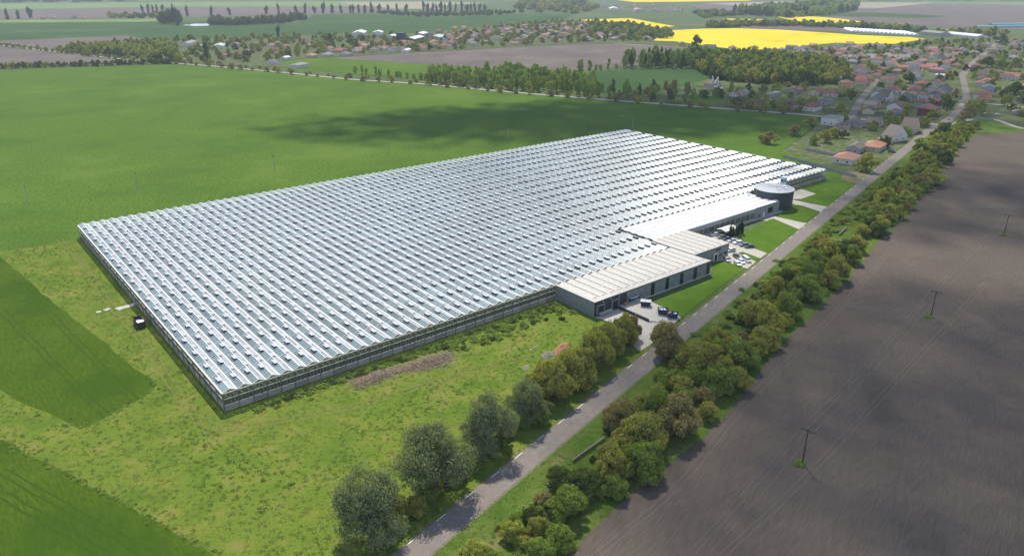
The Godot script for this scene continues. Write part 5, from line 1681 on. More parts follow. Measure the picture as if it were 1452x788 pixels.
# ---------------------------------------------------------------- where things stand (metres)
const GROUND := {
	"wheat_field": [[-1008.7, -887.9], [-662.6, -989.7], [-499.5, -1031.6], [-454.7, -1049.3], [-286.3, -950.9], [-98.1, -838.3], [-4.4, -778.1], [103.4, -716.8], [175, -679.4], [241.1, -649.2], [260.9, -624.7], [230.5, -571.9], [184, -498.8], [205.5, -429.1], [205.9, -422.4], [178.1, -400.5], [-8.4, -324], [-193.6, -315.1], [-219.4, -298.4], [-331.9, -262.8]],
	"meadow": [[-331.9, -262.8], [-219.4, -298.4], [-193.6, -315.1], [-138.4, -324], [17, -257.2], [29.1, -233.3], [31.6, -227.6], [40.5, -212.4], [45.9, -210.9], [-24.3, -117.7], [-33.7, -105], [-161.2, -105]],
	"left_crop": [[-276.9, -314.1], [-240.2, -311.2], [-215.5, -292.3], [-174.7, -253.1], [-129.8, -211.4], [-108.2, -191.5], [-102.4, -186.1], [-102.9, -179.9], [-107.7, -171.6], [-111.1, -165.1], [-113.8, -164.8], [-119.8, -167.8], [-145.4, -183], [-197, -210.9]],
	"near_crop": [[-329.6, -260.7], [-130.3, -159.3], [-92.3, -137.6], [-59.4, -117.9], [-40.7, -106.7], [-139.3, -84.8]],
	"verge": [[-22.6, -110.2], [32.3, -194], [61.1, -233.9], [195.8, -409.7], [313, -557.9], [404, -635], [408, -592.6], [545.9, -531.8], [523.2, -507.8], [347, -552.5], [228.4, -397.6], [122.8, -255.8], [57.2, -169.1], [24.1, -133.5], [7.5, -113.9], [-3.4, -105]],
	"bare_field": [[6, -110.2], [10.6, -118.1], [24.2, -134.2], [40, -149.8], [57.4, -170.2], [82.5, -206.1], [123.3, -257.2], [158.2, -304.7], [208.5, -367.4], [228.4, -397.6], [250.1, -429.1], [283.7, -469.4], [317.9, -519.5], [348.6, -555.2], [391.1, -566.2], [683.5, -519.5], [156.1, -84.8], [-14.3, -84.8]],
	"lawn_dock": [[48.6, -242.9], [77.4, -267.1], [78.5, -269.3], [84.8, -287.3], [86.8, -288.1], [94.4, -279.2], [58.7, -232.1]],
	"lawn_lot": [[103.5, -320], [125.5, -344.5], [127.9, -345.7], [134.1, -329.2], [108.8, -296.6], [104, -304.7]],
	"lawn_hall": [[129.8, -349.1], [145.9, -371.3], [154.9, -357.5], [140.3, -338.9]],
	"lawn_far": [[149.4, -379.2], [165.6, -390.3], [162.4, -400.5], [182.8, -422.4], [195.7, -411.2], [162.2, -366.2]],
	"lawn_island": [[96.8, -297.5], [99.1, -298.4], [104, -290.6], [101.2, -286.5], [98.5, -292.3]],
	"plough_left": [[-1460.4, -1424.9], [-882.9, -1333.3], [-758.7, -1246.2], [-579.8, -1116.3], [-515.7, -1077.1], [-507.9, -1053.9], [-596.9, -1036], [-678.4, -1014.4], [-1011.8, -973.8]],
	"plough_behind": [[-1493.5, -1458.2], [-962.9, -1458.2], [-897.5, -1529.5], [-801.4, -1618.3], [-759.9, -1608], [-679.9, -1493], [-692.8, -1393.1], [-746.8, -1265.3], [-864.4, -1362.6], [-931.3, -1408.8], [-1460.4, -1424.9]],
	"green_far_left": [[-2269.1, -2052.1], [-1354.4, -2068.8], [-1005.3, -2120.6], [-924.9, -2156.5], [-756.9, -2120.6], [-566.3, -2052.1], [-641.9, -2543.1], [-537.2, -2648.2], [-228.7, -2400], [56.5, -2621.1], [211.6, -2648.2], [151.3, -2271.9], [-10.8, -1987.8], [-139.3, -1790.9], [-206.1, -1672.2], [-342.5, -1672.2], [-446.3, -1608], [-556.8, -1548.4], [-685.5, -1475.4], [-796.4, -1608], [-968.4, -1466.8], [-1590.1, -1424.9]],
	"pale_strip": [[-2507, -2271.9], [-1459.1, -2232.1], [-1228.4, -2251.8], [-1032.3, -2313], [-948.5, -2212.7], [-1013.6, -2138.4], [-1365.3, -2085.8], [-2269.1, -2052.1]],
	"grey_far": [[-3397.5, -3094.4], [-1920.9, -2952.5], [-1714.5, -3057.7], [-1420, -3334.4], [-912.8, -3334.4], [-508.2, -3422.8], [-349.2, -3094.4], [-499.8, -2704], [-666.3, -2594.6], [-1027.2, -2400], [-1484.6, -2271.9], [-2551.6, -2313]],
	"light_far": [[-4191.6, -3828], [-2411.7, -3718], [-1876.4, -3920.6], [-1111.1, -4068.2], [-312.3, -4068.2], [-88.9, -3828], [-508.2, -3422.8], [-912.8, -3334.4], [-1420, -3334.4], [-1734.8, -3094.4], [-1965.4, -3021.8], [-3397.5, -3094.4]],
	"pale_far": [[-866.4, -3944.5], [-457.5, -4068.2], [-123.1, -3828], [-274, -3564.4], [-350.6, -3057.7], [-460, -3094.4], [-730, -3614.2]],
	"plough_mid": [[-262.3, -1116.3], [-239.9, -1158.4], [-120.2, -1239.9], [29.2, -1333.3], [135.8, -1393.1], [218.4, -1377.7], [319.9, -1278.4], [356, -1239.9], [296.1, -1137], [165.2, -1031.6], [88.4, -977.7], [-23.7, -989.7], [-121.6, -1049.3], [-231.5, -1116.3]],
	"green_mid": [[-330.6, -1077.1], [-296.9, -1131.8], [-231.5, -1116.3], [-121.6, -1049.3], [-32.9, -989.7], [-72.3, -908], [-102.9, -881.4], [-139.5, -908], [-216.1, -950.9], [-270.1, -989.7]],
	"green_wood": [[42.3, -844.2], [110.6, -966], [178.4, -997.8], [260.2, -1031.6], [237, -901.2], [177.5, -815.4], [122.5, -753.4], [82.2, -773.1]],
	"green_court": [[167.3, -739.3], [184.6, -763.1], [211.9, -753.4], [203, -712.4], [178.9, -695.6], [155.8, -703.9]],
	"rape_small": [[194.9, -2232.1], [350.7, -2334.2], [402.1, -1927.4], [326.9, -1816.7], [272.1, -1957.2], [211, -2052.1]],
	"rape_large": [[354.8, -1765.9], [453.3, -1829.9], [528.2, -1843.2], [620.5, -1790.9], [729.3, -1608], [797.8, -1558.1], [806, -1511.1], [689, -1393.1], [624.3, -1393.1], [594.6, -1416.8], [508.7, -1347.8], [451.7, -1291.7], [401, -1246.2], [374.6, -1265.3], [330.6, -1385.3], [304.7, -1449.7], [266.8, -1466.8], [305.4, -1587.7]],
	"rape_back": [[618.1, -2313], [725.7, -2251.8], [726.3, -2120.6], [672.3, -2019.5], [631.9, -2085.8]],
	"rape_right": [[819.8, -2431.9], [940.1, -2431.9], [987.9, -2193.7], [932.8, -2068.8], [870.4, -2035.7], [774.9, -2035.7], [788.3, -2193.7]],
	"rape_horizon": [[576.8, -4340.3], [1134.6, -4823.4], [1467.6, -4650.9], [1251.6, -4199.9], [836.7, -4005.4], [612.8, -3944.5]],
	"sage_mid": [[379.3, -2355.7], [524.3, -2493.6], [612.9, -2400], [621.9, -2052.1], [555.7, -1898.5], [463.2, -1870.5], [408.2, -1957.2]],
	"grey_strip": [[581.4, -1927.4], [696.2, -1957.2], [811.6, -1816.7], [758.4, -1694.7], [626.5, -1803.7], [535.4, -1856.7]],
	"grey_right": [[965, -3944.5], [1439, -4199.9], [1760.9, -3944.5], [2482.1, -3828], [4438.3, -3614.2], [2004.1, -1608], [1176.2, -1790.9], [1036, -1898.5], [955.6, -2120.6], [972.4, -2493.6], [949.9, -2952.5], [760.7, -2886.3], [738.9, -3250.5]],
	"green_right": [[1021.3, -2621.1], [1225.9, -2732.8], [1337.3, -2594.6], [1367.5, -2445.9], [1194.6, -2313], [1079, -2400], [974.3, -2469.5]],
	"tan_right": [[923.3, -3772.2], [1394.3, -4068.2], [1760.9, -3944.5], [2095.6, -3885.4], [1424.4, -3094.4], [1297.9, -3422.8], [991.8, -3422.8]],
	"green_horizon": [[2084.2, -4068.2], [2556.8, -3944.5], [4697.6, -3828], [4319, -3515.9], [2313.2, -3564.4], [2006.4, -3718]],
	"village_ground": [[256.6, -618], [239.9, -649.2], [176, -683.4], [155.4, -708.2], [216.3, -850.2], [260.2, -838.3], [330.3, -838.3], [397, -914.9], [441.9, -1058.4], [401.3, -1239.9], [526.6, -1362.6], [677.6, -1393.1], [839.2, -1529.5], [1059, -1608], [1263.2, -1424.9], [517.5, -557.9], [408, -592.6], [397.9, -624.7], [323.6, -557.9], [208.7, -415.9], [206.9, -432.5], [184, -498.8]],
	"village_left": [[-712.8, -1215.5], [-692.8, -1393.1], [-685.5, -1475.4], [-550.2, -1529.5], [-446.3, -1608], [-342.5, -1672.2], [-206.1, -1672.2], [-139.3, -1790.9], [-10.8, -1987.8], [151.3, -2271.9], [194.9, -2232.1], [268.1, -1927.4], [317.6, -1790.9], [268.3, -1475.4], [326.4, -1305.3], [220.8, -1393.1], [137.3, -1408.8], [29.5, -1347.8], [-121.3, -1252.5], [-242.1, -1169.4], [-298.2, -1137], [-330.4, -1086.6], [-283.7, -1006], [-407.9, -1040.4], [-514.5, -1096.4]]}
const ROADS := {
	"main_road": [[[-92.7, -22.3], [-20.5, -118.1], [211.5, -425.7], [277, -512.4], [328.6, -580.6], [361.8, -618], [406.2, -679.4], [448.7, -743.9], [506.8, -850.2], [548.9, -929]], 3],
	"upper_street": [[[545.8, -921.9], [589.5, -989.7], [677.2, -1116.3], [773.8, -1252.5], [870.4, -1393.1]], 4],
	"field_road": [[[-2623.4, -2594.6], [-901.6, -1362.6], [-769.9, -1265.3], [-672.3, -1192.1], [-590.2, -1137], [-522.3, -1091.5], [-458.4, -1058.4], [-402.9, -1027.2], [-287.4, -954.6], [-185.3, -884.7], [-98.8, -844.2], [-4.4, -783.2], [104, -721.2], [176, -683.4], [241.1, -649.2], [279.8, -624.7], [324.8, -608.2], [347.9, -592.6]], 3.2],
	"side_street": [[[279.9, -618], [302.1, -660.2], [329.2, -712.4], [374.2, -793.7], [428.7, -887.9]], 3.2],
	"east_street": [[[347.9, -592.6], [396.9, -623], [400.3, -580.6], [444.2, -531.8]], 2.6],
	"east_lane": [[[417.6, -699.7], [445, -703.9], [466.2, -683.4], [537.7, -652.8]], 2.6],
	"plough_lane": [[[133, -1433.1], [195.4, -1393.1], [283.1, -1326.2], [339.9, -1265.3]], 3]}
const DASH := [-9.69, -137.09]
const TRAMLINES := [
	[[-116.34, -137.64], [-82.38, -118.13]],
	[[-121.85, -146.23], [-69.21, -115.78]],
	[[-194.29, -267.81], [-104.85, -177.69]],
	[[-180.67, -237.99], [-108.68, -169.83]]]
const RUTS := [
	[[14.66, -115.78], [38.02, -140.16], [65.12, -176.95], [101.53, -221.09], [160.14, -295.76]],
	[[38.16, -113.88], [65.64, -140.16], [119.95, -197.01], [183.33, -264.19]],
	[[107.19, -197.01], [122.87, -186.54], [139.22, -173.33]]]
const STRIPES := [
	[-42.83, -139.37, -40.02, -143.5],
	[-40.44, -139.73, -35.9, -146.27],
	[-38.87, -136.41, -35.7, -140.83],
	[-40.38, -133.4, -35.67, -139.94],
	[-35.7, -133.63, -32.72, -137.64],
	[-36.26, -131.86, -31.64, -138.03],
	[-34.38, -130.21, -30.21, -135.65],
	[-25.94, -187.84, -23.08, -191.33],
	[-23.31, -184.65, -19.88, -188.72],
	[-21.44, -184.12, -16.49, -189.92],
	[-22.9, -180.91, -19.17, -185.24],
	[-22.46, -179.64, -19.77, -182.75],
	[-23.73, -174.91, -19.86, -179.32],
	[-19.27, -175.85, -16.18, -179.3],
	[-19.92, -172.54, -16.68, -176.12],
	[-18.01, -197.7, -15.28, -201.89],
	[-16.1, -194.88, -13.96, -198.09],
	[-15.41, -191.64, -13.1, -195.03],
	[-17.11, -188.36, -14.23, -192.58],
	[-34.08, -141.82, -30.94, -146.2],
	[-35.2, -141.88, -32.39, -145.85],
	[-33.94, -138.94, -31.08, -142.87],
	[-33.93, -137.94, -32.17, -140.36]]
const EDGES := [
	[-108.2, -191.5, -102.4, -186.1],
	[-102.4, -186.1, -102.9, -179.9],
	[-102.9, -179.9, -107.7, -171.6],
	[-107.7, -171.6, -111.1, -165.1],
	[-111.1, -165.1, -113.8, -164.8],
	[-113.8, -164.8, -119.8, -167.8],
	[-130.3, -159.3, -92.3, -137.6],
	[-92.3, -137.6, -59.4, -117.9]]
const HOUSES := [
	[214, -467.4, 17, 13, 3.2, "hip", "salmon", "white", -51, 0.42, 0, 1],
	[248.4, -505.5, 19, 13, 3, "hip", "orange", "cream", -51, 0.4, 1, 1],
	[235.7, -501, 24, 9, 3.2, "gable", "grey brown", "grey", -51, 0.45, 2, 1],
	[276.7, -534.3, 9, 17, 4.2, "gable", "grey brown", "white", 60, 0.8, 3, 1],
	[303.8, -566.2, 10, 20, 3.6, "gable", "brown", "cream", 39, 0.7, 4, 1],
	[265.4, -524.4, 10, 8, 2.8, "flat", "pink", "cream", 39, 0, 5, 1],
	[357.3, -642, 15, 14, 6, "hip", "dark red", "red brick", -51, 0.5, 6, 1],
	[392, -699.7, 15, 11, 4, "hip", "red", "red brick", -51, 0.5, 7, 1],
	[400.8, -734.7, 9, 8, 4, "hip", "pink", "white", 39, 0.5, 7, 1],
	[438.8, -768, 17, 13, 4, "gable", "charcoal", "grey", -51, 0.85, 8, 1],
	[362.2, -730.1, 10, 14, 3.4, "gable", "grey brown", "white", 50, 0.85, 9, 1],
	[327, -642, 21, 7, 2.8, "gable", "rust", "turquoise", -51, 0.4, 10, 1],
	[267.7, -667.8, 14, 11, 3.6, "hip", "dark red", "white", -45, 0.6, 11, 1],
	[252.3, -679.4, 12, 10, 3.2, "hip", "dark red", "cream", -45, 0.6, 12, 1],
	[257.6, -598.8, 15, 12, 6, "flat", "grey", "white", -45, 0, 13, 1],
	[271.8, -589.5, 13, 11, 3.4, "hip", "slate", "grey", 39, 0.55, 14, 1],
	[251.6, -566.2, 10, 8, 3, "gable", "brown", "cream", 10, 0.5, 15, 1],
	[291.8, -778.1, 22, 9, 3, "gable", "red brown", "grey", -51, 0.5, 16, 1],
	[307.8, -763.1, 20, 10, 3.2, "gable", "rust", "cream", -51, 0.55, 16, 1],
	[319.6, -753.4, 14, 12, 3.4, "hip", "dark red", "cream", 39, 0.5, 17, 1],
	[359.7, -815.4, 14, 11, 5.4, "hip", "rust", "yellow", 39, 0.5, 18, 1],
	[398.9, -901.2, 16, 11, 4, "hip", "dark red", "white", 39, 0.5, 19, 1],
	[376.7, -881.4, 16, 7, 3, "flat", "white", "white", -51, 0, 19, 1],
	[393.4, -778.1, 13, 11, 3.6, "hip", "red", "white", -51, 0.5, 20, 1],
	[433.5, -868.7, 12, 12, 3.4, "gable", "brown", "white", 39, 0.8, 20, 1],
	[464.9, -875, 9, 11, 4, "gable", "grey", "mint", 39, 0.8, 21, 1],
	[489.6, -929, 12, 12, 5, "gable", "slate", "grey", 39, 0.9, 22, 1],
	[499.4, -887.9, 15, 10, 5, "flat", "white", "white", -51, 0, 23, 1],
	[445.9, -826.7, 14, 11, 3.4, "hip", "red", "cream", -51, 0.5, 24, 1],
	[465.1, -832.5, 14, 11, 3.4, "gable", "rust", "cream", -51, 0.5, 24, 1],
	[417, -783.2, 12, 8, 3.4, "gable", "pink", "white", 20, 0.6, 24, 1],
	[392.3, -743.9, 14, 10, 3, "gable", "grey brown", "cream", 39, 0.55, 24, 1],
	[500, -793.7, 18, 11, 3.6, "gable", "slate", "pale blue", -55, 0.4, 25, 1],
	[472.4, -753.4, 15, 11, 3.4, "hip", "dark red", "white", -55, 0.5, 25, 1],
	[450, -716.8, 10, 9, 3, "gable", "orange", "yellow", -20, 0.7, 25, 1],
	[561.5, -908, 12, 12, 3.6, "gable", "brown", "cream", 39, 0.8, 26, 1],
	[528.5, -844.2, 16, 11, 3.4, "gable", "orange", "cream", -55, 0.5, 26, 1],
	[572.7, -881.4, 12, 10, 3, "gable", "brown", "white", 39, 0.7, 26, 1],
	[433.6, -642, 9, 7, 3, "gable", "grey", "grey", -55, 0.4, 27, 1],
	[230.9, -758.2, 13, 9, 3.2, "gable", "grey", "cream", -45, 0.6, 28, 1],
	[218.3, -826.7, 17, 11, 3, "hip", "red brown", "cream", -45, 0.55, 29, 1],
	[222.5, -753.4, 9, 7, 2.8, "gable", "orange", "white", -45, 0.5, 28, 1],
	[224.7, -687.4, 10, 8, 3, "gable", "brown", "yellow", -45, 0.6, 30, 1],
	[260.5, -753.4, 26, 6, 3, "flat", "grey", "grey", -48, 0, 31, 1],
	[288.9, -592.6, 11, 10, 3, "gable", "brown", "cream", 39, 0.7, 32, 1],
	[293.2, -703.9, 20, 9, 3, "gable", "slate", "grey", -51, 0.5, 33, 1],
	[215.7, -687.4, 9, 8, 2.9, "gable", "dark red", "white", -45, 0.6, 34, 1],
	[328.8, -683.4, 12, 9, 3, "gable", "rust", "cream", 39, 0.6, 35, 1],
	[355.8, -683.4, 12, 9, 3, "hip", "grey brown", "white", 39, 0.5, 36, 1],
	[-283.3, -1018.7, 26, 12, 3, "hip", "grey", "white", -70, 0.4, 37, 1],
	[-326.3, -1049.3, 12, 9, 3.4, "gable", "grey", "white", 10, 0.7, 28, 1],
	[-401.3, -1158.4, 11, 9, 3.2, "gable", "slate", "white", 10, 0.8, 38, 1],
	[-432.4, -1147.6, 13, 10, 3.2, "hip", "red", "white", 10, 0.7, 38, 1],
	[-328.9, -1116.3, 14, 8, 3, "gable", "white", "white", -70, 0.4, 38, 1],
	[-298.8, -1147.6, 17, 11, 3, "hip", "orange", "cream", -70, 0.5, 39, 1],
	[-279.4, -1163.9, 18, 11, 3, "hip", "grey", "white", -70, 0.5, 39, 1],
	[-252.8, -1169.4, 20, 13, 3, "hip", "slate", "cream", -70, 0.5, 39, 1],
	[526.4, -1192.3, 15, 11, 5, "gable", "brown", "cream", 131, 0.45, 40, 0],
	[456.2, -1206.9, 11, 10, 3.6, "hip", "grey brown", "yellow", 41, 0.55, 40, 0],
	[573, -1121.4, 15, 11, 3.3, "gable", "grey", "yellow", 32, 0.45, 40, 0],
	[589.7, -1349.9, 12, 11, 3, "gable", "orange", "grey", 39, 0.7, 40, 0],
	[579.4, -1175.3, 13, 10, 3, "gable", "grey brown", "grey", 128, 0.7, 40, 0],
	[415.6, -1221.5, 11, 11, 3.6, "gable", "brown", "yellow", 121, 0.7, 40, 0],
	[523.3, -1106.3, 11, 10, 3, "gable", "grey", "white", 45, 0.45, 40, 0],
	[544, -1167.8, 12, 9, 3, "gable", "grey", "grey", 122, 0.7, 40, 0],
	[527.7, -1278, 12, 11, 3.6, "gable", "grey brown", "cream", 121, 0.55, 40, 0],
	[490.5, -1292.7, 11, 9, 3.3, "gable", "grey brown", "white", 38, 0.55, 40, 0],
	[608.9, -1240.8, 12, 11, 3.3, "gable", "brown", "cream", 131, 0.45, 40, 0],
	[426.9, -1171.1, 15, 10, 3.3, "hip", "salmon", "yellow", 137, 0.45, 40, 0],
	[612.1, -1280.5, 12, 9, 5, "gable", "grey brown", "white", 34, 0.55, 40, 0],
	[616.9, -1308.6, 11, 11, 3.6, "gable", "grey", "white", 32, 0.7, 40, 0],
	[554.5, -1226.5, 12, 9, 3.6, "gable", "grey brown", "cream", 134, 0.45, 40, 0],
	[457.8, -1140, 15, 9, 3.3, "gable", "brown", "yellow", 43, 0.45, 40, 0],
	[463.6, -1280.5, 17, 9, 5, "gable", "grey brown", "grey", 33, 0.45, 40, 0],
	[487.5, -1093.4, 17, 10, 3.3, "gable", "grey", "cream", 134, 0.7, 40, 0],
	[463, -1242.7, 15, 10, 3.3, "gable", "grey brown", "cream", 39, 0.7, 40, 0],
	[471.5, -1179.7, 17, 11, 3, "gable", "brown", "cream", 32, 0.55, 40, 0],
	[505.3, -1224.7, 15, 9, 3, "hip", "slate", "cream", 129, 0.45, 40, 0],
	[518.3, -1331, 11, 10, 3.3, "gable", "orange", "yellow", 40, 0.45, 40, 0],
	[564.3, -1273.3, 15, 10, 3.6, "hip", "grey", "yellow", 39, 0.7, 40, 0],
	[648.5, -1300.5, 13, 10, 3.3, "hip", "grey brown", "grey", 133, 0.7, 40, 0],
	[557.9, -1322.6, 12, 10, 3.6, "hip", "grey brown", "white", 136, 0.45, 40, 0],
	[534.3, -1140.4, 15, 11, 3, "gable", "grey", "grey", 41, 0.45, 40, 0],
	[500.1, -1154.2, 11, 11, 3, "gable", "grey", "cream", 136, 0.7, 40, 0],
	[429.7, -1134.4, 17, 10, 5, "gable", "grey brown", "yellow", 36, 0.45, 40, 0],
	[591, -1211.3, 15, 9, 3.3, "gable", "grey brown", "grey", 125, 0.45, 40, 0],
	[638.8, -1245.7, 13, 10, 3.3, "gable", "brown", "yellow", 43, 0.55, 40, 0],
	[488.8, -1121.8, 15, 10, 3.3, "gable", "grey", "cream", 41, 0.45, 40, 0],
	[587.4, -1302, 12, 10, 3.3, "gable", "orange", "cream", 33, 0.55, 40, 0],
	[620.1, -1343.1, 11, 11, 3, "gable", "slate", "white", 129, 0.45, 40, 0],
	[462.4, -1103.8, 15, 10, 5, "gable", "orange", "yellow", 126, 0.45, 40, 0],
	[520, -1250.3, 13, 11, 3, "gable", "salmon", "yellow", 126, 0.7, 40, 0],
	[598, -1151.5, 11, 11, 3.3, "gable", "grey brown", "cream", 43, 0.55, 40, 0],
	[616.9, -1198.2, 12, 9, 3, "gable", "grey brown", "grey", 41, 0.7, 40, 0],
	[435.5, -1242.7, 13, 9, 3.3, "hip", "grey brown", "cream", 42, 0.55, 40, 0],
	[588.1, -1039.4, 15, 10, 3.6, "hip", "pink", "white", 129, 0.7, 41, 0],
	[534.5, -983.8, 15, 11, 3.3, "gable", "red", "yellow", 47, 0.55, 41, 0],
	[504.6, -949.1, 12, 10, 3.3, "hip", "orange", "white", 132, 0.45, 41, 0],
	[477.5, -945.8, 11, 9, 3.3, "hip", "pink", "grey", 42, 0.45, 41, 0],
	[507, -981.9, 17, 10, 3.3, "gable", "red", "yellow", 39, 0.45, 41, 0],
	[620.6, -1105.1, 15, 11, 5, "gable", "salmon", "grey", 130, 0.7, 41, 0],
	[558.4, -1092.5, 11, 9, 3.6, "gable", "grey brown", "grey", 123, 0.45, 41, 0],
	[565, -997.8, 13, 10, 3.6, "gable", "rust", "white", 134, 0.55, 41, 0],
	[508.8, -1025.4, 11, 11, 3, "hip", "pink", "white", 124, 0.7, 41, 0],
	[553.2, -1046.9, 11, 11, 3.3, "hip", "dark red", "cream", 38, 0.55, 41, 0],
	[667.3, -1154.2, 13, 11, 3, "gable", "salmon", "cream", 36, 0.55, 41, 0],
	[700.3, -1219.5, 15, 11, 5, "hip", "rust", "grey", 124, 0.7, 41, 0],
	[648.5, -1135.1, 12, 11, 3, "gable", "grey brown", "cream", 44, 0.7, 41, 0],
	[652.4, -1177.2, 11, 9, 3, "gable", "rust", "white", 135, 0.7, 41, 0],
	[607.8, -1061.8, 13, 11, 3, "hip", "salmon", "grey", 125, 0.55, 41, 0],
	[615.5, -1140.9, 12, 10, 3.6, "gable", "red", "cream", 136, 0.7, 41, 0],
	[595.6, -1111.2, 15, 11, 3.3, "gable", "brown", "yellow", 121, 0.45, 41, 0],
	[711.8, -1257.5, 11, 9, 3.6, "gable", "rust", "cream", 38, 0.45, 41, 0],
	[532.3, -955.2, 17, 11, 3.6, "hip", "pink", "grey", 45, 0.45, 41, 0],
	[659.5, -1206.7, 17, 11, 3.6, "gable", "pink", "yellow", 31, 0.7, 41, 0],
	[575, -1071.4, 12, 9, 3, "hip", "pink", "yellow", 44, 0.55, 41, 0],
	[684.8, -1178.1, 11, 11, 3.6, "hip", "brown", "cream", 131, 0.45, 41, 0],
	[519, -1049.5, 12, 11, 5, "gable", "orange", "white", 127, 0.45, 41, 0],
	[489.6, -920.5, 13, 9, 3, "gable", "brown", "cream", 43, 0.7, 41, 0],
	[632, -1162, 15, 10, 3.3, "hip", "orange", "grey", 129, 0.45, 41, 0],
	[526.6, -1007.7, 17, 10, 5, "hip", "grey brown", "white", 31, 0.55, 41, 0],
	[729.4, -1165, 13, 10, 3.3, "gable", "dark red", "cream", 41, 0.45, 42, 0],
	[955.3, -1445.3, 12, 9, 3.3, "gable", "rust", "white", 123, 0.7, 42, 0],
	[676, -1071, 17, 9, 3.6, "hip", "red", "cream", 133, 0.45, 42, 0],
	[728.3, -1081.8, 13, 10, 3.3, "gable", "red", "yellow", 132, 0.55, 42, 0],
	[837.7, -1129.7, 13, 11, 3, "gable", "red", "cream", 130, 0.7, 42, 0],
	[874.5, -1294.1, 12, 10, 5, "gable", "dark red", "cream", 34, 0.55, 42, 0],
	[784.5, -1149.2, 13, 10, 5, "gable", "red", "cream", 135, 0.7, 42, 0],
	[882.4, -1212.5, 15, 11, 3.3, "gable", "dark red", "cream", 123, 0.55, 42, 0],
	[780.6, -1089.6, 15, 10, 3, "gable", "pink", "white", 33, 0.7, 42, 0],
	[851.9, -1271.6, 15, 11, 3.6, "hip", "pink", "cream", 124, 0.7, 42, 0],
	[924.6, -1361.3, 13, 11, 3.3, "gable", "red", "cream", 124, 0.7, 42, 0],
	[1010, -1380.5, 11, 11, 3, "gable", "red", "yellow", 124, 0.45, 42, 0],
	[885.8, -1331.5, 12, 11, 3, "hip", "dark red", "white", 131, 0.7, 42, 0],
	[974.2, -1414.9, 17, 11, 3, "gable", "rust", "white", 33, 0.55, 42, 0],
	[834.8, -1231, 11, 10, 3.6, "gable", "red", "yellow", 46, 0.7, 42, 0],
	[1016.8, -1454.6, 13, 9, 3, "gable", "rust", "cream", 130, 0.7, 42, 0],
	[808, -1196.9, 17, 10, 3.3, "gable", "dark red", "cream", 37, 0.7, 42, 0],
	[744.4, -1126.2, 12, 11, 3.3, "gable", "pink", "cream", 128, 0.45, 42, 0],
	[708.2, -1134.6, 13, 9, 3.6, "gable", "dark red", "cream", 122, 0.55, 42, 0],
	[914.9, -1294.7, 15, 9, 3, "hip", "red", "white", 124, 0.55, 42, 0],
	[1046.5, -1381.1, 17, 10, 3.6, "hip", "rust", "yellow", 136, 0.45, 42, 0],
	[837.6, -1204, 11, 9, 3.6, "hip", "dark red", "cream", 131, 0.55, 42, 0],
	[967.5, -1339.4, 11, 10, 3.3, "hip", "rust", "grey", 130, 0.7, 42, 0],
	[654, -1049.4, 15, 9, 3.6, "gable", "rust", "cream", 36, 0.7, 42, 0],
	[887.1, -1381.2, 12, 9, 3.3, "gable", "dark red", "white", 136, 0.45, 42, 0],
	[911.4, -1203, 13, 10, 3.3, "hip", "dark red", "cream", 124, 0.55, 42, 0],
	[395.2, -858.6, 11, 11, 3.3, "gable", "red", "cream", 42, 0.55, 43, 0],
	[419.7, -846.4, 15, 11, 5, "gable", "dark red", "cream", 45, 0.55, 43, 0],
	[439.7, -949.3, 13, 10, 3.6, "gable", "brown", "cream", 124, 0.7, 43, 0],
	[431.5, -899.2, 11, 9, 3.6, "hip", "dark red", "cream", 45, 0.55, 43, 0],
	[426.3, -935.1, 15, 11, 5, "gable", "dark red", "white", 124, 0.45, 43, 0],
	[407.2, -874.8, 15, 11, 3.3, "gable", "rust", "yellow", 39, 0.55, 43, 0],
	[408.7, -896.8, 17, 10, 3, "hip", "dark red", "cream", 123, 0.45, 43, 0],
	[465.1, -962.6, 15, 9, 3, "gable", "rust", "cream", 128, 0.55, 43, 0],
	[440.9, -973.7, 15, 10, 5, "gable", "dark red", "cream", 127, 0.55, 43, 0],
	[415.8, -916.2, 17, 10, 3, "gable", "brown", "grey", 130, 0.45, 43, 0],
	[442, -923, 15, 10, 3, "gable", "red", "grey", 127, 0.7, 43, 0],
	[458.4, -944.2, 12, 9, 5, "gable", "dark red", "grey", 32, 0.55, 43, 0],
	[386.9, -839.3, 11, 9, 3.6, "gable", "red", "cream", 32, 0.45, 43, 0],
	[441.8, -791.9, 12, 9, 3, "hip", "grey brown", "white", 45, 0.7, 24, 0],
	[409.3, -768.6, 12, 11, 3.6, "hip", "dark red", "cream", 132, 0.55, 24, 0],
	[385.1, -736.6, 15, 10, 3.6, "hip", "grey brown", "cream", 125, 0.7, 24, 0],
	[345.7, -715.1, 17, 10, 3.3, "gable", "slate", "grey", 122, 0.7, 24, 0],
	[376.2, -765.3, 13, 10, 3.6, "gable", "slate", "grey", 39, 0.45, 24, 0],
	[311, -651.8, 12, 9, 3.3, "gable", "dark red", "cream", 123, 0.45, 24, 0],
	[375.9, -717.4, 11, 10, 3, "hip", "slate", "yellow", 127, 0.7, 24, 0],
	[352.3, -690.8, 12, 9, 3.6, "hip", "grey brown", "cream", 124, 0.7, 24, 0],
	[358.9, -738.6, 13, 10, 5, "gable", "slate", "white", 129, 0.45, 24, 0],
	[411.5, -735.2, 15, 10, 5, "hip", "brown", "white", 122, 0.55, 24, 0],
	[393.6, -786.7, 11, 10, 3.3, "gable", "rust", "grey", 122, 0.45, 24, 0],
	[373.3, -684.2, 15, 9, 5, "hip", "rust", "grey", 132, 0.7, 24, 0],
	[401.6, -713.3, 11, 9, 3.6, "gable", "slate", "grey", 122, 0.7, 24, 0],
	[339.1, -661.5, 13, 11, 5, "gable", "rust", "white", 135, 0.55, 24, 0],
	[323.9, -677.6, 11, 11, 3.6, "gable", "slate", "yellow", 33, 0.45, 24, 0],
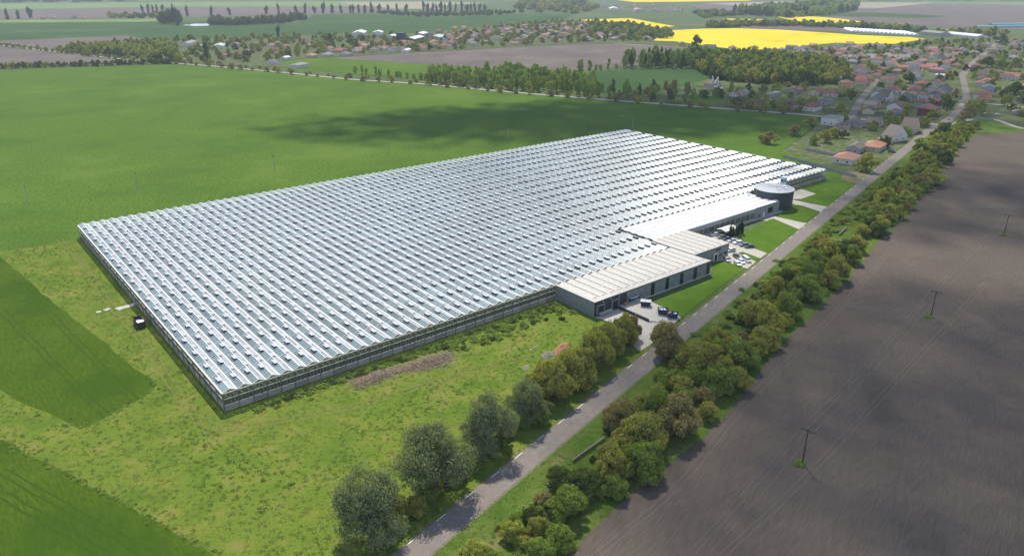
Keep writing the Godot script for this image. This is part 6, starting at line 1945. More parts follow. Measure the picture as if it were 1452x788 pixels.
	[425.2, -753.5, 15, 11, 3.6, "gable", "grey brown", "yellow", 129, 0.45, 24, 0],
	[535.7, -788.1, 13, 10, 5, "gable", "orange", "cream", 121, 0.7, 44, 0],
	[626.4, -886.3, 13, 9, 3.3, "hip", "rust", "cream", 132, 0.7, 44, 0],
	[493.4, -721.6, 17, 10, 3, "hip", "rust", "white", 44, 0.7, 44, 0],
	[639.1, -826.1, 11, 10, 5, "gable", "rust", "cream", 127, 0.55, 44, 0],
	[591, -832.9, 11, 10, 5, "gable", "slate", "yellow", 130, 0.55, 44, 0],
	[511.3, -829.5, 11, 9, 3.6, "hip", "orange", "cream", 126, 0.55, 44, 0],
	[632.3, -930.6, 15, 9, 3.3, "gable", "orange", "white", 134, 0.55, 44, 0],
	[542.4, -736.5, 11, 10, 3, "gable", "brown", "grey", 46, 0.7, 44, 0],
	[533.8, -863.4, 12, 10, 3.6, "hip", "brown", "grey", 129, 0.7, 44, 0],
	[594.2, -932.2, 11, 9, 3.6, "hip", "brown", "yellow", 35, 0.55, 44, 0],
	[604.5, -793.6, 11, 9, 3, "gable", "slate", "cream", 34, 0.45, 44, 0],
	[681.9, -908.9, 12, 11, 3.3, "hip", "brown", "cream", 127, 0.45, 44, 0],
	[455.9, -729.6, 15, 10, 5, "gable", "rust", "white", 31, 0.45, 44, 0],
	[583.8, -888.4, 15, 11, 3.6, "gable", "orange", "white", 33, 0.7, 44, 0],
	[79.1, -1449.7, 17, 10, 3.6, "gable", "brown", "cream", 114, 0.45, 45, 0],
	[173.4, -1526.2, 12, 10, 5, "gable", "grey brown", "grey", 38, 0.45, 45, 0],
	[133, -1969.8, 12, 9, 3.3, "gable", "orange", "cream", 36, 0.7, 45, 0],
	[165.8, -1863.6, 11, 10, 5, "hip", "salmon", "yellow", 33, 0.55, 45, 0],
	[71.3, -1815, 17, 10, 3, "gable", "grey brown", "yellow", 36, 0.7, 45, 0],
	[-98.4, -1445.2, 13, 9, 5, "gable", "red", "grey", 24, 0.45, 45, 0],
	[150, -1634.7, 12, 11, 3.6, "hip", "brown", "white", 115, 0.7, 45, 0],
	[124.2, -1821.2, 17, 11, 3.3, "gable", "brown", "cream", 115, 0.45, 45, 0],
	[-67.7, -1445.5, 17, 11, 3.6, "gable", "red", "white", 112, 0.7, 45, 0],
	[-102.5, -1490.5, 13, 10, 3, "gable", "orange", "cream", 113, 0.7, 45, 0],
	[22.3, -1473.8, 15, 9, 3.3, "gable", "salmon", "yellow", 115, 0.55, 45, 0],
	[212.7, -1873.7, 12, 11, 3, "hip", "red", "yellow", 125, 0.55, 45, 0],
	[81, -1783.5, 13, 9, 3.3, "gable", "dark red", "cream", 123, 0.55, 45, 0],
	[-19.2, -1464.8, 15, 9, 3, "gable", "orange", "cream", 121, 0.55, 45, 0],
	[-48, -1601.1, 11, 11, 5, "gable", "pink", "grey", 31, 0.7, 45, 0],
	[92.1, -1638.8, 15, 9, 5, "hip", "orange", "grey", 125, 0.55, 45, 0],
	[-72.4, -1560.3, 17, 9, 5, "hip", "grey brown", "yellow", 37, 0.7, 45, 0],
	[231.5, -1814, 12, 11, 3.6, "gable", "rust", "cream", 119, 0.55, 45, 0],
	[5.8, -1373.2, 17, 9, 3, "gable", "red", "cream", 29, 0.55, 45, 0],
	[100.9, -1848.5, 17, 9, 5, "gable", "red", "cream", 115, 0.45, 45, 0],
	[12, -1703.2, 15, 10, 3.6, "hip", "red", "cream", 30, 0.7, 45, 0],
	[-17.2, -1579.3, 11, 9, 3, "gable", "brown", "yellow", 38, 0.45, 45, 0],
	[159.1, -1820.8, 11, 10, 3.3, "gable", "red", "grey", 29, 0.45, 45, 0],
	[95.4, -1539.8, 17, 9, 3.3, "gable", "brown", "cream", 118, 0.7, 45, 0],
	[33.2, -1505.7, 17, 10, 5, "hip", "grey brown", "white", 32, 0.55, 45, 0],
	[248.2, -1611.4, 13, 10, 3, "gable", "rust", "yellow", 37, 0.55, 45, 0],
	[202.7, -1651.1, 15, 9, 3.6, "hip", "dark red", "grey", 123, 0.55, 45, 0],
	[190.6, -2015.2, 13, 9, 3.3, "gable", "rust", "cream", 29, 0.7, 45, 0],
	[131.4, -1750.6, 15, 11, 3.3, "gable", "rust", "cream", 120, 0.55, 45, 0],
	[123.4, -1871.6, 15, 9, 3.3, "hip", "rust", "cream", 121, 0.7, 45, 0],
	[157.5, -1688.5, 15, 11, 3.3, "gable", "orange", "grey", 120, 0.55, 45, 0],
	[4.5, -1620, 11, 11, 3, "gable", "salmon", "white", 113, 0.7, 45, 0],
	[114.3, -1777.3, 15, 9, 3.3, "hip", "brown", "white", 117, 0.55, 45, 0],
	[-5.3, -1786.6, 13, 9, 3.3, "gable", "brown", "cream", 126, 0.7, 45, 0],
	[79.6, -1908.6, 17, 11, 3.3, "gable", "dark red", "cream", 25, 0.7, 45, 0],
	[173, -1716.5, 13, 11, 5, "gable", "brown", "white", 118, 0.7, 45, 0],
	[49.6, -1675.5, 12, 10, 3, "hip", "red", "cream", 118, 0.7, 45, 0],
	[84.6, -1697.4, 13, 11, 3.6, "gable", "rust", "grey", 25, 0.55, 45, 0],
	[-49.8, -1649.8, 12, 9, 5, "hip", "salmon", "cream", 124, 0.45, 45, 0],
	[181.6, -1938.8, 17, 10, 5, "gable", "dark red", "cream", 36, 0.55, 45, 0],
	[-9, -1726.6, 12, 11, 5, "gable", "salmon", "cream", 27, 0.55, 45, 0],
	[79.7, -1484.4, 12, 9, 5, "hip", "salmon", "white", 126, 0.7, 45, 0],
	[-249.1, -1298.7, 12, 9, 5, "gable", "orange", "cream", 122, 0.45, 45, 0],
	[-184.9, -1357.1, 15, 10, 5, "gable", "orange", "cream", 27, 0.7, 45, 0],
	[-142.8, -1416.3, 12, 9, 3.3, "hip", "orange", "cream", 35, 0.55, 45, 0],
	[-146.3, -1254.9, 12, 11, 3.6, "gable", "red", "cream", 116, 0.7, 45, 0],
	[-133.8, -1328.7, 15, 11, 3.6, "gable", "brown", "cream", 121, 0.55, 45, 0],
	[-174.8, -1322.4, 15, 11, 3.3, "gable", "rust", "cream", 32, 0.55, 45, 0],
	[-177.1, -1241.5, 12, 10, 5, "gable", "dark red", "cream", 121, 0.55, 45, 0],
	[-262.9, -1362.9, 17, 10, 3, "gable", "rust", "grey", 30, 0.45, 45, 0],
	[-143.9, -1377, 11, 11, 3.6, "hip", "pink", "yellow", 38, 0.45, 45, 0],
	[-216.1, -1246.3, 11, 10, 5, "gable", "rust", "grey", 114, 0.7, 45, 0],
	[-244.4, -1211.9, 15, 11, 3.6, "hip", "grey brown", "cream", 127, 0.55, 45, 0],
	[-116.5, -1291.7, 17, 9, 5, "hip", "rust", "yellow", 112, 0.7, 45, 0],
	[-102.7, -1362.6, 17, 10, 3, "hip", "brown", "grey", 120, 0.7, 45, 0],
	[-116.7, -1466.2, 15, 10, 3.3, "hip", "rust", "cream", 124, 0.55, 45, 0],
	[-204.2, -1284.6, 15, 9, 3, "gable", "rust", "yellow", 37, 0.55, 45, 0],
	[-110.6, -1424.3, 11, 9, 3.3, "hip", "brown", "white", 113, 0.55, 45, 0],
	[-198.9, -1388.6, 11, 11, 3.6, "gable", "rust", "grey", 125, 0.55, 45, 0],
	[-251, -1255.8, 17, 11, 3, "gable", "pink", "white", 118, 0.45, 45, 0],
	[-218.4, -1319.1, 12, 10, 3.3, "gable", "rust", "grey", 24, 0.55, 45, 0],
	[-237.7, -1385.8, 13, 11, 5, "gable", "dark red", "cream", 36, 0.55, 45, 0],
	[-246.6, -1330.3, 12, 11, 3, "hip", "grey brown", "yellow", 120, 0.7, 45, 0],
	[-272.4, -1223.8, 15, 10, 3.6, "gable", "red", "yellow", 33, 0.45, 45, 0],
	[-55.5, -1788.5, 11, 11, 3, "gable", "orange", "grey", 128, 0.55, 46, 0],
	[-106.8, -1762.4, 17, 9, 3.6, "hip", "brown", "grey", 127, 0.45, 46, 0],
	[-87.8, -1688.2, 13, 10, 3, "gable", "orange", "white", 24, 0.55, 46, 0],
	[13.7, -1832.3, 15, 11, 3, "hip", "pink", "white", 31, 0.55, 46, 0],
	[-158.6, -1690.7, 15, 10, 3.6, "gable", "rust", "grey", 34, 0.7, 46, 0],
	[-21.8, -1884.4, 11, 9, 5, "hip", "rust", "cream", 114, 0.7, 46, 0],
	[-60.5, -1852.8, 15, 9, 5, "gable", "dark red", "yellow", 125, 0.55, 46, 0],
	[-113.4, -1837.3, 13, 10, 3.3, "hip", "orange", "white", 29, 0.55, 46, 0],
	[-59.1, -1723, 11, 11, 3.6, "hip", "salmon", "cream", 118, 0.7, 46, 0],
	[-24.1, -1733.2, 12, 10, 5, "gable", "brown", "white", 25, 0.7, 46, 0],
	[-131.3, -1789.5, 15, 9, 5, "hip", "salmon", "yellow", 123, 0.45, 46, 0],
	[-22.9, -1924.4, 12, 10, 3.6, "hip", "dark red", "cream", 29, 0.55, 46, 0],
	[1.1, -1958.1, 11, 9, 5, "gable", "dark red", "grey", 22, 0.55, 46, 0],
	[-119, -1620, 17, 11, 3.6, "gable", "red", "yellow", 127, 0.45, 46, 0],
	[29.7, -1901.8, 13, 11, 3.6, "hip", "red", "cream", 23, 0.55, 46, 0],
	[-19.4, -1780.6, 17, 10, 3.3, "gable", "brown", "yellow", 122, 0.7, 46, 0],
	[-1297.3, -2317.3, 12, 10, 5, "gable", "pink", "grey", 8, 0.55, 47, 0],
	[-1355.6, -2316.6, 17, 9, 3.3, "hip", "grey", "cream", 83, 0.45, 47, 0],
	[-1239.7, -2265.9, 12, 11, 3, "gable", "pink", "yellow", 83, 0.55, 47, 0],
	[-1388, -2356.2, 17, 10, 3, "gable", "pink", "white", 4, 0.45, 47, 0],
	[-1354.6, -2261, 11, 9, 5, "hip", "pink", "grey", 84, 0.7, 47, 0],
	[-347.8, -1332.8, 12, 9, 3, "gable", "salmon", "cream", 24, 0.55, 48, 0],
	[-358.1, -1176.5, 11, 9, 3.6, "hip", "grey brown", "yellow", 27, 0.7, 48, 0],
	[-300.6, -1267.8, 15, 11, 3, "gable", "red", "yellow", 107, 0.45, 48, 0],
	[-417.8, -1374.2, 12, 9, 3, "gable", "grey brown", "yellow", 106, 0.55, 48, 0],
	[-288.9, -1218.6, 13, 11, 3.3, "gable", "brown", "cream", 103, 0.7, 48, 0],
	[-417.4, -1216.7, 11, 10, 3.6, "gable", "brown", "yellow", 108, 0.45, 48, 0],
	[-377.6, -1287, 13, 11, 3.6, "gable", "red", "cream", 114, 0.7, 48, 0],
	[-420.5, -1266.2, 15, 9, 3, "gable", "grey brown", "white", 114, 0.45, 48, 0],
	[-414.2, -1329.7, 12, 11, 3.3, "gable", "red", "white", 116, 0.45, 48, 0],
	[-473.7, -1324.2, 11, 11, 5, "gable", "rust", "cream", 112, 0.55, 48, 0],
	[-371.8, -1387.6, 11, 9, 3.3, "gable", "orange", "white", 15, 0.45, 48, 0],
	[-373.3, -1220.3, 12, 11, 5, "hip", "dark red", "grey", 21, 0.7, 48, 0],
	[357.2, -1245.9, 13, 9, 3, "gable", "salmon", "grey", 90, 0.45, 49, 0],
	[399, -1269, 12, 10, 5, "hip", "brown", "yellow", 96, 0.45, 49, 0],
	[295.8, -1346.9, 11, 11, 5, "gable", "grey", "yellow", 88, 0.45, 49, 0],
	[329.2, -1303.9, 12, 9, 3.6, "gable", "slate", "yellow", 8, 0.55, 49, 0],
	[384.2, -1207.9, 17, 10, 3.6, "gable", "orange", "yellow", 5, 0.45, 49, 0],
	[325.9, -1264, 15, 11, 5, "gable", "slate", "cream", 1, 0.7, 49, 0],
	[408.3, -1232.4, 17, 9, 3, "hip", "grey brown", "grey", 1, 0.7, 49, 0],
	[366.4, -1282.7, 13, 11, 3.6, "hip", "orange", "cream", 96, 0.55, 49, 0]]
const PLACES := [
	"behind the long grey garden wall",
	"beside the parked blue van",
	"behind the salmon roofed bungalow",
	"with its blank white gable turned to the road",
	"beside the road junction",
	"in front of the white gable house",
	"on the corner of the junction",
	"behind the red brick corner house",
	"beside the upper end of the through road",
	"with two attic windows",
	"with a turquoise end wall",
	"facing the wheat field",
	"facing the wheat field across the avenue",
	"at the edge of the wheat field",
	"behind the flat roofed white house",
	"among the gardens by the wheat field",
	"in the long row of barns",
	"at the end of the row of barns",
	"with tall yellow walls",
	"beside the wood",
	"along the side street",
	"with a mint green gable",
	"with a steep slate gable",
	"beside the upper street",
	"in the middle of the village",
	"across the road from the charcoal roofed house",
	"below the big round trees",
	"by the fenced yard",
	"beside the avenue",
	"beside the white concrete pump",
	"facing the avenue trees",
	"among the yards behind the avenue",
	"by the cross street",
	"in the long row of barns behind the street",
	"under the avenue trees",
	"beside the side street",
	"behind the turquoise ended house",
	"on the green field beside the avenue",
	"among garden trees",
	"above the small green field",
	"in the estate below the yellow field",
	"in the upper village",
	"along the upper street",
	"between the wood and the side street",
	"east of the through road",
	"in the village beyond the ploughed field",
	"behind the village beyond the ploughed field",
	"in the far hamlet on the pale field",
	"among the trees west of the ploughed field",
	"beside the lane below the yellow field"]
const HALLS := [
	[-311.2, -1587.7, 62, 24, 8, 85, "white", "white", "white roofed factory hall with a low rooftop tower"],
	[-277.1, -1608, 36, 20, 7, 85, "white", "white", "smaller white hall adjoining the towered factory"],
	[-182.3, -1441.4, 66, 22, 7, 100, "white", "slate", "long white roofed hall beside the dark silo block"],
	[-171.5, -1548.4, 44, 22, 8, 70, "white", "grey", "white roofed hall behind the dark silo block"],
	[-143.5, -1475.4, 48, 26, 7, 100, "pale", "grey", "pale green roofed hall at the end of the works"],
	[-208.2, -1458.2, 18, 14, 15, 95, "charcoal", "charcoal", "dark square silo block between the white halls"],
	[-234.8, -1511.1, 34, 18, 6, 95, "white", "white", "broken white sheds beside the silo block"],
	[-168.4, -1227.6, 30, 10, 4, 95, "white", "white", "white flat shed at the edge of the ploughed field"],
	[-570, -1362.6, 60, 16, 5, 80, "grey", "white", "long grey roofed barn among garden trees"],
	[-494.4, -1305.3, 44, 16, 5, 75, "pale", "white", "pale roofed barn beside the tall dark poplar"],
	[-516.5, -1291.7, 16, 12, 5, 75, "white", "white", "small bright white shed by the tall dark poplar"],
	[875.2, -1608, 60, 24, 6, 80, "grey", "grey", "grey farm shed beside the white tunnels"],
	[950.3, -1694.7, 40, 16, 5, 80, "grey brown", "grey", "brown grey farm shed behind the white tunnels"],
	[916.5, -1567.8, 90, 26, 4, 80, "white", "white", "low white sheeted shed beside the farm sheds"],
	[-279.4, -2886.3, 150, 26, 6, 95, "pink", "cream", "pink roofed farm building among distant poplars"],
	[381, -2952.5, 120, 30, 7, 95, "white", "white", "white distant hall in the far village"],
	[453.1, -2822.9, 130, 30, 7, 95, "salmon", "cream", "salmon distant hall in the far village"],
	[381.1, -3250.5, 26, 18, 22, 95, "pink", "white", "white church tower in the far village"]]
const GARDEN_WALLS := [
	[177.92, -479.49, 202.87, -424.06, "long pale grey panel wall between the greenhouse and the salmon roofed house"],
	[200.63, -501.01, 216.34, -477.44, "pale grey panel wall behind the salmon roofed house's lawn"],
	[384.14, -621.34, 398.93, -614.73, "low grey panel wall of the fenced yard across the road"]]
const PARKED := [
	[256.16, -494.37, 129, "blue", "van", "blue van on the drive beside the orange roofed bungalow"],
	[362.35, -618.02, 39, "silver", "hatch", "silver car at the village junction"],
	[423.53, -710.3, 20, "white", "hatch", "white car parked along the through road"],
	[443.1, -743.92, 20, "dark", "hatch", "dark car parked along the through road"],
	[408.78, -649.17, 100, "white", "van", "white van in the fenced yard"],
	[417.27, -642, 100, "white", "hatch", "white car in the fenced yard"],
	[363.63, -778.12, 30, "white", "hatch", "white car on the side street"],
	[342.62, -681.41, 60, "white", "estate", "white car in the yard behind the turquoise ended house"],
	[381.68, -721.18, 60, "white", "van", "white van among the red roofs"],
	[458.35, -748.63, 20, "white", "hatch", "white car parked opposite the charcoal roof"],
	[644.34, -1058.42, 40, "silver", "hatch", "silver car on the upper street"],
	[391.5, -679.43, 39, "dark", "estate", "dark estate beside the red brick corner house"],
	[385.64, -663.97, 39, "red", "hatch", "red car beside the red brick corner house"],
	[-539.11, -1110.26, 100, "white", "hatch", "white car on the field road by the hedge"]]
const TUNNELS := [
	[761.06, -1729.56, 12, 95, 9.76, 0, "white polytunnel in the long row beside the yellow field", "white polytunnels"],
	[766.14, -1721.46, 12, 95, 9.76, 0, "white polytunnel in the long row beside the yellow field", "white polytunnels"],
	[771.22, -1713.35, 12, 95, 9.76, 0, "white polytunnel in the long row beside the yellow field", "white polytunnels"],
	[776.3, -1705.25, 12, 95, 9.76, 0, "white polytunnel in the long row beside the yellow field", "white polytunnels"],
	[781.38, -1697.14, 12, 95, 9.76, 0, "white polytunnel in the long row beside the yellow field", "white polytunnels"],
	[786.46, -1689.04, 12, 95, 9.76, 0, "white polytunnel in the long row beside the yellow field", "white polytunnels"],
	[791.53, -1680.93, 12, 95, 9.76, 0, "white polytunnel in the long row beside the yellow field", "white polytunnels"],
	[796.61, -1672.83, 12, 95, 9.76, 0, "white polytunnel in the long row beside the yellow field", "white polytunnels"],
	[801.69, -1664.72, 12, 95, 9.76, 0, "white polytunnel in the long row beside the yellow field", "white polytunnels"],
	[806.77, -1656.62, 12, 95, 9.76, 0, "white polytunnel in the long row beside the yellow field", "white polytunnels"],
	[811.85, -1648.51, 12, 95, 9.76, 0, "white polytunnel in the long row beside the yellow field", "white polytunnels"],
	[816.93, -1640.41, 12, 95, 9.76, 0, "white polytunnel in the long row beside the yellow field", "white polytunnels"],
	[822.01, -1632.3, 12, 95, 9.76, 0, "white polytunnel in the long row beside the yellow field", "white polytunnels"],
	[827.09, -1624.2, 12, 95, 9.76, 0, "white polytunnel in the long row beside the yellow field", "white polytunnels"],
	[832.17, -1616.09, 12, 95, 9.76, 0, "white polytunnel in the long row beside the yellow field", "white polytunnels"],
	[837.24, -1607.99, 12, 95, 9.76, 0, "white polytunnel in the long row beside the yellow field", "white polytunnels"],
	[1104.3, -1856.73, 78, 150, 15, 1, "teal netting tunnel before the grey fields", "teal tunnels"],
	[1199.76, -1957.17, 78, 150, 15, 1, "longer teal netting tunnel behind the first", "teal tunnels"]]
const POND := [[-831.96, -1969.33], [-826.86, -2032.41], [-785.92, -2035.67], [-751.72, -1945.16], [-785.04, -1927.41]]
const PUMP := [218.07, -799.03]
const BEAMS := [
	[14.69, -149.56, 23.68, -159.35, "long pale concrete channel beam lying in the verge grass"],
	[8.12, -140.16, 11.43, -143.81, "short pale concrete beam between the bushes"],
	[149.08, -320.01, 156.59, -330.28, "pale grey culvert beam among the belt trees"]]
const POLES_R := [
	[225, -321],
	[145.2, -232.7],
	[70.2, -149]]
const POLES_L := [
	[-250.7, -370],
	[-207.7, -399],
	[-144.9, -443],
	[-82.7, -491.1],
	[-3.1, -536.8],
	[94.3, -580.6]]
const POLE_LABELS := {
	"right": ["dark power pole far out in the ploughed field", "dark power pole in the middle of the ploughed field", "dark power pole with green weeds near the furrow tracks"],
	"left": ["power pole in the wheat beyond the side meadow", "power pole in the wheat with bare ground at its foot", "power pole in the wheat facing the greenhouse corner", "power pole in the wheat before the cloud shadow", "power pole in the shaded wheat behind the greenhouse", "power pole beyond the far corner of the greenhouse"]}
const TREES := [
	[-29.1, -122.6, 16.5, 11, "willow", 0, 0, "fine", 0],
	[-17.3, -137.6, 18, 9.2, "willow", 1, 0, "fine", 0],
	[-6.2, -152.7, 15.5, 7.6, "willow", 2, 0, "fine", 0],
	[4.1, -167.1, 12.5, 6.2, "willow", 3, 0, "fine", 0],
	[-13.5, -144.9, 8, 3.6, "olive", 4, 0, "fine", 2],
	[-25.4, -129.3, 7, 3.6, "olive", 4, 0, "fine", 1],
	[11.7, -177.7, 12.5, 6.7, "olive", 5, 0, "fine", 2],
	[6, -175.1, 10.5, 5.3, "olive", 5, 0, "fine", 1],
	[18.1, -186.1, 12, 6.5, "olive", 5, 0, "fine", 3],
	[24.5, -195.3, 12.5, 6.7, "olive", 5, 0, "fine", 4],
	[30.7, -204.2, 11.5, 6.2, "olive", 5, 0, "fine", 6],
	[36.1, -211.9, 10.5, 5.8, "olive", 5, 0, "fine", 7],
	[27.1, -203.3, 10, 5.3, "olive", 5, 0, "fine", 5],
	[15.1, -186.5, 9, 4.2, "green", 6, 0, "fine", 3],
	[7.4, -166.4, 6, 3.6, "green", 6, 0, "fine", 2],
	[-2, -157.5, 6, 3.4, "green", 6, 0, "fine", 1],
	[38.8, -215.9, 9, 3.6, "brown", 7, 0, "fine", 0],
	[3.5, -169.1, 3.2, 1.7, "green", 8, 0, "mid", 3],
	[12.5, -181.7, 3.8, 3.2, "olive", 4, 0, "fine", 3],
	[18, -190.5, 3.4, 2.8, "bush", 9, 0, "fine", 9],
	[24, -194.7, 5.6, 3.1, "bush", 10, 0, "fine", 0],
	[-18.9, -134.8, 3.2, 2.5, "bush", 9, 0, "fine", 1],
	[-26.1, -129.8, 3.9, 2.1, "yellow", 11, 0, "fine", 1],
	[28.1, -201.6, 2.7, 2.8, "bush", 9, 0, "fine", 10],
	[32.2, -210, 1.9, 1.7, "olive", 12, 0, "mid", 5],
	[-9.6, -150.3, 4.4, 2.5, "olive", 12, 0, "fine", 2],
	[8.8, -179.1, 2.2, 2.2, "bush", 9, 0, "fine", 7],
	[-10.5, -144.6, 3.2, 1.9, "bush", 9, 0, "mid", 3],
	[37.8, -214.1, 2.3, 1.9, "olive", 12, 0, "mid", 6],
	[-0.2, -166.1, 3.2, 1.8, "bush", 9, 0, "mid", 5],
	[32.2, -205.9, 3.2, 2.1, "green", 8, 0, "fine", 4],
	[-24.4, -126.1, 4.1, 2.3, "green", 8, 0, "fine", 1],
	[-4.2, -157.3, 2.2, 2.1, "green", 8, 0, "fine", 2],
	[-13.3, -140.8, 2.1, 2.1, "bush", 9, 0, "fine", 2],
	[-21.2, -131.3, 4.3, 2.9, "olive", 12, 0, "fine", 1],
	[-0.9, -160.8, 3.5, 2.2, "olive", 12, 0, "fine", 3],
	[3.1, -163.9, 3.4, 2, "bush", 9, 0, "fine", 6],
	[9, -173.1, 2.4, 2.1, "olive", 12, 0, "fine", 4],
	[-7.1, -153.5, 4.3, 2.6, "bush", 9, 0, "fine", 4],
	[-17.5, -138.8, 3.3, 2.4, "yellow", 11, 0, "fine", 2],
	[18.3, -186.2, 2.6, 2.2, "bush", 9, 0, "fine", 8],
	[28.1, -162.5, 9.5, 5.8, "brown", 13, 1, "fine", 1],
	[31.7, -153.3, 11, 7, "olive", 14, 1, "fine", 2],
	[42.7, -161.2, 11, 7.6, "brown", 13, 1, "fine", 2],
	[38.9, -167.8, 9.5, 5.8, "green", 15, 1, "fine", 0],
	[47.8, -204.7, 11, 6.2, "brown", 16, 1, "fine", 0],
	[68.1, -197, 9, 6.4, "green", 17, 1, "fine", 2],
	[56, -194.4, 10, 6.4, "olive", 18, 1, "fine", 0],
	[82.8, -221.1, 11, 7.6, "olive", 19, 1, "fine", 0],
	[94.5, -232.1, 9.5, 6.2, "green", 20, 1, "fine", 1],
	[106.7, -247.9, 9.5, 6.6, "green", 20, 1, "fine", 2],
	[125.7, -265.6, 10.5, 7, "olive", 21, 1, "fine", 0],
	[57.5, -182.2, 9.5, 6, "green", 17, 1, "fine", 1],
	[22.9, -143.8, 9, 5.6, "olive", 14, 1, "fine", 1],
	[12, -130, 7.5, 5.4, "green", 22, 1, "fine", 1],
	[0.3, -123, 4.6, 3.4, "yellow", 23, 1, "fine", 0],
	[-7.1, -117.7, 3.6, 2.8, "yellow", 24, 1, "fine", 0],
	[5.4, -116.6, 5.5, 4.2, "green", 25, 1, "fine", 1],
	[-3.7, -115.8, 3.4, 2.6, "green", 26, 1, "fine", 1],
	[3.9, -127.8, 4.2, 3, "dark", 27, 1, "fine", 0],
	[15.7, -137.1, 6.6, 4.8, "dark", 28, 1, "fine", 2],
	[238.7, -409.7, 10, 7, "yellow", 29, 1, "mid", 0],
	[226.8, -400.5, 9, 6, "brown", 30, 1, "mid", 0],
	[181.6, -343.4, 8.5, 5.6, "yellow", 31, 1, "mid", 2],
	[167.1, -332.4, 8.5, 5.6, "green", 32, 1, "mid", 0],
	[166.4, -320, 6.6, 4.8, "dark", 33, 1, "fine", 0],
	[11, -139.7, 5.4, 4.2, "dark", 28, 1, "fine", 1],
	[133.2, -298.5, 8.2, 4.7, "brown", 34, 1, "fine", 0],
	[319.1, -535.1, 3.1, 2.8, "bush", 35, 1, "mid", 6],
	[149.8, -309.7, 2.2, 2, "bush", 36, 1, "fine", 4],
	[121.1, -276.9, 8.7, 5.3, "green", 37, 1, "fine", 2],
	[126.4, -278.4, 2.3, 2.1, "bush", 38, 1, "fine", 7],
	[106.1, -264.9, 5.5, 3.4, "green", 39, 1, "fine", 0],
	[248.9, -440.7, 4, 2.8, "brown", 40, 1, "mid", 1],
	[189.4, -365.5, 8.9, 5.2, "olive", 41, 1, "mid", 1],
	[225.5, -418.8, 6.7, 4.9, "olive", 42, 1, "mid", 2],
	[263.9, -452.1, 4.1, 3.1, "brown", 40, 1, "mid", 2],
	[195.1, -363.8, 2.5, 2.2, "bush", 43, 1, "mid", 4],
	[316.9, -527.1, 9.5, 5.4, "olive", 44, 1, "mid", 5],
	[195.5, -374.5, 8.5, 5.3, "olive", 41, 1, "mid", 2],
	[272.3, -475.3, 6.1, 3.3, "dark", 45, 1, "mid", 2],
	[100.9, -254.3, 9.5, 5.3, "dark", 46, 1, "fine", 0],
	[241.9, -428, 5.2, 3.7, "olive", 42, 1, "mid", 5],
	[111.8, -270.1, 4.4, 3, "olive", 47, 1, "fine", 2],
	[197.1, -356.8, 4.7, 2.8, "brown", 48, 1, "mid", 0],
	[40, -175.9, 6.3, 3.6, "olive", 49, 1, "fine", 1],
	[215.2, -391.6, 5.7, 3.6, "green", 50, 1, "mid", 1],
	[189.2, -351.1, 5.4, 2.9, "yellow", 51, 1, "mid", 0],
	[64, -207.6, 8.4, 4.7, "olive", 52, 1, "fine", 3],
	[80.4, -210.2, 7.3, 4.8, "olive", 52, 1, "fine", 6],
	[73.8, -213.6, 3.7, 2.8, "brown", 53, 1, "fine", 0],
	[147.3, -299.3, 7.4, 5.3, "olive", 54, 1, "fine", 0],
	[294.8, -513.6, 9.5, 5.2, "yellow", 55, 1, "mid", 0],
	[158.3, -318, 5.9, 3.7, "olive", 56, 1, "fine", 1],
	[172.8, -337.8, 5.3, 3.1, "yellow", 57, 1, "mid", 0],
	[221.9, -405.3, 6.6, 5, "yellow", 58, 1, "mid", 3],
	[161.1, -322.8, 2.3, 2.1, "bush", 59, 1, "fine", 0],
	[61.7, -190, 7.9, 4.4, "olive", 52, 1, "fine", 2],
	[326.2, -542.8, 8.3, 5.2, "olive", 44, 1, "mid", 6],
	[86.2, -230.5, 5.1, 3.6, "olive", 60, 1, "fine", 1],
	[91.1, -224.7, 5.4, 3.2, "olive", 60, 1, "fine", 2],
	[134.3, -282.5, 2.4, 2.2, "bush", 36, 1, "fine", 1],
	[281.9, -486.6, 8.5, 5.4, "olive", 44, 1, "mid", 3],
	[326.9, -534.4, 5.6, 3.4, "green", 61, 1, "mid", 7],
	[183.8, -360.4, 6.1, 4, "yellow", 62, 1, "mid", 2],
	[250.4, -454, 6.8, 5.2, "olive", 44, 1, "mid", 1],
	[170.6, -345, 6.8, 5, "green", 63, 1, "mid", 0],
	[201, -365.3, 8.7, 5.3, "yellow", 64, 1, "mid", 0],
	[265.5, -459.5, 4.7, 3.1, "yellow", 65, 1, "mid", 2],
	[263.7, -471.5, 7.3, 5, "olive", 66, 1, "mid", 2],
	[115, -262.4, 9.5, 5.4, "green", 37, 1, "fine", 1],
	[277.3, -474.2, 2.7, 2.5, "bush", 35, 1, "mid", 5],
	[294.6, -495.7, 7.3, 4.7, "green", 61, 1, "mid", 5],
	[257.6, -453.1, 5.3, 3.8, "olive", 66, 1, "mid", 1],
	[202.6, -388.8, 9.8, 5.4, "green", 67, 1, "mid", 2],
	[278.4, -466.7, 6.1, 4.1, "brown", 68, 1, "mid", 2],
	[230.5, -423.4, 6.1, 3.5, "olive", 42, 1, "mid", 3],
	[303.6, -511.2, 6.5, 3.7, "yellow", 65, 1, "mid", 4],
	[310.7, -512.8, 7.7, 4.6, "yellow", 65, 1, "mid", 5],
	[80.5, -229, 6.3, 3.7, "yellow", 69, 1, "fine", 0],
	[289.6, -503.7, 7, 4.1, "olive", 66, 1, "mid", 6],
	[300.8, -506.3, 6.5, 3.6, "dark", 45, 1, "mid", 5],
	[278.7, -480.7, 5.6, 4.3, "dark", 45, 1, "mid", 4],
	[262.6, -465.6, 5.8, 3.5, "green", 61, 1, "mid", 2],
	[61.2, -199.5, 8.2, 4.9, "green", 70, 1, "fine", 2],
	[218.2, -399, 6.1, 3.7, "yellow", 58, 1, "mid", 2],
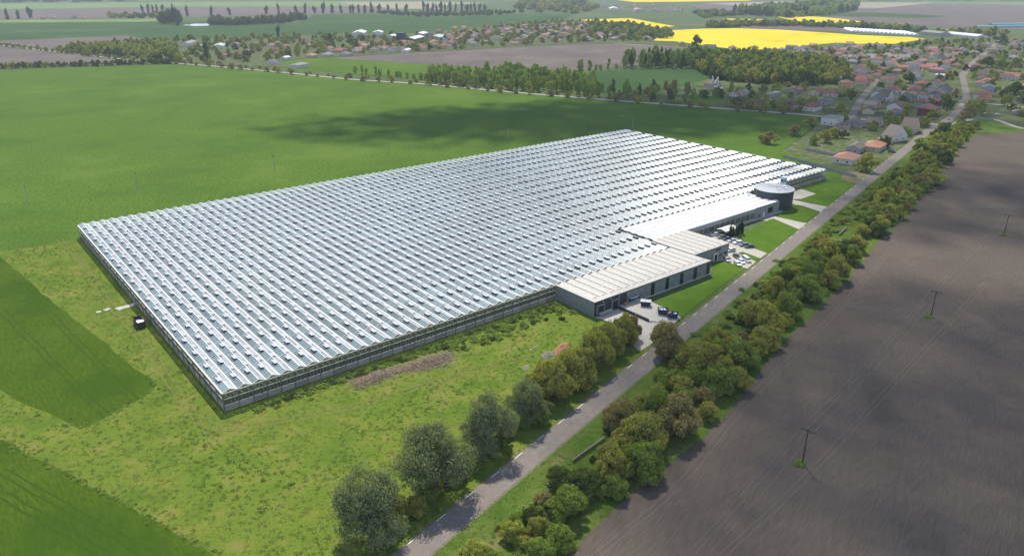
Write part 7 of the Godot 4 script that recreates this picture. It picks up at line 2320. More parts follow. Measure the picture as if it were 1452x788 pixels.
	[250, -433.3, 7.4, 5, "yellow", 58, 1, "mid", 6],
	[335.1, -557.4, 8.5, 5.1, "yellow", 65, 1, "mid", 6],
	[48.5, -189, 3.4, 3.1, "bush", 71, 1, "fine", 0],
	[10, -120, 5.8, 4.2, "green", 25, 1, "fine", 2],
	[170.5, -325.5, 8.2, 5.2, "yellow", 31, 1, "fine", 1],
	[213.8, -405, 7.9, 4.7, "dark", 72, 1, "mid", 0],
	[175.3, -343.4, 7.8, 4.8, "olive", 56, 1, "mid", 2],
	[138.7, -289.5, 6.4, 3.9, "dark", 73, 1, "fine", 1],
	[212.4, -396, 7.6, 4.5, "yellow", 58, 1, "mid", 1],
	[51.8, -168.7, 5, 3.2, "olive", 49, 1, "fine", 2],
	[187.5, -370.2, 5.7, 3.4, "dark", 74, 1, "mid", 0],
	[223, -413, 4.5, 2.9, "dark", 75, 1, "mid", 0],
	[340.8, -552.3, 4, 2.9, "olive", 76, 1, "mid", 3],
	[204.4, -370.6, 4.6, 3.3, "olive", 77, 1, "mid", 1],
	[219.9, -388.9, 6.1, 4, "olive", 42, 1, "mid", 1],
	[210.1, -386.7, 6.2, 4.3, "brown", 78, 1, "mid", 3],
	[344.3, -559.9, 2.2, 2, "bush", 35, 1, "mid", 8],
	[268.1, -467.9, 5.4, 3.5, "green", 61, 1, "mid", 3],
	[288.4, -491.1, 7.5, 5, "olive", 66, 1, "mid", 4],
	[75.7, -204.5, 5.9, 4.4, "olive", 52, 1, "fine", 5],
	[292.8, -486.9, 6, 3.7, "green", 61, 1, "mid", 4],
	[333.2, -544.7, 3.2, 2.9, "bush", 35, 1, "mid", 7],
	[140.4, -284.5, 8.1, 4.9, "green", 79, 1, "fine", 2],
	[128.7, -287.6, 5.2, 3.2, "green", 79, 1, "fine", 1],
	[233.5, -416.5, 9.7, 5.3, "green", 80, 1, "mid", 0],
	[208.2, -381.5, 6.7, 3.7, "brown", 78, 1, "mid", 2],
	[5.1, -123.7, 5, 3.1, "olive", 81, 1, "fine", 0],
	[52.3, -176, 5.2, 3.2, "brown", 82, 1, "fine", 2],
	[116, -253.3, 2.7, 2.4, "bush", 38, 1, "fine", 2],
	[208.9, -374.1, 4.9, 3.4, "green", 83, 1, "mid", 3],
	[254.2, -457.5, 2.7, 2.4, "bush", 35, 1, "mid", 2],
	[319.7, -544.3, 3.3, 3, "bush", 84, 1, "mid", 0],
	[311.8, -519.4, 6.4, 3.5, "brown", 68, 1, "mid", 3],
	[46.4, -175.1, 5.7, 3.9, "green", 85, 1, "fine", 0],
	[244.1, -434.6, 2.8, 2.5, "bush", 86, 1, "mid", 7],
	[352.2, -569, 5.5, 4, "olive", 66, 1, "mid", 11],
	[179.8, -355, 5.8, 4, "brown", 78, 1, "mid", 1],
	[198.8, -380.2, 6.5, 4.9, "yellow", 62, 1, "mid", 3],
	[258.5, -443.1, 6.4, 3.5, "green", 61, 1, "mid", 1],
	[287.6, -482.7, 5, 3.4, "yellow", 65, 1, "mid", 3],
	[309.5, -527.8, 7.8, 5.4, "olive", 44, 1, "mid", 4],
	[178.8, -338, 6.7, 4, "brown", 87, 1, "mid", 0],
	[229.7, -411.9, 6.5, 4.7, "brown", 88, 1, "mid", 0],
	[254.1, -448.6, 5.7, 3.6, "yellow", 65, 1, "mid", 1],
	[278.5, -490.9, 5.7, 3.6, "olive", 66, 1, "mid", 3],
	[236.6, -432, 6.4, 3.7, "green", 50, 1, "mid", 3],
	[273.2, -470.2, 4.2, 2.9, "brown", 40, 1, "mid", 3],
	[30.5, -144.3, 9.3, 5.2, "green", 22, 1, "fine", 2],
	[90.5, -240.2, 4.9, 2.8, "green", 89, 1, "fine", 0],
	[51.2, -184.4, 7.3, 4.3, "green", 70, 1, "fine", 1],
	[130.1, -274.7, 7.3, 4.1, "dark", 90, 1, "fine", 0],
	[183.5, -351.1, 6.8, 3.8, "green", 83, 1, "mid", 1],
	[97.1, -239.5, 6.3, 3.6, "olive", 60, 1, "fine", 3],
	[132.7, -291.6, 8.4, 5, "olive", 91, 1, "fine", 0],
	[303.8, -517.3, 6.1, 3.5, "green", 61, 1, "mid", 6],
	[357.1, -574.5, 2.4, 2.2, "bush", 35, 1, "mid", 9],
	[361.9, -578.9, 6.7, 4.2, "green", 61, 1, "mid", 9],
	[297.9, -501, 5.2, 3.2, "olive", 66, 1, "mid", 7],
	[331.5, -552.8, 4.2, 3, "yellow", 92, 1, "mid", 3],
	[231.6, -406.1, 8.1, 4.9, "yellow", 58, 1, "mid", 4],
	[96.7, -248.7, 8.6, 4.7, "olive", 60, 1, "fine", 4],
	[-0.1, -114.6, 3, 2.8, "bush", 93, 1, "fine", 2],
	[284.8, -497.7, 7.1, 5, "olive", 66, 1, "mid", 5],
	[273.6, -462.2, 8.9, 5.3, "dark", 94, 1, "mid", 0],
	[310.2, -532.9, 6.4, 3.6, "olive", 66, 1, "mid", 8],
	[214.6, -383.2, 6.7, 4.4, "olive", 77, 1, "mid", 2],
	[47.4, -181, 5.8, 4.4, "olive", 49, 1, "fine", 3],
	[241.9, -421.8, 5.1, 3.8, "olive", 42, 1, "mid", 4],
	[119.7, -259, 7.3, 4.3, "olive", 47, 1, "fine", 1],
	[112.2, -257.2, 2.4, 2.1, "bush", 38, 1, "fine", 1],
	[225, -394.2, 5.9, 3.6, "green", 50, 1, "mid", 2],
	[191.7, -357.4, 7.9, 5.2, "green", 67, 1, "mid", 1],
	[68.9, -204.6, 6.4, 4.6, "olive", 52, 1, "fine", 4],
	[254.2, -438.8, 7.4, 4.1, "dark", 45, 1, "mid", 1],
	[207.3, -392.2, 6.4, 4.4, "green", 83, 1, "mid", 4],
	[198.2, -369.9, 5.9, 3.5, "green", 83, 1, "mid", 2],
	[87.5, -235.6, 4.5, 3.1, "green", 95, 1, "fine", 1],
	[106.7, -257.2, 6.6, 4.7, "green", 95, 1, "fine", 2],
	[240.6, -439.2, 6.1, 4.5, "yellow", 58, 1, "mid", 5],
	[66.9, -189.5, 4.2, 3, "dark", 96, 1, "fine", 0],
	[34.7, -161.7, 6.1, 3.4, "brown", 82, 1, "fine", 1],
	[330.1, -539.1, 6.3, 3.6, "green", 61, 1, "mid", 8],
	[348, -565.9, 6.2, 4.7, "olive", 66, 1, "mid", 10],
	[257.5, -463.5, 8.8, 5.3, "olive", 44, 1, "mid", 2],
	[327.7, -548.6, 5.7, 3.1, "olive", 66, 1, "mid", 9],
	[142, -295, 6.8, 4.9, "dark", 73, 1, "fine", 2],
	[245.6, -444.6, 5.3, 3.7, "brown", 68, 1, "mid", 1],
	[64.1, -184.1, 6.6, 4.4, "olive", 52, 1, "fine", 1],
	[23.2, -136.7, 5.5, 3.2, "green", 97, 1, "fine", 0],
	[271.5, -481.4, 7.5, 4.9, "dark", 45, 1, "mid", 3],
	[188.1, -345.7, 6.7, 4.1, "yellow", 62, 1, "mid", 1],
	[208.8, -399.7, 3.5, 2.9, "olive", 98, 1, "mid", 0],
	[121.1, -289.4, 1.5, 1.5, "bush", 38, 1, "mid", 8],
	[191.1, -376.8, 3.9, 3.1, "bush", 99, 1, "mid", 0],
	[161.3, -341.5, 1.7, 1.5, "brown", 100, 1, "mid", 0],
	[43.4, -185, 2.7, 2.4, "green", 101, 1, "fine", 1],
	[167.5, -353.6, 1.3, 1.5, "yellow", 102, 1, "mid", 2],
	[236.1, -439.4, 2.4, 2.2, "bush", 86, 1, "mid", 6],
	[191.7, -385, 1.5, 1.6, "green", 103, 1, "mid", 0],
	[84.5, -240.6, 1.7, 1.7, "bush", 104, 1, "mid", 1],
	[214, -413.3, 1.8, 2.1, "bush", 86, 1, "mid", 2],
	[113.5, -282.8, 2, 1.8, "green", 105, 1, "mid", 1],
	[157.3, -338, 2.5, 2.4, "olive", 106, 1, "mid", 1],
	[170.8, -355.4, 1.9, 1.6, "green", 107, 1, "mid", 0],
	[65.6, -213.9, 3.2, 2.6, "bush", 108, 1, "fine", 4],
	[258.1, -468.1, 1.8, 1.9, "bush", 35, 1, "mid", 4],
	[183.5, -364.8, 2.2, 1.8, "bush", 43, 1, "mid", 2],
	[145.3, -324.2, 1.7, 1.8, "green", 109, 1, "mid", 3],
	[197.6, -390.9, 2.2, 1.9, "yellow", 110, 1, "mid", 3],
	[2.6, -121.1, 2.2, 2, "olive", 111, 1, "fine", 0],
	[36.8, -174.7, 3.8, 3, "olive", 112, 1, "fine", 1],
	[174.9, -356.5, 3.1, 3.2, "yellow", 110, 1, "mid", 1],
	[111.5, -278.9, 2.3, 2.4, "bush", 38, 1, "fine", 5],
	[178.9, -365.6, 3, 2.3, "bush", 43, 1, "mid", 1],
	[63.1, -216.6, 1.4, 1.7, "yellow", 113, 1, "mid", 2],
	[237.1, -444.4, 2.8, 2.6, "bush", 86, 1, "mid", 8],
	[22.2, -150.1, 2, 1.8, "green", 114, 1, "mid", 0],
	[106.8, -273.2, 1.5, 1.9, "bush", 38, 1, "mid", 4],
	[189.6, -381, 2, 2, "bush", 43, 1, "mid", 5],
	[103, -270.5, 1.4, 1.3, "bush", 38, 1, "mid", 3],
	[1.3, -128.1, 2.6, 2.4, "bush", 93, 1, "fine", 3],
	[222, -415.7, 2.1, 1.8, "yellow", 115, 1, "mid", 2],
	[100, -259.1, 3.3, 2.4, "bush", 104, 1, "fine", 3],
	[40.8, -180.4, 3, 2.9, "olive", 112, 1, "fine", 2],
	[137.1, -315.8, 1.8, 1.9, "bush", 36, 1, "mid", 2],
	[267.5, -472.8, 3, 2.3, "olive", 76, 1, "mid", 2],
	[264.2, -476, 3.3, 3, "olive", 76, 1, "mid", 1],
	[243.4, -447.5, 3.2, 2.9, "yellow", 92, 1, "mid", 1],
	[62.3, -212.3, 1.7, 1.9, "bush", 108, 1, "mid", 3],
	[7, -133.3, 3.4, 3, "brown", 116, 1, "fine", 0],
	[56.8, -201, 1.9, 1.7, "bush", 108, 1, "mid", 1],
	[231.3, -436.3, 2.2, 2, "bush", 86, 1, "mid", 5],
	[206.5, -403.5, 1.8, 1.5, "bush", 86, 1, "mid", 1],
	[149.2, -324.8, 2, 1.9, "bush", 36, 1, "mid", 5],
	[70.9, -225.2, 1.5, 1.5, "bush", 108, 1, "mid", 5],
	[32.2, -170.5, 3, 2.6, "bush", 117, 1, "fine", 0],
	[225.5, -425.5, 3.3, 2.6, "green", 118, 1, "mid", 0],
	[59.4, -206.5, 2.8, 2.2, "olive", 119, 1, "fine", 2],
	[116.2, -285.6, 2.8, 2.6, "olive", 120, 1, "fine", 0],
	[124.8, -293.5, 2.4, 1.9, "olive", 121, 1, "mid", 0],
	[211.9, -408.7, 1.6, 1.7, "yellow", 115, 1, "mid", 1],
	[184.6, -376.1, 1.8, 1.7, "bush", 43, 1, "mid", 3],
	[89.5, -248.3, 1.8, 1.5, "bush", 104, 1, "mid", 2],
	[46.6, -191.5, 1.3, 1.5, "yellow", 113, 1, "mid", 1],
	[53.9, -205.5, 1.8, 1.7, "bush", 108, 1, "mid", 2],
	[75.2, -232, 1.8, 2.1, "green", 122, 1, "fine", 1],
	[95.8, -258.8, 1.7, 1.8, "yellow", 123, 1, "mid", 0],
	[196.8, -384.9, 3.7, 2.6, "bush", 43, 1, "mid", 6],
	[93.6, -253.3, 1.7, 1.6, "olive", 124, 1, "mid", 0],
	[204.7, -396.6, 3.2, 2.7, "bush", 43, 1, "mid", 8],
	[121.3, -285.3, 3, 2.9, "green", 105, 1, "fine", 2],
	[200.9, -398.3, 2.4, 2.5, "bush", 43, 1, "mid", 7],
	[185.4, -372.3, 2.9, 2.2, "yellow", 110, 1, "mid", 2],
	[130.1, -306.3, 2.1, 1.9, "green", 109, 1, "mid", 1],
	[194.6, -388.5, 1.8, 1.5, "olive", 125, 1, "mid", 2],
	[128.4, -293.9, 2.7, 1.8, "yellow", 126, 1, "mid", 0],
	[230, -426.3, 3.3, 2.6, "bush", 86, 1, "mid", 4],
	[132.4, -309.4, 1.4, 1.7, "green", 109, 1, "mid", 2],
	[141.2, -319.3, 1.6, 1.6, "bush", 36, 1, "mid", 3],
	[147.5, -330.1, 1.8, 2.2, "bush", 36, 1, "mid", 6],
	[239.7, -447.7, 2.2, 1.8, "bush", 35, 1, "mid", 1],
	[43.2, -188.8, 2.6, 2.4, "green", 101, 1, "fine", 2],
	[27, -156.5, 2.7, 1.9, "yellow", 127, 1, "mid", 0],
	[221.3, -422.3, 1.4, 1.5, "yellow", 115, 1, "mid", 3],
	[116, -279.3, 3.8, 2.7, "bush", 38, 1, "fine", 6],
	[253.8, -460.9, 3.3, 2.9, "bush", 35, 1, "mid", 3],
	[48.5, -196.4, 2.5, 2.4, "olive", 119, 1, "fine", 1],
	[173.8, -360.8, 1.6, 1.9, "brown", 128, 1, "mid", 0],
	[247.1, -451.3, 2.9, 2.6, "yellow", 92, 1, "mid", 2],
	[152.4, -334.7, 1.3, 1.7, "yellow", 102, 1, "mid", 1],
	[102.1, -263.2, 2.3, 2.1, "bush", 104, 1, "fine", 4],
	[172.3, -351, 3.5, 2.3, "olive", 106, 1, "mid", 2],
	[81.1, -242.4, 2.4, 2.4, "green", 122, 1, "fine", 2],
	[179.8, -361.7, 3.6, 2.6, "olive", 125, 1, "mid", 1],
	[-5.5, -114.7, 3.5, 2.6, "bush", 93, 1, "fine", 1],
	[68.9, -217.7, 2, 2, "yellow", 113, 1, "fine", 3],
	[218.1, -419, 2.1, 1.9, "bush", 86, 1, "mid", 3],
	[31.1, -166.9, 3, 2.7, "brown", 129, 1, "fine", 0],
	[5.9, -129.7, 2.9, 2.1, "green", 26, 1, "fine", 2],
	[182.9, -521.9, 9, 6.5, "brown", 130, 2, "mid", 0],
	[210.6, -552.5, 8, 5, "brown", 131, 2, "mid", 0],
	[178.9, -531.8, 5, 3, "brown", 132, 2, "mid", 0],
	[215, -441.2, 11, 7, "olive", 133, 2, "mid", 0],
	[238.3, -592.6, 7, 5, "olive", 134, 2, "mid", 0],
	[223.7, -526.8, 9, 6.5, "olive", 135, 2, "mid", 0],
	[213.4, -519.5, 7, 5, "green", 136, 2, "mid", 0],
	[235.9, -544.6, 8, 5, "olive", 137, 2, "mid", 0],
	[242.6, -542, 6, 4, "dark", 138, 2, "mid", 0],
	[212.2, -675.5, 9, 6, "brown", 139, 2, "mid", 0],
	[203.6, -683.4, 9, 6, "dark", 140, 2, "mid", 0],
	[240, -664, 8, 6, "olive", 141, 2, "mid", 0],
	[225.6, -667.8, 8, 6, "yellow", 142, 2, "mid", 0],
	[213, -667.8, 8, 6.5, "brown", 139, 2, "mid", 0],
	[254.3, -660.2, 6, 4.5, "brown", 143, 2, "mid", 0],
	[248.5, -793.7, 8, 4.5, "dark", 144, 2, "mid", 0],
	[236.5, -743.9, 7, 5, "dark", 144, 2, "mid", 0],
	[325.1, -586.5, 9, 6, "olive", 145, 2, "mid", 0],
	[359.7, -691.5, 9, 6, "dark", 146, 2, "mid", 0],
	[385.7, -691.5, 8, 5, "green", 147, 2, "mid", 0],
	[445.3, -850.2, 12, 7, "dark", 148, 2, "mid", 0],
	[509.3, -887.9, 10, 7, "olive", 149, 2, "mid", 0],
	[437.7, -887.9, 11, 5.5, "dark", 148, 2, "mid", 0],
	[629.8, -1014.4, 14, 11, "dark", 150, 2, "mid", 0],
	[633.3, -989.7, 15, 12, "green", 151, 2, "mid", 0],
	[667.2, -1014.4, 14, 11, "olive", 145, 2, "mid", 0],
	[566.1, -929, 11, 8, "dark", 150, 2, "mid", 0],
	[505.7, -758.2, 13, 10, "dark", 140, 2, "mid", 0],
	[484.8, -712.4, 13, 10, "green", 152, 2, "mid", 0],
	[453.9, -691.5, 9, 6, "olive", 153, 2, "mid", 0],
	[389, -635, 9, 6, "brown", 154, 2, "mid", 0],
	[326.3, -557.9, 9, 6.5, "dark", 150, 2, "mid", 0],
	[344.7, -571.9, 8, 6, "green", 151, 2, "mid", 0],
	[304.5, -531.8, 9, 6, "dark", 146, 2, "mid", 0],
	[279.7, -503.3, 8, 6, "green", 155, 2, "mid", 0],
	[372.1, -611.5, 8, 5.5, "brown", 154, 2, "mid", 0],
	[880.6, -1393.1, 16, 12, "dark", 150, 2, "mid", 0],
	[318.6, -1333.3, 20, 10, "dark", 156, 2, "mid", 0],
	[222.1, -2052.1, 14, 9, "dark", 157, 2, "mid", 0],
	[-321.7, -1362.6, 20, 9, "dark", 158, 2, "mid", 0],
	[286.1, -586.5, 5, 4, "maroon", 159, 2, "mid", 0],
	[304.6, -592.6, 8, 6, "green", 151, 2, "mid", 0],
	[578.7, -973.8, 8, 5, "maroon", 159, 2, "mid", 0],
	[-905.2, -1357.7, 4.3, 2.7, "brown", 160, 3, "mid", 6],
	[-890.2, -1347, 6.1, 3.9, "olive", 161, 3, "mid", 7],
	[-869.4, -1331, 6.8, 4.4, "brown", 162, 3, "mid", 25],
	[-850.3, -1316.9, 5.5, 3.6, "brown", 162, 3, "mid", 24],
	[-834.2, -1304.7, 6.8, 4.4, "brown", 162, 3, "mid", 23],
	[-816.2, -1291.4, 5.1, 3.3, "yellow", 163, 3, "mid", 12],
	[-797.4, -1277.4, 5.2, 3.4, "brown", 162, 3, "mid", 21],
	[-780.2, -1265.7, 6.1, 3.9, "yellow", 163, 3, "mid", 11],
	[-766.6, -1254.7, 4.6, 3, "brown", 162, 3, "mid", 19],
	[-752.4, -1244.2, 6.9, 4.4, "olive", 161, 3, "mid", 6],
	[-733.6, -1231, 5.2, 3.4, "brown", 162, 3, "mid", 18],
	[-713.8, -1216.2, 6.6, 4.3, "olive", 161, 3, "mid", 5],
	[-693.7, -1199.9, 4.8, 3.1, "brown", 162, 3, "mid", 17],
	[-679.1, -1189.1, 4.7, 3, "olive", 161, 3, "mid", 4],
	[-658.4, -1175.8, 6.5, 4.2, "brown", 162, 3, "mid", 15],
	[-638.9, -1162.8, 6.8, 4.4, "brown", 162, 3, "mid", 14],
	[-617.4, -1147.5, 4.3, 2.8, "yellow", 164, 3, "mid", 1],
	[-594.5, -1133.1, 6.4, 4.1, "brown", 162, 3, "mid", 12],
	[-578.8, -1121.7, 6.1, 3.9, "yellow", 163, 3, "mid", 6],
	[-559.6, -1109.5, 5.3, 3.4, "yellow", 163, 3, "mid", 4],
	[-538.4, -1094.3, 5.5, 3.6, "brown", 162, 3, "mid", 11],
	[-521.2, -1084.4, 5, 3.2, "olive", 161, 3, "mid", 3],
	[-500.5, -1073.3, 4.3, 2.8, "olive", 165, 3, "mid", 2],
	[-479.7, -1062.5, 4.6, 3, "brown", 162, 3, "mid", 10],
	[-461.4, -1053.6, 4.5, 2.9, "olive", 165, 3, "mid", 1],
	[-446.8, -1044.8, 5.8, 3.7, "brown", 162, 3, "mid", 8],
	[-425.7, -1033, 5.4, 3.5, "olive", 161, 3, "mid", 2],
	[-404.8, -1021, 5.9, 3.8, "olive", 161, 3, "mid", 1],
	[-383, -1007.1, 6.3, 4.1, "brown", 162, 3, "mid", 4],
	[-366.1, -997.3, 7, 4.5, "brown", 162, 3, "mid", 2],
	[-352.1, -988.6, 6.6, 4.3, "brown", 162, 3, "mid", 1],
	[-330.9, -974.1, 5, 3.2, "yellow", 163, 3, "mid", 1],
	[-309.7, -961.8, 6, 3.9, "brown", 166, 3, "mid", 21],
	[-290.1, -949.5, 6.8, 4.4, "yellow", 167, 3, "mid", 10],
	[-269, -934.3, 6.6, 4.3, "brown", 166, 3, "mid", 19],
	[-248.8, -920.5, 4.6, 3, "brown", 166, 3, "mid", 18],
	[-232, -908.7, 4.4, 2.8, "olive", 168, 3, "mid", 2],
	[-209.4, -894.1, 4.5, 2.9, "brown", 169, 3, "mid", 5],
	[-192.6, -881.9, 5.8, 3.7, "yellow", 167, 3, "mid", 8],
	[-170.5, -871, 6.3, 4.1, "brown", 166, 3, "mid", 16],
	[-151.8, -861.6, 6.2, 4, "brown", 166, 3, "mid", 15],
	[-134.3, -854.4, 5.2, 3.3, "brown", 166, 3, "mid", 14],
	[-112.9, -844.2, 4.6, 3, "olive", 170, 3, "mid", 7],
	[-90.8, -831.9, 5.2, 3.3, "yellow", 167, 3, "mid", 5],
	[-68.7, -817.5, 6.8, 4.4, "brown", 166, 3, "mid", 13],
	[-47.1, -803.1, 4.8, 3.1, "yellow", 167, 3, "mid", 4],
	[-26.4, -790.5, 5.2, 3.4, "brown", 166, 3, "mid", 11],
	[-11.5, -781.1, 7.1, 4.6, "olive", 170, 3, "mid", 6],
	[3.7, -771.2, 4.4, 2.9, "brown", 169, 3, "mid", 2],
	[18.3, -763.4, 5.6, 3.6, "olive", 170, 3, "mid", 5],
	[37.7, -752.4, 7, 4.5, "brown", 166, 3, "mid", 10],
	[54.6, -742.7, 5.6, 3.6, "olive", 170, 3, "mid", 3],
	[75.2, -731.1, 4.1, 2.6, "yellow", 171, 3, "mid", 2],
	[98.5, -717, 7.1, 4.6, "brown", 166, 3, "mid", 7],
	[120, -705.7, 6.9, 4.4, "yellow", 167, 3, "mid", 3],
	[138.8, -695.3, 4.5, 2.9, "yellow", 171, 3, "mid", 1],
	[161.9, -683.3, 6, 3.9, "brown", 166, 3, "mid", 6],
	[176.3, -676.1, 5.8, 3.8, "olive", 170, 3, "mid", 1],
	[199.9, -663.7, 5.3, 3.4, "brown", 166, 3, "mid", 5],
	[219, -653.6, 5.6, 3.6, "brown", 166, 3, "mid", 3],
	[234.8, -645.2, 4.7, 3, "brown", 166, 3, "mid", 1],
	[-898, -1367.5, 4.3, 2.8, "olive", 165, 3, "mid", 3],
	[-879.3, -1354.2, 4.4, 2.9, "brown", 160, 3, "mid", 5],
	[-858.6, -1338.2, 4, 2.6, "brown", 160, 3, "mid", 4],
	[-831.6, -1318, 5.1, 3.3, "brown", 162, 3, "mid", 22],
	[-812, -1304.3, 4.1, 2.6, "yellow", 164, 3, "mid", 3],
	[-793.4, -1290.8, 7, 4.5, "brown", 162, 3, "mid", 20],
	[-768.5, -1272.7, 4.2, 2.7, "brown", 160, 3, "mid", 3],
	[-748.2, -1256.6, 4.6, 3, "yellow", 163, 3, "mid", 10],
	[-722.7, -1238.1, 4.1, 2.6, "brown", 160, 3, "mid", 2],
	[-697.4, -1218.2, 7, 4.5, "yellow", 163, 3, "mid", 9],
	[-679.3, -1204.6, 5.6, 3.6, "brown", 162, 3, "mid", 16],
	[-651.4, -1185.8, 4.5, 2.9, "yellow", 164, 3, "mid", 2],
	[-631, -1171.2, 6.7, 4.3, "brown", 162, 3, "mid", 13],
	[-607.1, -1156.4, 4.7, 3, "yellow", 163, 3, "mid", 8],
	[-587.6, -1142.2, 6.4, 4.1, "yellow", 163, 3, "mid", 7],
	[-560.6, -1124.2, 6.5, 4.2, "yellow", 163, 3, "mid", 5],
	[-531.7, -1105.2, 6.9, 4.4, "yellow", 163, 3, "mid", 3],
	[-498.9, -1086.5, 4.1, 2.6, "brown", 160, 3, "mid", 1],
	[-471.1, -1071.5, 6.8, 4.4, "brown", 162, 3, "mid", 9],
	[-442.1, -1055.9, 5, 3.2, "brown", 162, 3, "mid", 7],
	[-414.1, -1040.3, 5.3, 3.4, "brown", 162, 3, "mid", 6],
	[-393.5, -1029, 7.1, 4.6, "brown", 162, 3, "mid", 5],
	[-370.3, -1014.6, 5.3, 3.4, "brown", 162, 3, "mid", 3],
	[-348, -1000.6, 4.9, 3.1, "yellow", 163, 3, "mid", 2],
	[-325.4, -985.6, 5.2, 3.3, "brown", 166, 3, "mid", 22],
	[-301.1, -970.7, 6.1, 3.9, "brown", 166, 3, "mid", 20],
	[-279, -956.7, 6.4, 4.1, "yellow", 167, 3, "mid", 9],
	[-247.9, -934.9, 4.3, 2.8, "yellow", 171, 3, "mid", 5],
	[-220.7, -916.9, 4.1, 2.7, "yellow", 171, 3, "mid", 4],
	[-192.2, -897.4, 6.8, 4.4, "brown", 166, 3, "mid", 17],
	[-168.6, -883.1, 6, 3.9, "yellow", 167, 3, "mid", 7],
	[-138.4, -869.5, 7, 4.5, "yellow", 167, 3, "mid", 6],
	[-107.9, -854.9, 4.5, 2.9, "brown", 169, 3, "mid", 4],
	[-76.4, -837.5, 4.3, 2.8, "olive", 168, 3, "mid", 1],
	[-57.1, -824.9, 6.9, 4.5, "brown", 166, 3, "mid", 12],
	[-34.4, -810.4, 4.1, 2.6, "yellow", 171, 3, "mid", 3],
	[-2.9, -789.1, 4.3, 2.8, "brown", 169, 3, "mid", 3],
	[21, -775.6, 6.4, 4.1, "olive", 170, 3, "mid", 4],
	[46, -760.9, 5.1, 3.3, "brown", 166, 3, "mid", 9],
	[72.5, -746.7, 4.5, 2.9, "brown", 169, 3, "mid", 1],
	[95.4, -733.2, 4.9, 3.2, "brown", 166, 3, "mid", 8],
	[118.7, -720.4, 6, 3.9, "olive", 170, 3, "mid", 2],
	[151.9, -703.2, 5, 3.2, "yellow", 167, 3, "mid", 2],
	[174.7, -690.4, 5.7, 3.7, "yellow", 167, 3, "mid", 1],
	[202.5, -677, 7, 4.5, "brown", 166, 3, "mid", 4],
	[223.1, -666.2, 7, 4.5, "brown", 166, 3, "mid", 2],
	[-53, -833.7, 10.8, 3.3, "poplar", 172, 5, "mid", 0],
	[-55.3, -824.2, 15.8, 5.2, "poplar", 173, 5, "mid", 0],
	[83.2, -790.2, 11.1, 4.9, "poplar", 174, 5, "mid", 0],
	[11.4, -860.7, 14.6, 5.2, "poplar", 172, 5, "mid", 0],
	[86.2, -767.3, 11.4, 3.7, "poplar", 174, 5, "mid", 0],
	[75.4, -784.4, 18.5, 3.7, "poplar", 175, 5, "mid", 0],
	[56.5, -773.6, 13.2, 3.4, "poplar", 172, 5, "mid", 0],
	[12.5, -895.8, 15.6, 4.6, "poplar", 173, 5, "mid", 0],
	[-20.8, -890.9, 11.2, 4.3, "poplar", 172, 5, "mid", 0],
	[-65.2, -861, 11.3, 3.8, "poplar", 176, 5, "mid", 0],
	[-14.1, -906.7, 14.8, 5.2, "poplar", 172, 5, "mid", 0],
	[76.4, -806.8, 17.5, 3.8, "poplar", 175, 5, "mid", 0],
	[-93.7, -849.2, 12.4, 4.6, "poplar", 176, 5, "mid", 0],
	[38.2, -817.8, 13, 3.4, "poplar", 172, 5, "mid", 0],
	[85.8, -824.4, 17.6, 4.5, "poplar", 175, 5, "mid", 0],
	[21.5, -848.9, 18.7, 4, "poplar", 173, 5, "mid", 0],
	[28.6, -791.3, 16.5, 3.8, "poplar", 173, 5, "mid", 0],
	[33.5, -802.2, 13, 3.4, "poplar", 172, 5, "mid", 0],
	[-26.3, -868.3, 10.6, 3.9, "poplar", 172, 5, "mid", 0],
	[-37.8, -814, 14.6, 3.4, "poplar", 172, 5, "mid", 0],
	[-21.2, -918.9, 12, 3.3, "poplar", 172, 5, "mid", 0],
	[45, -866.7, 12.6, 3.4, "poplar", 172, 5, "mid", 0],
	[-89.6, -877, 18.4, 5.3, "poplar", 177, 5, "mid", 0],
	[16.8, -783.2, 10.9, 4.9, "poplar", 172, 5, "mid", 0],
	[62, -804.6, 14.9, 4.2, "poplar", 174, 5, "mid", 0],
	[14.7, -831.7, 15, 5.3, "poplar", 172, 5, "mid", 0],
	[-56.6, -898.5, 12.9, 5, "poplar", 172, 5, "mid", 0],
	[-63.9, -839, 15.2, 4.3, "poplar", 177, 5, "mid", 0],
	[-87.1, -897.6, 16.7, 3.8, "poplar", 177, 5, "mid", 0],
	[-16.7, -866.3, 16.8, 4.5, "poplar", 173, 5, "mid", 0],
	[-2.8, -896.9, 11.8, 4.7, "poplar", 172, 5, "mid", 0],
	[-4.8, -802.3, 10.9, 5.4, "poplar", 172, 5, "mid", 0],
	[42.7, -784.9, 11.5, 3.4, "poplar", 172, 5, "mid", 0],
	[37.3, -885.5, 15.6, 5.1, "poplar", 173, 5, "mid", 0],
	[87.5, -800.8, 16.3, 3.4, "poplar", 175, 5, "mid", 0],
	[-47.1, -851.3, 12.3, 4, "poplar", 172, 5, "mid", 0],
	[61.1, -855.3, 13, 4.5, "poplar", 174, 5, "mid", 0],
	[-22.1, -806.8, 11.2, 4.1, "poplar", 172, 5, "mid", 0],
	[8.4, -877.1, 18.8, 3.5, "poplar", 173, 5, "mid", 0],
	[-6.4, -871.9, 16.8, 4.8, "poplar", 173, 5, "mid", 0],
	[-37.3, -865.5, 16.1, 3.9, "poplar", 173, 5, "mid", 0],
	[-76.7, -889.1, 14.5, 4.8, "poplar", 176, 5, "mid", 0],
	[73.8, -762.7, 17.2, 3.6, "poplar", 175, 5, "mid", 0],
	[54.8, -829.8, 17.5, 3.3, "poplar", 173, 5, "mid", 0],
	[-22.2, -845, 14.3, 3.5, "poplar", 172, 5, "mid", 0],
	[-55.1, -862, 18.8, 5.1, "poplar", 173, 5, "mid", 0],
	[-10.2, -842.8, 17.5, 4.6, "poplar", 173, 5, "mid", 0],
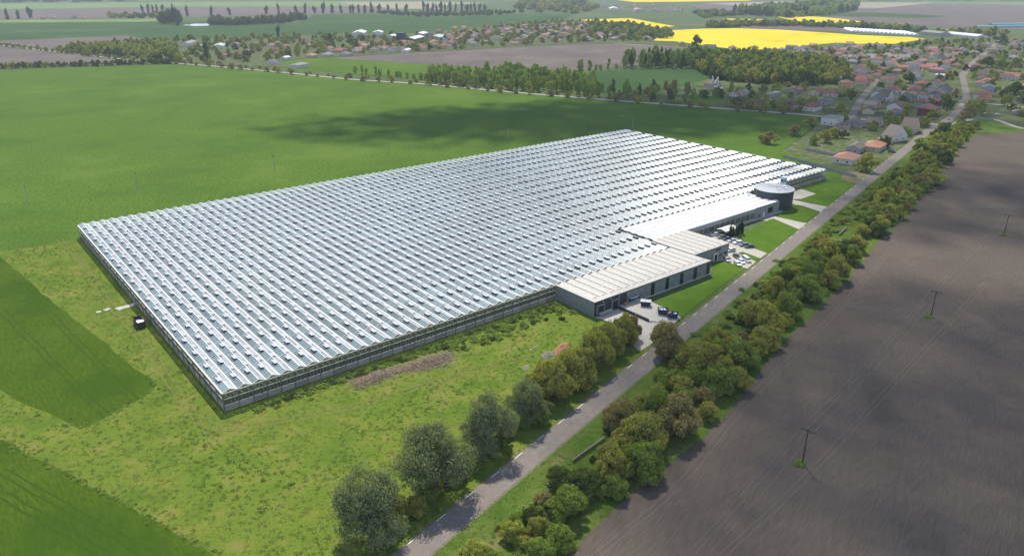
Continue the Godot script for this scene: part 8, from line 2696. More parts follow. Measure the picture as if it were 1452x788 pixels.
	[-52.2, -873.3, 15.8, 3.7, "poplar", 173, 5, "mid", 0],
	[32.5, -874.5, 10.1, 4.6, "poplar", 172, 5, "mid", 0],
	[8.1, -918.5, 16.7, 4.3, "poplar", 173, 5, "mid", 0],
	[47.7, -847, 12.8, 4.8, "poplar", 172, 5, "mid", 0],
	[7.5, -841.5, 15.4, 4.9, "poplar", 173, 5, "mid", 0],
	[24, -880.6, 16.2, 3.3, "poplar", 173, 5, "mid", 0],
	[51.3, -789.1, 17.6, 3.5, "poplar", 173, 5, "mid", 0],
	[43.8, -898.5, 10.1, 4.9, "poplar", 172, 5, "mid", 0],
	[66.1, -770.1, 14.3, 4.3, "poplar", 174, 5, "mid", 0],
	[-7.6, -923, 17.2, 4.9, "poplar", 173, 5, "mid", 0],
	[-53.4, -844, 17.5, 4.6, "poplar", 173, 5, "mid", 0],
	[-33.4, -839.9, 17.7, 4.6, "poplar", 173, 5, "mid", 0],
	[-17.3, -828, 18, 5.4, "poplar", 173, 5, "mid", 0],
	[20.9, -902.7, 10.6, 3.9, "poplar", 172, 5, "mid", 0],
	[76.6, -752.9, 13.3, 3.4, "poplar", 174, 5, "mid", 0],
	[-30.1, -879.3, 10, 4.1, "poplar", 172, 5, "mid", 0],
	[-17.3, -853.3, 16.6, 4.1, "poplar", 173, 5, "mid", 0],
	[55.6, -840.9, 18.6, 5.2, "poplar", 173, 5, "mid", 0],
	[14.4, -910.4, 12, 4.1, "poplar", 172, 5, "mid", 0],
	[1.4, -863.5, 13.7, 3.3, "poplar", 172, 5, "mid", 0],
	[60.5, -867.6, 18.3, 4.9, "poplar", 175, 5, "mid", 0],
	[0.7, -792.3, 16.4, 4.2, "poplar", 173, 5, "mid", 0],
	[-39.8, -892.4, 12.9, 3.8, "poplar", 172, 5, "mid", 0],
	[-72.2, -874, 16.9, 3.6, "poplar", 177, 5, "mid", 0],
	[-2.9, -910.9, 17.6, 4, "poplar", 173, 5, "mid", 0],
	[-7.4, -884.8, 15.5, 4, "poplar", 173, 5, "mid", 0],
	[-31.8, -898.5, 12.6, 3.2, "poplar", 172, 5, "mid", 0],
	[-61.5, -849.8, 13.8, 3.4, "poplar", 176, 5, "mid", 0],
	[39.8, -768.3, 12.9, 5.2, "poplar", 172, 5, "mid", 0],
	[20.7, -816.5, 11.4, 3.2, "poplar", 172, 5, "mid", 0],
	[10.3, -793.9, 15.4, 4.9, "poplar", 173, 5, "mid", 0],
	[18.4, -870.6, 15.5, 4.4, "poplar", 173, 5, "mid", 0],
	[-62.8, -909.4, 10.6, 4.4, "poplar", 176, 5, "mid", 0],
	[-61.8, -879.3, 16, 4.5, "poplar", 177, 5, "mid", 0],
	[-79.1, -843.3, 16.6, 4.1, "poplar", 177, 5, "mid", 0],
	[-74.8, -862.3, 17.7, 4.9, "poplar", 177, 5, "mid", 0],
	[-31.8, -923.6, 16.1, 3.5, "poplar", 173, 5, "mid", 0],
	[-15.5, -879.5, 15.7, 3.3, "poplar", 173, 5, "mid", 0],
	[-13.5, -814.7, 14.2, 4.2, "poplar", 172, 5, "mid", 0],
	[61.4, -785.1, 12.5, 4.2, "poplar", 174, 5, "mid", 0],
	[85.9, -750.8, 16.1, 3.7, "poplar", 175, 5, "mid", 0],
	[-41.4, -826, 12.6, 3.4, "poplar", 172, 5, "mid", 0],
	[-29.3, -908, 18.5, 3.4, "poplar", 173, 5, "mid", 0],
	[-43.7, -841.8, 11.9, 4.7, "poplar", 172, 5, "mid", 0],
	[6, -852.6, 10.9, 5.1, "poplar", 172, 5, "mid", 0],
	[63.6, -880.1, 10.5, 3.7, "poplar", 174, 5, "mid", 0],
	[73.1, -844, 12.4, 5, "poplar", 174, 5, "mid", 0],
	[-75, -852.7, 15.1, 4.2, "poplar", 177, 5, "mid", 0],
	[-23.5, -817, 15.5, 4.1, "poplar", 173, 5, "mid", 0],
	[-85.4, -854.5, 12.8, 4, "poplar", 176, 5, "mid", 0],
	[25.8, -914.5, 15.3, 3.6, "poplar", 173, 5, "mid", 0],
	[27.6, -893.2, 16.6, 3.3, "poplar", 173, 5, "mid", 0],
	[-78.5, -905.4, 16.8, 5.2, "poplar", 177, 5, "mid", 0],
	[85.3, -778.1, 10.7, 4.6, "poplar", 174, 5, "mid", 0],
	[-85.2, -866.8, 15.9, 3.3, "poplar", 177, 5, "mid", 0],
	[-28.7, -859.1, 11.5, 3.9, "poplar", 172, 5, "mid", 0],
	[44.8, -829.3, 15.6, 5.1, "poplar", 173, 5, "mid", 0],
	[12.8, -805.4, 14.3, 3.9, "poplar", 172, 5, "mid", 0],
	[71, -863, 11, 5.1, "poplar", 174, 5, "mid", 0],
	[88.2, -812.5, 11.2, 4.8, "poplar", 174, 5, "mid", 0],
	[79, -742.8, 14.1, 3.8, "poplar", 174, 5, "mid", 0],
	[28.9, -861.3, 13.7, 5.3, "poplar", 172, 5, "mid", 0],
	[48.9, -815.9, 12.3, 4.6, "poplar", 172, 5, "mid", 0],
	[-13.3, -796.8, 15.5, 4.2, "poplar", 173, 5, "mid", 0],
	[47.1, -881.1, 10.3, 5, "poplar", 172, 5, "mid", 0],
	[76, -773.8, 12.2, 4.3, "poplar", 174, 5, "mid", 0],
	[-52.2, -915.1, 12.8, 3.9, "poplar", 172, 5, "mid", 0],
	[-23.1, -835.5, 11.5, 5.3, "poplar", 172, 5, "mid", 0],
	[78.2, -816.5, 14.5, 3.8, "poplar", 174, 5, "mid", 0],
	[3.4, -885.8, 17.1, 3.7, "poplar", 173, 5, "mid", 0],
	[54.8, -880, 7.4, 2.6, "poplar", 178, 5, "mid", 0],
	[59.6, -891.6, 9.1, 3.6, "poplar", 172, 5, "mid", 0],
	[68.7, -905.2, 10.4, 2.8, "poplar", 179, 5, "mid", 0],
	[76.2, -918.8, 7.7, 2.6, "poplar", 179, 5, "mid", 0],
	[83.1, -930.3, 17.9, 3.3, "poplar", 175, 5, "mid", 0],
	[86.5, -946.3, 17.1, 3.4, "poplar", 175, 5, "mid", 0],
	[98, -956.5, 15.6, 2.8, "poplar", 175, 5, "mid", 0],
	[105.7, -966.2, 8.9, 2.8, "poplar", 179, 5, "mid", 0],
	[112.9, -976.1, 7.7, 2.7, "poplar", 179, 5, "mid", 0],
	[123.1, -985, 14.9, 3, "poplar", 180, 5, "mid", 0],
	[135.7, -992.8, 7.1, 2.8, "poplar", 181, 5, "mid", 0],
	[147.1, -1003.6, 16.3, 3.4, "poplar", 182, 5, "mid", 0],
	[229.4, -1008.6, 22.8, 5.4, "poplar", 183, 5, "mid", 0],
	[272.9, -1045.1, 20.9, 5.3, "poplar", 183, 5, "mid", 0],
	[245.2, -1024.6, 20.7, 4.1, "poplar", 183, 5, "mid", 0],
	[168.4, -998.1, 24.4, 4.5, "poplar", 184, 5, "mid", 0],
	[247, -1070.7, 24.7, 4.9, "poplar", 184, 5, "mid", 0],
	[237.5, -1055.7, 19.8, 4.4, "poplar", 182, 5, "mid", 0],
	[275.7, -1073.9, 20.6, 5.3, "poplar", 183, 5, "mid", 0],
	[162.5, -1032.2, 23.7, 4.1, "poplar", 183, 5, "mid", 0],
	[158.4, -1010.3, 22.5, 4, "poplar", 183, 5, "mid", 0],
	[178.7, -1040.8, 21.7, 5.6, "poplar", 183, 5, "mid", 0],
	[271, -1030.2, 24.6, 6, "poplar", 184, 5, "mid", 0],
	[256.1, -1006.7, 19.4, 5, "poplar", 182, 5, "mid", 0],
	[227.4, -1064.7, 18.1, 4.8, "poplar", 182, 5, "mid", 0],
	[197, -1039.5, 22.9, 5.1, "poplar", 183, 5, "mid", 0],
	[220.5, -1015.7, 24.3, 4.2, "poplar", 184, 5, "mid", 0],
	[224.4, -1037.3, 20.2, 5.8, "poplar", 183, 5, "mid", 0],
	[263.9, -1056.7, 22.1, 4.5, "poplar", 183, 5, "mid", 0],
	[210.5, -1003.4, 22, 3.8, "poplar", 183, 5, "mid", 0],
	[179.1, -1001.5, 20.5, 5.6, "poplar", 183, 5, "mid", 0],
	[259.9, -1070.6, 24.4, 5.4, "poplar", 184, 5, "mid", 0],
	[270.8, -1086.1, 21.5, 5.5, "poplar", 183, 5, "mid", 0],
	[245.6, -1008.9, 20.9, 5, "poplar", 183, 5, "mid", 0],
	[234.7, -998.9, 20.5, 5, "poplar", 183, 5, "mid", 0],
	[199.3, -1007.2, 19.6, 5.4, "poplar", 182, 5, "mid", 0],
	[237.7, -1066.8, 21.3, 5.5, "poplar", 183, 5, "mid", 0],
	[171.6, -1025.4, 17.1, 5.3, "poplar", 182, 5, "mid", 0],
	[196.1, -1053.1, 24.7, 5.6, "poplar", 184, 5, "mid", 0],
	[153.9, -1020.4, 23.7, 4.8, "poplar", 183, 5, "mid", 0],
	[176.7, -734.7, 10.5, 3.5, "poplar", 180, 5, "mid", 0],
	[114.8, -745, 12, 4.3, "poplar", 174, 5, "mid", 0],
	[178.2, -774.8, 11.5, 3.1, "poplar", 180, 5, "mid", 0],
	[97.4, -759, 9.9, 3.1, "poplar", 174, 5, "mid", 0],
	[113.9, -763.8, 15.5, 3.2, "poplar", 175, 5, "mid", 0],
	[157.6, -730.5, 10.4, 2.8, "poplar", 181, 5, "mid", 0],
	[92.8, -787, 10.5, 4.4, "poplar", 174, 5, "mid", 0],
	[137.2, -729.4, 13.7, 4, "poplar", 180, 5, "mid", 0],
	[-194.8, -947, 8.4, 2.9, "poplar", 185, 5, "mid", 0],
	[-184.3, -939.8, 11, 2.1, "poplar", 185, 5, "mid", 0],
	[-178.1, -927.8, 8.6, 2.1, "poplar", 185, 5, "mid", 0],
	[-165.4, -926.3, 11, 2.1, "poplar", 185, 5, "mid", 0],
	[-159.6, -917.8, 8.9, 2.8, "poplar", 185, 5, "mid", 0],
	[-148.4, -911.6, 8.5, 2.5, "poplar", 185, 5, "mid", 0],
	[-138, -908.3, 7, 2.8, "poplar", 185, 5, "mid", 0],
	[-132.1, -899.9, 8.4, 2.6, "poplar", 185, 5, "mid", 0],
	[-123, -895.6, 7, 2.9, "poplar", 185, 5, "mid", 0],
	[-114.7, -888.3, 6.1, 2.7, "poplar", 185, 5, "mid", 0],
	[-106.1, -887.1, 8.1, 3.2, "poplar", 176, 5, "mid", 0],
	[-1245.6, -2648.2, 26.8, 5.3, "slim", 186, 6, "far", 5],
	[-1235.9, -2665.7, 29.4, 6, "slim", 186, 6, "far", 4],
	[-1225.1, -2681.7, 25.6, 4.5, "slim", 186, 6, "far", 3],
	[-1220, -2698, 26.9, 4.6, "slim", 186, 6, "far", 2],
	[-1208.1, -2718.1, 25.6, 5.4, "slim", 186, 6, "far", 1],
	[-838.6, -1957.7, 46, 9.4, "slim", 187, 6, "far", 0],
	[-1013.5, -2445.9, 29.9, 6, "slim", 188, 6, "far", 3],
	[-954.7, -2489.8, 27.4, 6.1, "slim", 188, 6, "far", 2],
	[-907.3, -2522.3, 22.4, 5.3, "slim", 188, 6, "far", 1],
	[-812.3, -2592.9, 24.8, 6.2, "slim", 189, 6, "far", 2],
	[-775.9, -2615.7, 32.4, 5.2, "slim", 189, 6, "far", 1],
	[-728.1, -2650.5, 23.6, 7.2, "slim", 190, 6, "far", 7],
	[-701.3, -2659.6, 30.4, 6.5, "slim", 190, 6, "far", 6],
	[-670.1, -2668.6, 21.6, 8, "slim", 190, 6, "far", 5],
	[-643.9, -2672, 33.5, 7.1, "slim", 190, 6, "far", 4],
	[-613.3, -2683.1, 27.2, 7.7, "slim", 190, 6, "far", 3],
	[-585.5, -2692.1, 25.1, 5.7, "slim", 190, 6, "far", 2],
	[-556.1, -2703.9, 23.8, 5.5, "slim", 190, 6, "far", 1],
	[-541.7, -2673.7, 26.6, 5, "slim", 191, 6, "far", 8],
	[-523.4, -2681.5, 26.5, 6.6, "slim", 191, 6, "far", 7],
	[-504.1, -2697.3, 25, 6.4, "slim", 191, 6, "far", 6],
	[-483.8, -2702.1, 33.7, 5.5, "slim", 191, 6, "far", 5],
	[-456.7, -2711.4, 27.2, 6.6, "slim", 191, 6, "far", 4],
	[-430.6, -2729.4, 25.2, 5.6, "slim", 191, 6, "far", 3],
	[-401.6, -2742.4, 27.3, 6.8, "slim", 191, 6, "far", 2],
	[-371.9, -2752.5, 25.2, 6.9, "slim", 191, 6, "far", 1],
	[-312.2, -2765, 35.6, 5.8, "slim", 192, 6, "far", 14],
	[-297.7, -2759.5, 28.6, 6.4, "slim", 192, 6, "far", 13],
	[-279.9, -2764, 28.7, 7.1, "slim", 192, 6, "far", 12],
	[-264, -2761.9, 25.5, 5.3, "slim", 192, 6, "far", 11],
	[-248.2, -2760.5, 33.4, 7.3, "slim", 192, 6, "far", 10],
	[-234.3, -2763.3, 27.5, 4.9, "slim", 192, 6, "far", 9],
	[-218.9, -2760.2, 34.4, 7.3, "slim", 192, 6, "far", 8],
	[-198.4, -2762.1, 28.8, 6.2, "slim", 192, 6, "far", 7],
	[-177.3, -2765.6, 36.2, 6.6, "slim", 192, 6, "far", 6],
	[-158.2, -2764.2, 23.8, 7.5, "slim", 192, 6, "far", 5],
	[-143.7, -2761.7, 27.9, 5.9, "slim", 192, 6, "far", 4],
	[-130.2, -2766, 31, 5.8, "slim", 192, 6, "far", 3],
	[-114.9, -2761.4, 27, 5.4, "slim", 192, 6, "far", 2],
	[-96, -2759.7, 24.5, 5.7, "slim", 192, 6, "far", 1],
	[-1439.8, -2232.1, 28.4, 5.6, "slim", 193, 6, "far", 2],
	[-1438.5, -2283.5, 23.3, 5.4, "slim", 193, 6, "far", 1],
	[-1445, -2348.8, 28.9, 7.2, "slim", 193, 6, "far", 3],
	[737.6, -2597.6, 29.6, 6.6, "slim", 194, 6, "far", 12],
	[754.1, -2581.7, 22.9, 7.2, "slim", 194, 6, "far", 11],
	[769.6, -2575.7, 31.7, 5.9, "slim", 194, 6, "far", 10],
	[786.1, -2571.8, 23.5, 6.6, "slim", 194, 6, "far", 9],
	[809, -2562, 29, 8, "slim", 194, 6, "far", 8],
	[830.1, -2554, 23.7, 6.2, "slim", 194, 6, "far", 7],
	[850.9, -2540.7, 25.9, 8.7, "slim", 194, 6, "far", 6],
	[865.6, -2536.6, 24.7, 7.6, "slim", 194, 6, "far", 5],
	[881.5, -2523.4, 31, 5.7, "slim", 194, 6, "far", 4],
	[900, -2513, 30, 7.5, "slim", 194, 6, "far", 3],
	[916.4, -2510.3, 23.1, 8, "slim", 194, 6, "far", 2],
	[929.3, -2500.4, 27.1, 7.8, "slim", 194, 6, "far", 1],
	[-431.2, -1089, 24.6, 4.9, "slim", 195, 6, "mid", 0],
	[-465.4, -1542.2, 22.8, 4.7, "slim", 196, 6, "far", 0]]
const HEDGE := [
	[-715, -987.4, 7.3, 4.8, "dark"],
	[-707.7, -988.8, 7.8, 5.2, "olive"],
	[-700.9, -988.4, 6.2, 4.1, "dark"],
	[-693.6, -991.2, 6.1, 4.1, "dark"],
	[-687.6, -994.6, 7, 4.7, "dark"],
	[-681.1, -994.9, 6.9, 4.6, "dark"],
	[-673.2, -996.2, 8, 5.3, "olive"],
	[-666.1, -998.6, 7.1, 4.7, "dark"],
	[-660.3, -998.7, 8.1, 5.4, "olive"],
	[-653.5, -1002.9, 8.8, 5.9, "olive"],
	[-648.3, -1004, 6.9, 4.6, "dark"],
	[-641.7, -1005.1, 8.8, 5.9, "dark"],
	[-635.3, -1008.2, 7.3, 4.9, "olive"],
	[-628.9, -1010.8, 7.6, 5.1, "dark"],
	[-624.5, -1013.6, 8.8, 5.8, "dark"],
	[-615.7, -1013.1, 7.7, 5.1, "olive"],
	[-610, -1014.8, 6.4, 4.3, "dark"],
	[-604.5, -1019.8, 7.5, 5, "dark"],
	[-596.4, -1020.4, 6.6, 4.4, "dark"],
	[-588.5, -1022.4, 6.2, 4.1, "dark"],
	[-583.4, -1023.4, 7, 4.7, "dark"],
	[-575.6, -1023.5, 8.9, 5.9, "dark"],
	[-569.9, -1025.9, 6.8, 4.6, "olive"],
	[-562.8, -1028.4, 8.2, 5.5, "dark"],
	[-554.6, -1027.2, 8.5, 5.7, "dark"],
	[-548, -1033.6, 7.2, 4.8, "dark"],
	[-540.5, -1034.4, 6.7, 4.5, "dark"],
	[-535.8, -1038.8, 8.6, 5.8, "dark"],
	[-530.9, -1041, 8.7, 5.8, "dark"],
	[-525.8, -1042.6, 6.4, 4.3, "dark"],
	[-517.9, -1041.9, 8.2, 5.5, "dark"],
	[-511.3, -1046.8, 6, 4, "dark"],
	[-504.4, -1047.9, 8.5, 5.6, "dark"],
	[-495.2, -1052, 8.6, 5.7, "dark"],
	[-488.3, -1053.7, 7.8, 5.2, "dark"],
	[-481.8, -1054.7, 8.2, 5.4, "dark"],
	[-476.4, -1054.6, 7.8, 5.2, "dark"],
	[-470.8, -1055.3, 8.8, 5.9, "dark"],
	[-462.9, -1057.5, 6.2, 4.1, "dark"]]
const STRIP := [
	[75.4, -853.6, 10.6, 4.6, "green"],
	[4.2, -809.7, 12.7, 3.2, "green"],
	[71.2, -824.7, 14, 4.5, "green"],
	[44.6, -805.4, 16, 4.1, "green"],
	[2.6, -829.6, 12.3, 4, "green"],
	[10.3, -822.6, 18.6, 3.5, "green"],
	[38.1, -838.3, 16.5, 4.1, "green"],
	[30.1, -824.2, 18.5, 4.9, "green"],
	[-3.5, -821.8, 14.8, 3.4, "green"],
	[79.4, -836.8, 11.9, 4.3, "green"],
	[52.4, -892.4, 13.4, 4.6, "green"],
	[-42.4, -913.2, 11.3, 3.3, "green"],
	[-41.8, -903.6, 14.2, 4.2, "green"],
	[65.1, -753.7, 16.5, 3.5, "green"],
	[35.8, -853.8, 14.4, 5.1, "green"],
	[-66.3, -889.2, 12.5, 3.9, "green"],
	[54.4, -762.3, 18.5, 3.9, "green"],
	[-29.1, -826.6, 16, 4.1, "green"],
	[-52.4, -885.9, 10, 4.9, "green"],
	[52.8, -873.5, 14.1, 4.2, "green"],
	[68.6, -834.3, 16.9, 4.7, "green"],
	[30.5, -903, 16.1, 4.9, "green"],
	[-37.7, -853.1, 15.9, 4.6, "green"],
	[-93.4, -860, 14.9, 5.3, "green"],
	[51.3, -856.6, 17.2, 4.2, "green"],
	[53.5, -799.8, 13.8, 4.2, "green"],
	[23.2, -800.1, 12.1, 3.8, "green"],
	[59.3, -817.7, 10.7, 4.6, "green"],
	[-6.7, -852.5, 10.8, 3.9, "green"],
	[-71.7, -898.2, 16.2, 4.2, "green"],
	[26, -778.2, 13.1, 4.3, "green"],
	[70.2, -799.5, 11.2, 4.2, "green"],
	[28.9, -835.8, 14.6, 5.1, "green"],
	[5.6, -905.7, 17.1, 5.3, "green"],
	[16, -886.6, 13.5, 5.1, "green"],
	[-6.4, -833.2, 14.5, 5.2, "green"],
	[-42.3, -878, 10.4, 3.7, "green"],
	[207.5, -1026.3, 20.1, 5.1, "dark"],
	[188.6, -1031.3, 21.7, 4.5, "dark"],
	[206.2, -1015.1, 23.8, 5.5, "dark"],
	[236.9, -1015.5, 18.8, 3.8, "dark"],
	[232.6, -1031.6, 17.7, 4.3, "dark"],
	[209.9, -1044.8, 22.3, 5.1, "dark"],
	[230.3, -1048.4, 18, 5.1, "dark"],
	[176.5, -1013.9, 18.8, 4.8, "dark"],
	[243.8, -1043.4, 22.4, 5.2, "dark"],
	[217.8, -1053.8, 22.2, 4.5, "dark"],
	[261, -1022.1, 23.7, 5.7, "dark"],
	[279.5, -1056, 18.6, 5.4, "dark"],
	[189.5, -1004.4, 24.5, 5.6, "dark"],
	[255.4, -1036, 20.5, 4.4, "dark"],
	[255, -1079.8, 20.2, 6, "dark"],
	[254.8, -1049.8, 22.3, 5.4, "dark"],
	[154.7, -998.8, 24.5, 3.9, "dark"],
	[247.2, -1058.7, 21.9, 3.9, "dark"],
	[196.4, -1017.2, 19.6, 5.3, "dark"],
	[219.4, -1027.7, 19.3, 6, "dark"],
	[205.3, -1057.9, 23.1, 4.8, "dark"],
	[222.7, -998.2, 17.7, 5.5, "dark"],
	[182.2, -1023.7, 24.6, 5.5, "dark"],
	[260.8, -1088.2, 23.3, 4.8, "dark"],
	[248.3, -999.1, 22.7, 5.9, "dark"],
	[145.5, -761.5, 12.1, 4.2, "brown"],
	[134.9, -751, 10.6, 4, "brown"],
	[134, -715.3, 9.6, 3.6, "dark"],
	[162.6, -800.2, 10.2, 3.1, "brown"],
	[159.4, -765.6, 9.9, 3.8, "brown"],
	[129.7, -767.8, 10.6, 3, "dark"],
	[175.4, -751, 15.9, 2.7, "brown"],
	[118.7, -726, 11.8, 2.7, "brown"],
	[169.5, -786.4, 13, 2.6, "brown"],
	[145, -778.9, 14.3, 2.7, "dark"],
	[149.8, -709.3, 11.4, 3.8, "dark"],
	[164.9, -717.3, 8, 3, "brown"],
	[156.8, -748.6, 8.1, 3.1, "dark"],
	[172.7, -810.7, 9.1, 3.9, "brown"],
	[104.9, -733.3, 9.2, 4.5, "brown"],
	[103.5, -776.3, 14.9, 3.1, "dark"],
	[149, -793.6, 11.4, 3.5, "dark"]]
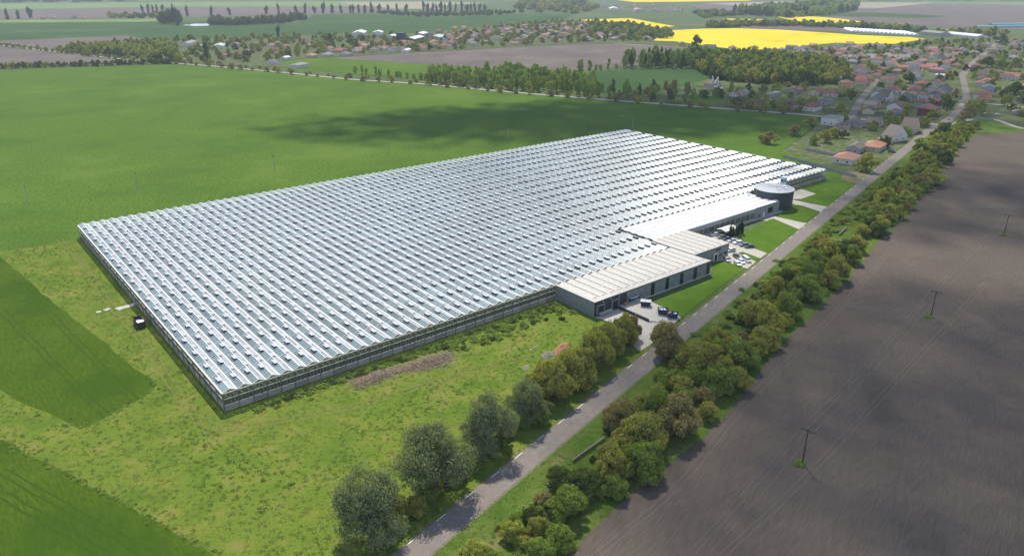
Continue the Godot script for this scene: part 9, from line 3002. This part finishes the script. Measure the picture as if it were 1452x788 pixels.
const LABELS := [
	"huge grey-green willow beside the road's nearest shaded dashes",
	"big grey-green willow between two willows",
	"grey-green willow at the dock end of the willows",
	"small grey-green willow next to the olive trees",
	"olive-green tree in the row beside the meadow",
	"large olive-green tree in the row beside the meadow",
	"mid-green tree in the row beside the meadow",
	"brownish budding tree in the row beside the meadow",
	"small mid-green tree in the row beside the meadow",
	"small green bush in the row beside the meadow",
	"green bush in the row beside the meadow",
	"small yellow-green tree in the row beside the meadow",
	"small olive-green tree in the row beside the meadow",
	"large brownish budding tree in the belt facing the olive trees",
	"large olive-green tree in the belt facing the willows",
	"large mid-green tree in the belt facing the olive trees",
	"large brownish budding tree in the belt facing the dock yard",
	"large mid-green tree in the belt facing the dock yard",
	"large olive-green tree in the belt facing the dock yard",
	"large olive-green tree in the belt facing the dock lawn",
	"large mid-green tree in the belt facing the dock lawn",
	"large olive-green tree in the belt facing the car park",
	"large mid-green tree in the belt facing the willows",
	"yellow-green tree in the belt beside the road's nearest dashes",
	"low yellow-green shrub in the belt beside the road's nearest dashes",
	"mid-green tree in the belt beside the road's nearest dashes",
	"low mid-green shrub in the belt beside the road's nearest dashes",
	"low dark green shrub in the belt beside the road's nearest dashes",
	"dark green tree in the belt facing the willows",
	"large yellow-green tree in the belt facing the salmon roofed house",
	"large brownish budding tree in the belt facing the salmon roofed house",
	"large yellow-green tree in the belt facing the round tank",
	"large mid-green tree in the belt facing the round tank",
	"dark green tree in the belt facing the round tank",
	"brownish budding tree in the belt facing the white hall",
	"small green bush in the belt by the village junction",
	"small green bush in the belt facing the white hall",
	"large mid-green tree in the belt facing the car park",
	"small green bush in the belt facing the car park",
	"mid-green tree in the belt facing the car park",
	"low brownish budding shrub in the belt by the village junction",
	"large olive-green tree in the belt facing the glasshouse end",
	"olive-green tree in the belt facing the salmon roofed house",
	"small green bush in the belt facing the glasshouse end",
	"large olive-green tree in the belt by the village junction",
	"dark green tree in the belt by the village junction",
	"large dark green tree in the belt facing the dock lawn",
	"olive-green tree in the belt facing the car park",
	"small brownish budding tree in the belt facing the glasshouse end",
	"olive-green tree in the belt facing the olive trees",
	"mid-green tree in the belt facing the salmon roofed house",
	"small yellow-green tree in the belt facing the glasshouse end",
	"olive-green tree in the belt facing the dock yard",
	"low brownish budding shrub in the belt facing the dock yard",
	"large olive-green tree in the belt facing the white hall",
	"large yellow-green tree in the belt by the village junction",
	"olive-green tree in the belt facing the round tank",
	"yellow-green tree in the belt facing the round tank",
	"yellow-green tree in the belt facing the salmon roofed house",
	"small green bush in the belt facing the round tank",
	"olive-green tree in the belt facing the dock lawn",
	"mid-green tree in the belt by the village junction",
	"yellow-green tree in the belt facing the glasshouse end",
	"mid-green tree in the belt facing the round tank",
	"large yellow-green tree in the belt facing the glasshouse end",
	"yellow-green tree in the belt by the village junction",
	"olive-green tree in the belt by the village junction",
	"large mid-green tree in the belt facing the glasshouse end",
	"brownish budding tree in the belt by the village junction",
	"yellow-green tree in the belt facing the dock lawn",
	"mid-green tree in the belt facing the dock yard",
	"green bush in the belt facing the dock yard",
	"dark green tree in the belt facing the salmon roofed house",
	"dark green tree in the belt facing the white hall",
	"dark green tree in the belt facing the glasshouse end",
	"small dark green tree in the belt facing the salmon roofed house",
	"low olive-green shrub in the belt by the village junction",
	"olive-green tree in the belt facing the glasshouse end",
	"brownish budding tree in the belt facing the glasshouse end",
	"mid-green tree in the belt facing the white hall",
	"large mid-green tree in the belt facing the salmon roofed house",
	"olive-green tree in the belt beside the road's nearest dashes",
	"brownish budding tree in the belt facing the olive trees",
	"mid-green tree in the belt facing the glasshouse end",
	"green bush in the belt by the village junction",
	"mid-green tree in the belt facing the olive trees",
	"small green bush in the belt facing the salmon roofed house",
	"brownish budding tree in the belt facing the round tank",
	"brownish budding tree in the belt facing the salmon roofed house",
	"small mid-green tree in the belt facing the dock lawn",
	"dark green tree in the belt facing the car park",
	"olive-green tree in the belt facing the white hall",
	"low yellow-green shrub in the belt by the village junction",
	"small green bush in the belt beside the road's nearest dashes",
	"large dark green tree in the belt by the village junction",
	"mid-green tree in the belt facing the dock lawn",
	"low dark green shrub in the belt facing the dock yard",
	"mid-green tree in the belt facing the willows",
	"low olive-green shrub in the belt facing the salmon roofed house",
	"green bush in the belt facing the glasshouse end",
	"low brownish budding shrub in the belt facing the round tank",
	"low mid-green shrub in the belt facing the olive trees",
	"low yellow-green shrub in the belt facing the round tank",
	"low mid-green shrub in the belt facing the glasshouse end",
	"small green bush in the belt facing the dock lawn",
	"low mid-green shrub in the belt facing the car park",
	"low olive-green shrub in the belt facing the round tank",
	"low mid-green shrub in the belt facing the round tank",
	"small green bush in the belt facing the dock yard",
	"low mid-green shrub in the belt facing the white hall",
	"low yellow-green shrub in the belt facing the glasshouse end",
	"low olive-green shrub in the belt beside the road's nearest dashes",
	"low olive-green shrub in the belt facing the olive trees",
	"low yellow-green shrub in the belt facing the dock yard",
	"low mid-green shrub in the belt facing the willows",
	"low yellow-green shrub in the belt facing the salmon roofed house",
	"low brownish budding shrub in the belt facing the willows",
	"small green bush in the belt facing the olive trees",
	"low mid-green shrub in the belt facing the salmon roofed house",
	"low olive-green shrub in the belt facing the dock yard",
	"low olive-green shrub in the belt facing the car park",
	"low olive-green shrub in the belt facing the white hall",
	"low mid-green shrub in the belt facing the dock lawn",
	"low yellow-green shrub in the belt facing the dock lawn",
	"low olive-green shrub in the belt facing the dock lawn",
	"low olive-green shrub in the belt facing the glasshouse end",
	"low yellow-green shrub in the belt facing the white hall",
	"low yellow-green shrub in the belt facing the willows",
	"low brownish budding shrub in the belt facing the glasshouse end",
	"low brownish budding shrub in the belt facing the olive trees",
	"large brownish budding tree near the grey brown roofed grey house",
	"brownish budding tree near the brown roofed cream house",
	"brownish budding tree near the grey brown roofed grey house",
	"large olive-green tree near the salmon roofed white house",
	"olive-green tree near the grey roofed white house",
	"large olive-green tree near the grey brown roofed grey house",
	"mid-green tree near the grey brown roofed grey house",
	"olive-green tree near the brown roofed cream house",
	"dark green tree near the brown roofed cream house",
	"large brownish budding tree near the dark red roofed white house",
	"large dark green tree near the dark red roofed white house",
	"large olive-green tree near the dark red roofed cream house",
	"large yellow-green tree near the brown roofed yellow house",
	"brownish budding tree near the dark red roofed white house",
	"dark green tree near the grey roofed cream house",
	"large olive-green tree near the brown roofed cream house",
	"large dark green tree near the grey brown roofed white house",
	"mid-green tree near the red roofed red brick house",
	"large dark green tree near the brown roofed white house",
	"large olive-green tree near the white roofed white house",
	"large dark green tree near the brown roofed cream house",
	"large mid-green tree near the brown roofed cream house",
	"large mid-green tree near the orange roofed yellow house",
	"large olive-green tree near the orange roofed yellow house",
	"large brownish budding tree near the dark red roofed red brick house",
	"large mid-green tree near the pink roofed cream house",
	"large dark green tree near the slate roofed grey house",
	"large dark green tree near the slate roofed cream house",
	"large dark green tree near the grey roofed white house",
	"maroon leaved tree near the brown roofed cream house",
	"small brownish budding tree of the avenue beside the ploughed field",
	"olive-green tree of the avenue beside the ploughed field",
	"brownish budding tree of the avenue beside the ploughed field",
	"yellow-green tree of the avenue beside the ploughed field",
	"small yellow-green tree of the avenue beside the ploughed field",
	"small olive-green tree of the avenue beside the ploughed field",
	"brownish budding tree of the avenue beside the wheat",
	"yellow-green tree of the avenue beside the wheat",
	"small olive-green tree of the avenue beside the wheat",
	"small brownish budding tree of the avenue beside the wheat",
	"olive-green tree of the avenue beside the wheat",
	"small yellow-green tree of the avenue beside the wheat",
	"short rounded poplar in the middle of the strip wood beyond the avenue",
	"medium tall rounded poplar in the middle of the strip wood beyond the avenue",
	"short rounded poplar in the strip wood before the shaded green field",
	"medium tall rounded poplar in the strip wood before the shaded green field",
	"short rounded poplar at the bright green field's end of the strip wood",
	"medium tall rounded poplar at the bright green field's end of the strip wood",
	"slim young rounded poplar in the middle of the strip wood beyond the avenue",
	"slim young rounded poplar in the strip wood before the shaded green field",
	"short rounded poplar in the copse beside the shaded green field",
	"slim young rounded poplar in the copse beside the shaded green field",
	"medium tall rounded poplar in the copse beside the shaded green field",
	"tall rounded poplar in the copse beside the shaded green field",
	"very tall rounded poplar in the copse beside the shaded green field",
	"slim young rounded poplar at the bright green field's end of the strip wood",
	"dark poplar of the short row beside the pale strip",
	"dark poplar standing above the pond thicket",
	"dark poplar of the loose row behind the pond",
	"dark poplar of the loose row beyond the thicket",
	"dark poplar of the long row beyond the dark green field",
	"dark poplar of the row beside the pale far field",
	"dark poplar of the dense row round the pink farm",
	"dark poplar of the sparse row by the far hamlet",
	"dark poplar of the row behind the yellow fields",
	"dark poplar among the western village gardens",
	"dark poplar behind the western village gardens"]
const GROUPS := [
	"trees along the near side of the road",
	"trees of the roadside belt",
	"trees of the village",
	"trees of the avenue",
	"trees of the field hedge",
	"trees of the poplar wood",
	"distant poplar rows"]
const GARDEN_AREAS := [
	[[[254, -611.5], [236.2, -638.5], [177.9, -691.5], [162, -708.2], [213.4, -838.3], [256.8, -826.7], [325.9, -826.7], [385.9, -887.9], [453.8, -1040.4], [407.7, -1158.4], [505.1, -1305.3], [649.4, -1333.3], [801.1, -1458.2], [985.3, -1493], [1024.9, -1347.8], [499.9, -635], [420.1, -611.5], [404, -635], [331.1, -571.9], [222.8, -437.7], [226, -507.8]], 12, 5, 10, 3.2, 6, ["olive", "green", "dark", "green", "dark", "brown", "yellow", "bush"], 430],
	[[[-693.1, -1180.6], [-685.3, -1377.7], [-677.8, -1458.2], [-543.7, -1511.1], [-440.8, -1587.7], [-333.8, -1628.8], [-179.3, -1567.8], [-10.4, -1927.4], [146.2, -2193.7], [207.7, -2019.5], [301.8, -1717.8], [268.3, -1475.4], [134.9, -1424.9], [29.8, -1362.6], [-122.5, -1265.3], [-244.4, -1180.6], [-300.9, -1147.6], [-333.3, -1096.4], [-379.1, -1040.4], [-467.2, -1067.7], [-519, -1106.3]], 18, 6.5, 13, 4, 8, ["olive", "green", "dark", "brown", "yellow", "olive", "green"], 520]]
const WOOD_AREAS := [
	[[[265.3, -1116.3], [344, -1158.4], [393.4, -1116.3], [429.6, -1077.1], [430.2, -1006], [399.7, -901.2], [335.8, -832.5], [277.6, -844.2], [233.7, -887.9], [240.1, -1006]], 9, 9, 15, 5, 7.5, ["olive", "green", "dark", "dark"], 900],
	[[[-739.5, -1252.5], [-678.1, -1362.6], [-629.3, -1393.1], [-555.8, -1278.4], [-479.2, -1096.4], [-538.9, -1116.3], [-655.2, -1180.6]], 11, 8, 14, 5, 8, ["olive", "green", "yellow", "olive", "dark"], 160],
	[[[201.4, -1957.2], [268.1, -1927.4], [314.3, -1790.9], [343.9, -1694.7], [311.2, -1529.5], [236.1, -1493], [182.7, -1694.7]], 18, 10, 18, 8, 12, ["dark", "green", "olive"], 120],
	[[[768.2, -2400], [731.6, -2594.6], [838.3, -2886.3], [1064.1, -3094.4], [1401.9, -3614.2], [1634.1, -3944.5], [1496.9, -3422.8], [1199.3, -2762.2], [972.4, -2493.6], [834.8, -2355.7]], 30, 18, 30, 14, 22, ["dark", "poplar", "green"], 260],
	[[[484.1, -1957.2], [599.7, -2052.1], [681.4, -2019.5], [760.7, -1987.8], [864.4, -1898.5], [913.8, -1790.9], [896.5, -1694.7], [889.2, -1741.5], [811.6, -1816.7], [703.2, -1927.4], [572.9, -1898.5], [473.2, -1843.2]], 22, 9, 15, 9, 14, ["dark", "green", "olive"], 170],
	[[[-788.4, -2052.1], [-723.7, -2052.1], [-661.3, -2120.6], [-616, -2313], [-588.9, -2271.9], [-603.4, -2052.1], [-699.7, -1957.2], [-752.7, -1957.2]], 24, 14, 22, 11, 16, ["dark"], 80],
	[[[-907.3, -2019.5], [-970.1, -2193.7], [-940.5, -2193.7], [-839.6, -1987.8]], 18, 22, 34, 12, 16, ["dark"], 12],
	[[[-510.4, -2762.2], [-386.7, -2594.6], [-196.5, -2543.1], [-85.6, -2648.2], [34, -2704], [-58.3, -2493.6], [-271.9, -2400], [-433.3, -2594.6]], 30, 8, 14, 9, 13, ["dark"], 120],
	[[[50.8, -4068.2], [355.6, -3828], [343.6, -3094.4], [219, -2594.6], [82.5, -2704], [11.1, -3094.4]], 42, 14, 24, 13, 20, ["dark", "green", "olive"], 120],
	[[[-3838.9, -4650.9], [-2146, -4490.3], [-1916.5, -4005.4], [-2277, -3828], [-3165.9, -3828]], 70, 14, 24, 20, 32, ["dark"], 160],
	[[[-2303.7, -4823.4], [3239.2, -5008.9], [4345.8, -5008.9], [3899.7, -4490.3], [2677.7, -4133], [696.7, -4490.3], [-2075, -4340.3]], 110, 18, 30, 30, 48, ["dark"], 220],
	[[[-1290.6, -2493.6], [-1178.6, -2493.6], [-1155.3, -2648.2], [-1057.5, -2445.9], [-1094.7, -2313], [-1188.4, -2313]], 34, 8, 13, 9, 14, ["olive", "dark"], 50],
	[[[570.3, -2313], [616.3, -2704], [744.2, -2822.9], [748.4, -2493.6], [612.9, -2400]], 30, 8, 13, 9, 14, ["dark", "green"], 60],
	[[[927.2, -1694.7], [1078.3, -1741.5], [1026.9, -1608], [908.6, -1529.5], [866.7, -1567.8]], 24, 8, 13, 8, 12, ["dark", "olive"], 50]]
const HOUSE_AREAS := [
	[[[-122.4, -1567.8], [-10, -1843.2], [192.5, -2052.1], [263.7, -1672.2], [260, -1458.2], [225.7, -1424.9], [136.4, -1441.4], [23.8, -1377.7], [-78.6, -1305.3], [-246.6, -1192.1], [-281.6, -1252.5], [-215.3, -1424.9]], 26, 0, 1, 0, 1, ["a"], 110],
	[[[349, -3422.8], [704.1, -3515.9], [753.4, -3250.5], [567.8, -2704], [431.1, -2762.2], [328.1, -2952.5]], 60, 0, 1, 0, 1, ["a"], 45],
	[[[434, -1203.7], [594.5, -1305.3], [657.1, -1252.5], [728.6, -1278.4], [900.1, -1424.9], [921.2, -1393.1], [706.6, -1058.4], [535.3, -943.5], [476.5, -1006]], 21, 0, 1, 0, 1, ["a"], 70]]
const CLOUDS := [
	[-53.44, -586.54, 165, 85, 1, 4],
	[43.68, -624.7, 165, 105, 1.5, 4],
	[156.25, -652.81, 180, 120, 1.5, 4],
	[255.82, -691.47, 190, 150, 0.8, 4],
	[415.21, -734.66, 150, 200, 0.4, 4],
	[135.7, -159.97, 125, 115, 0.75, 2.2],
	[261.78, -383.34, 140, 90, 0.6, 2.6]]
const CLOUD_LABELS := [
	"small cloud shading the middle of the wheat field",
	"cloud shading the wheat behind the greenhouse",
	"cloud shading the wheat before the avenue",
	"cloud shading the wood and village edge",
	"cloud shading the middle of the village",
	"cloud shading the near ploughed field",
	"cloud shading the head of the ploughed field"]
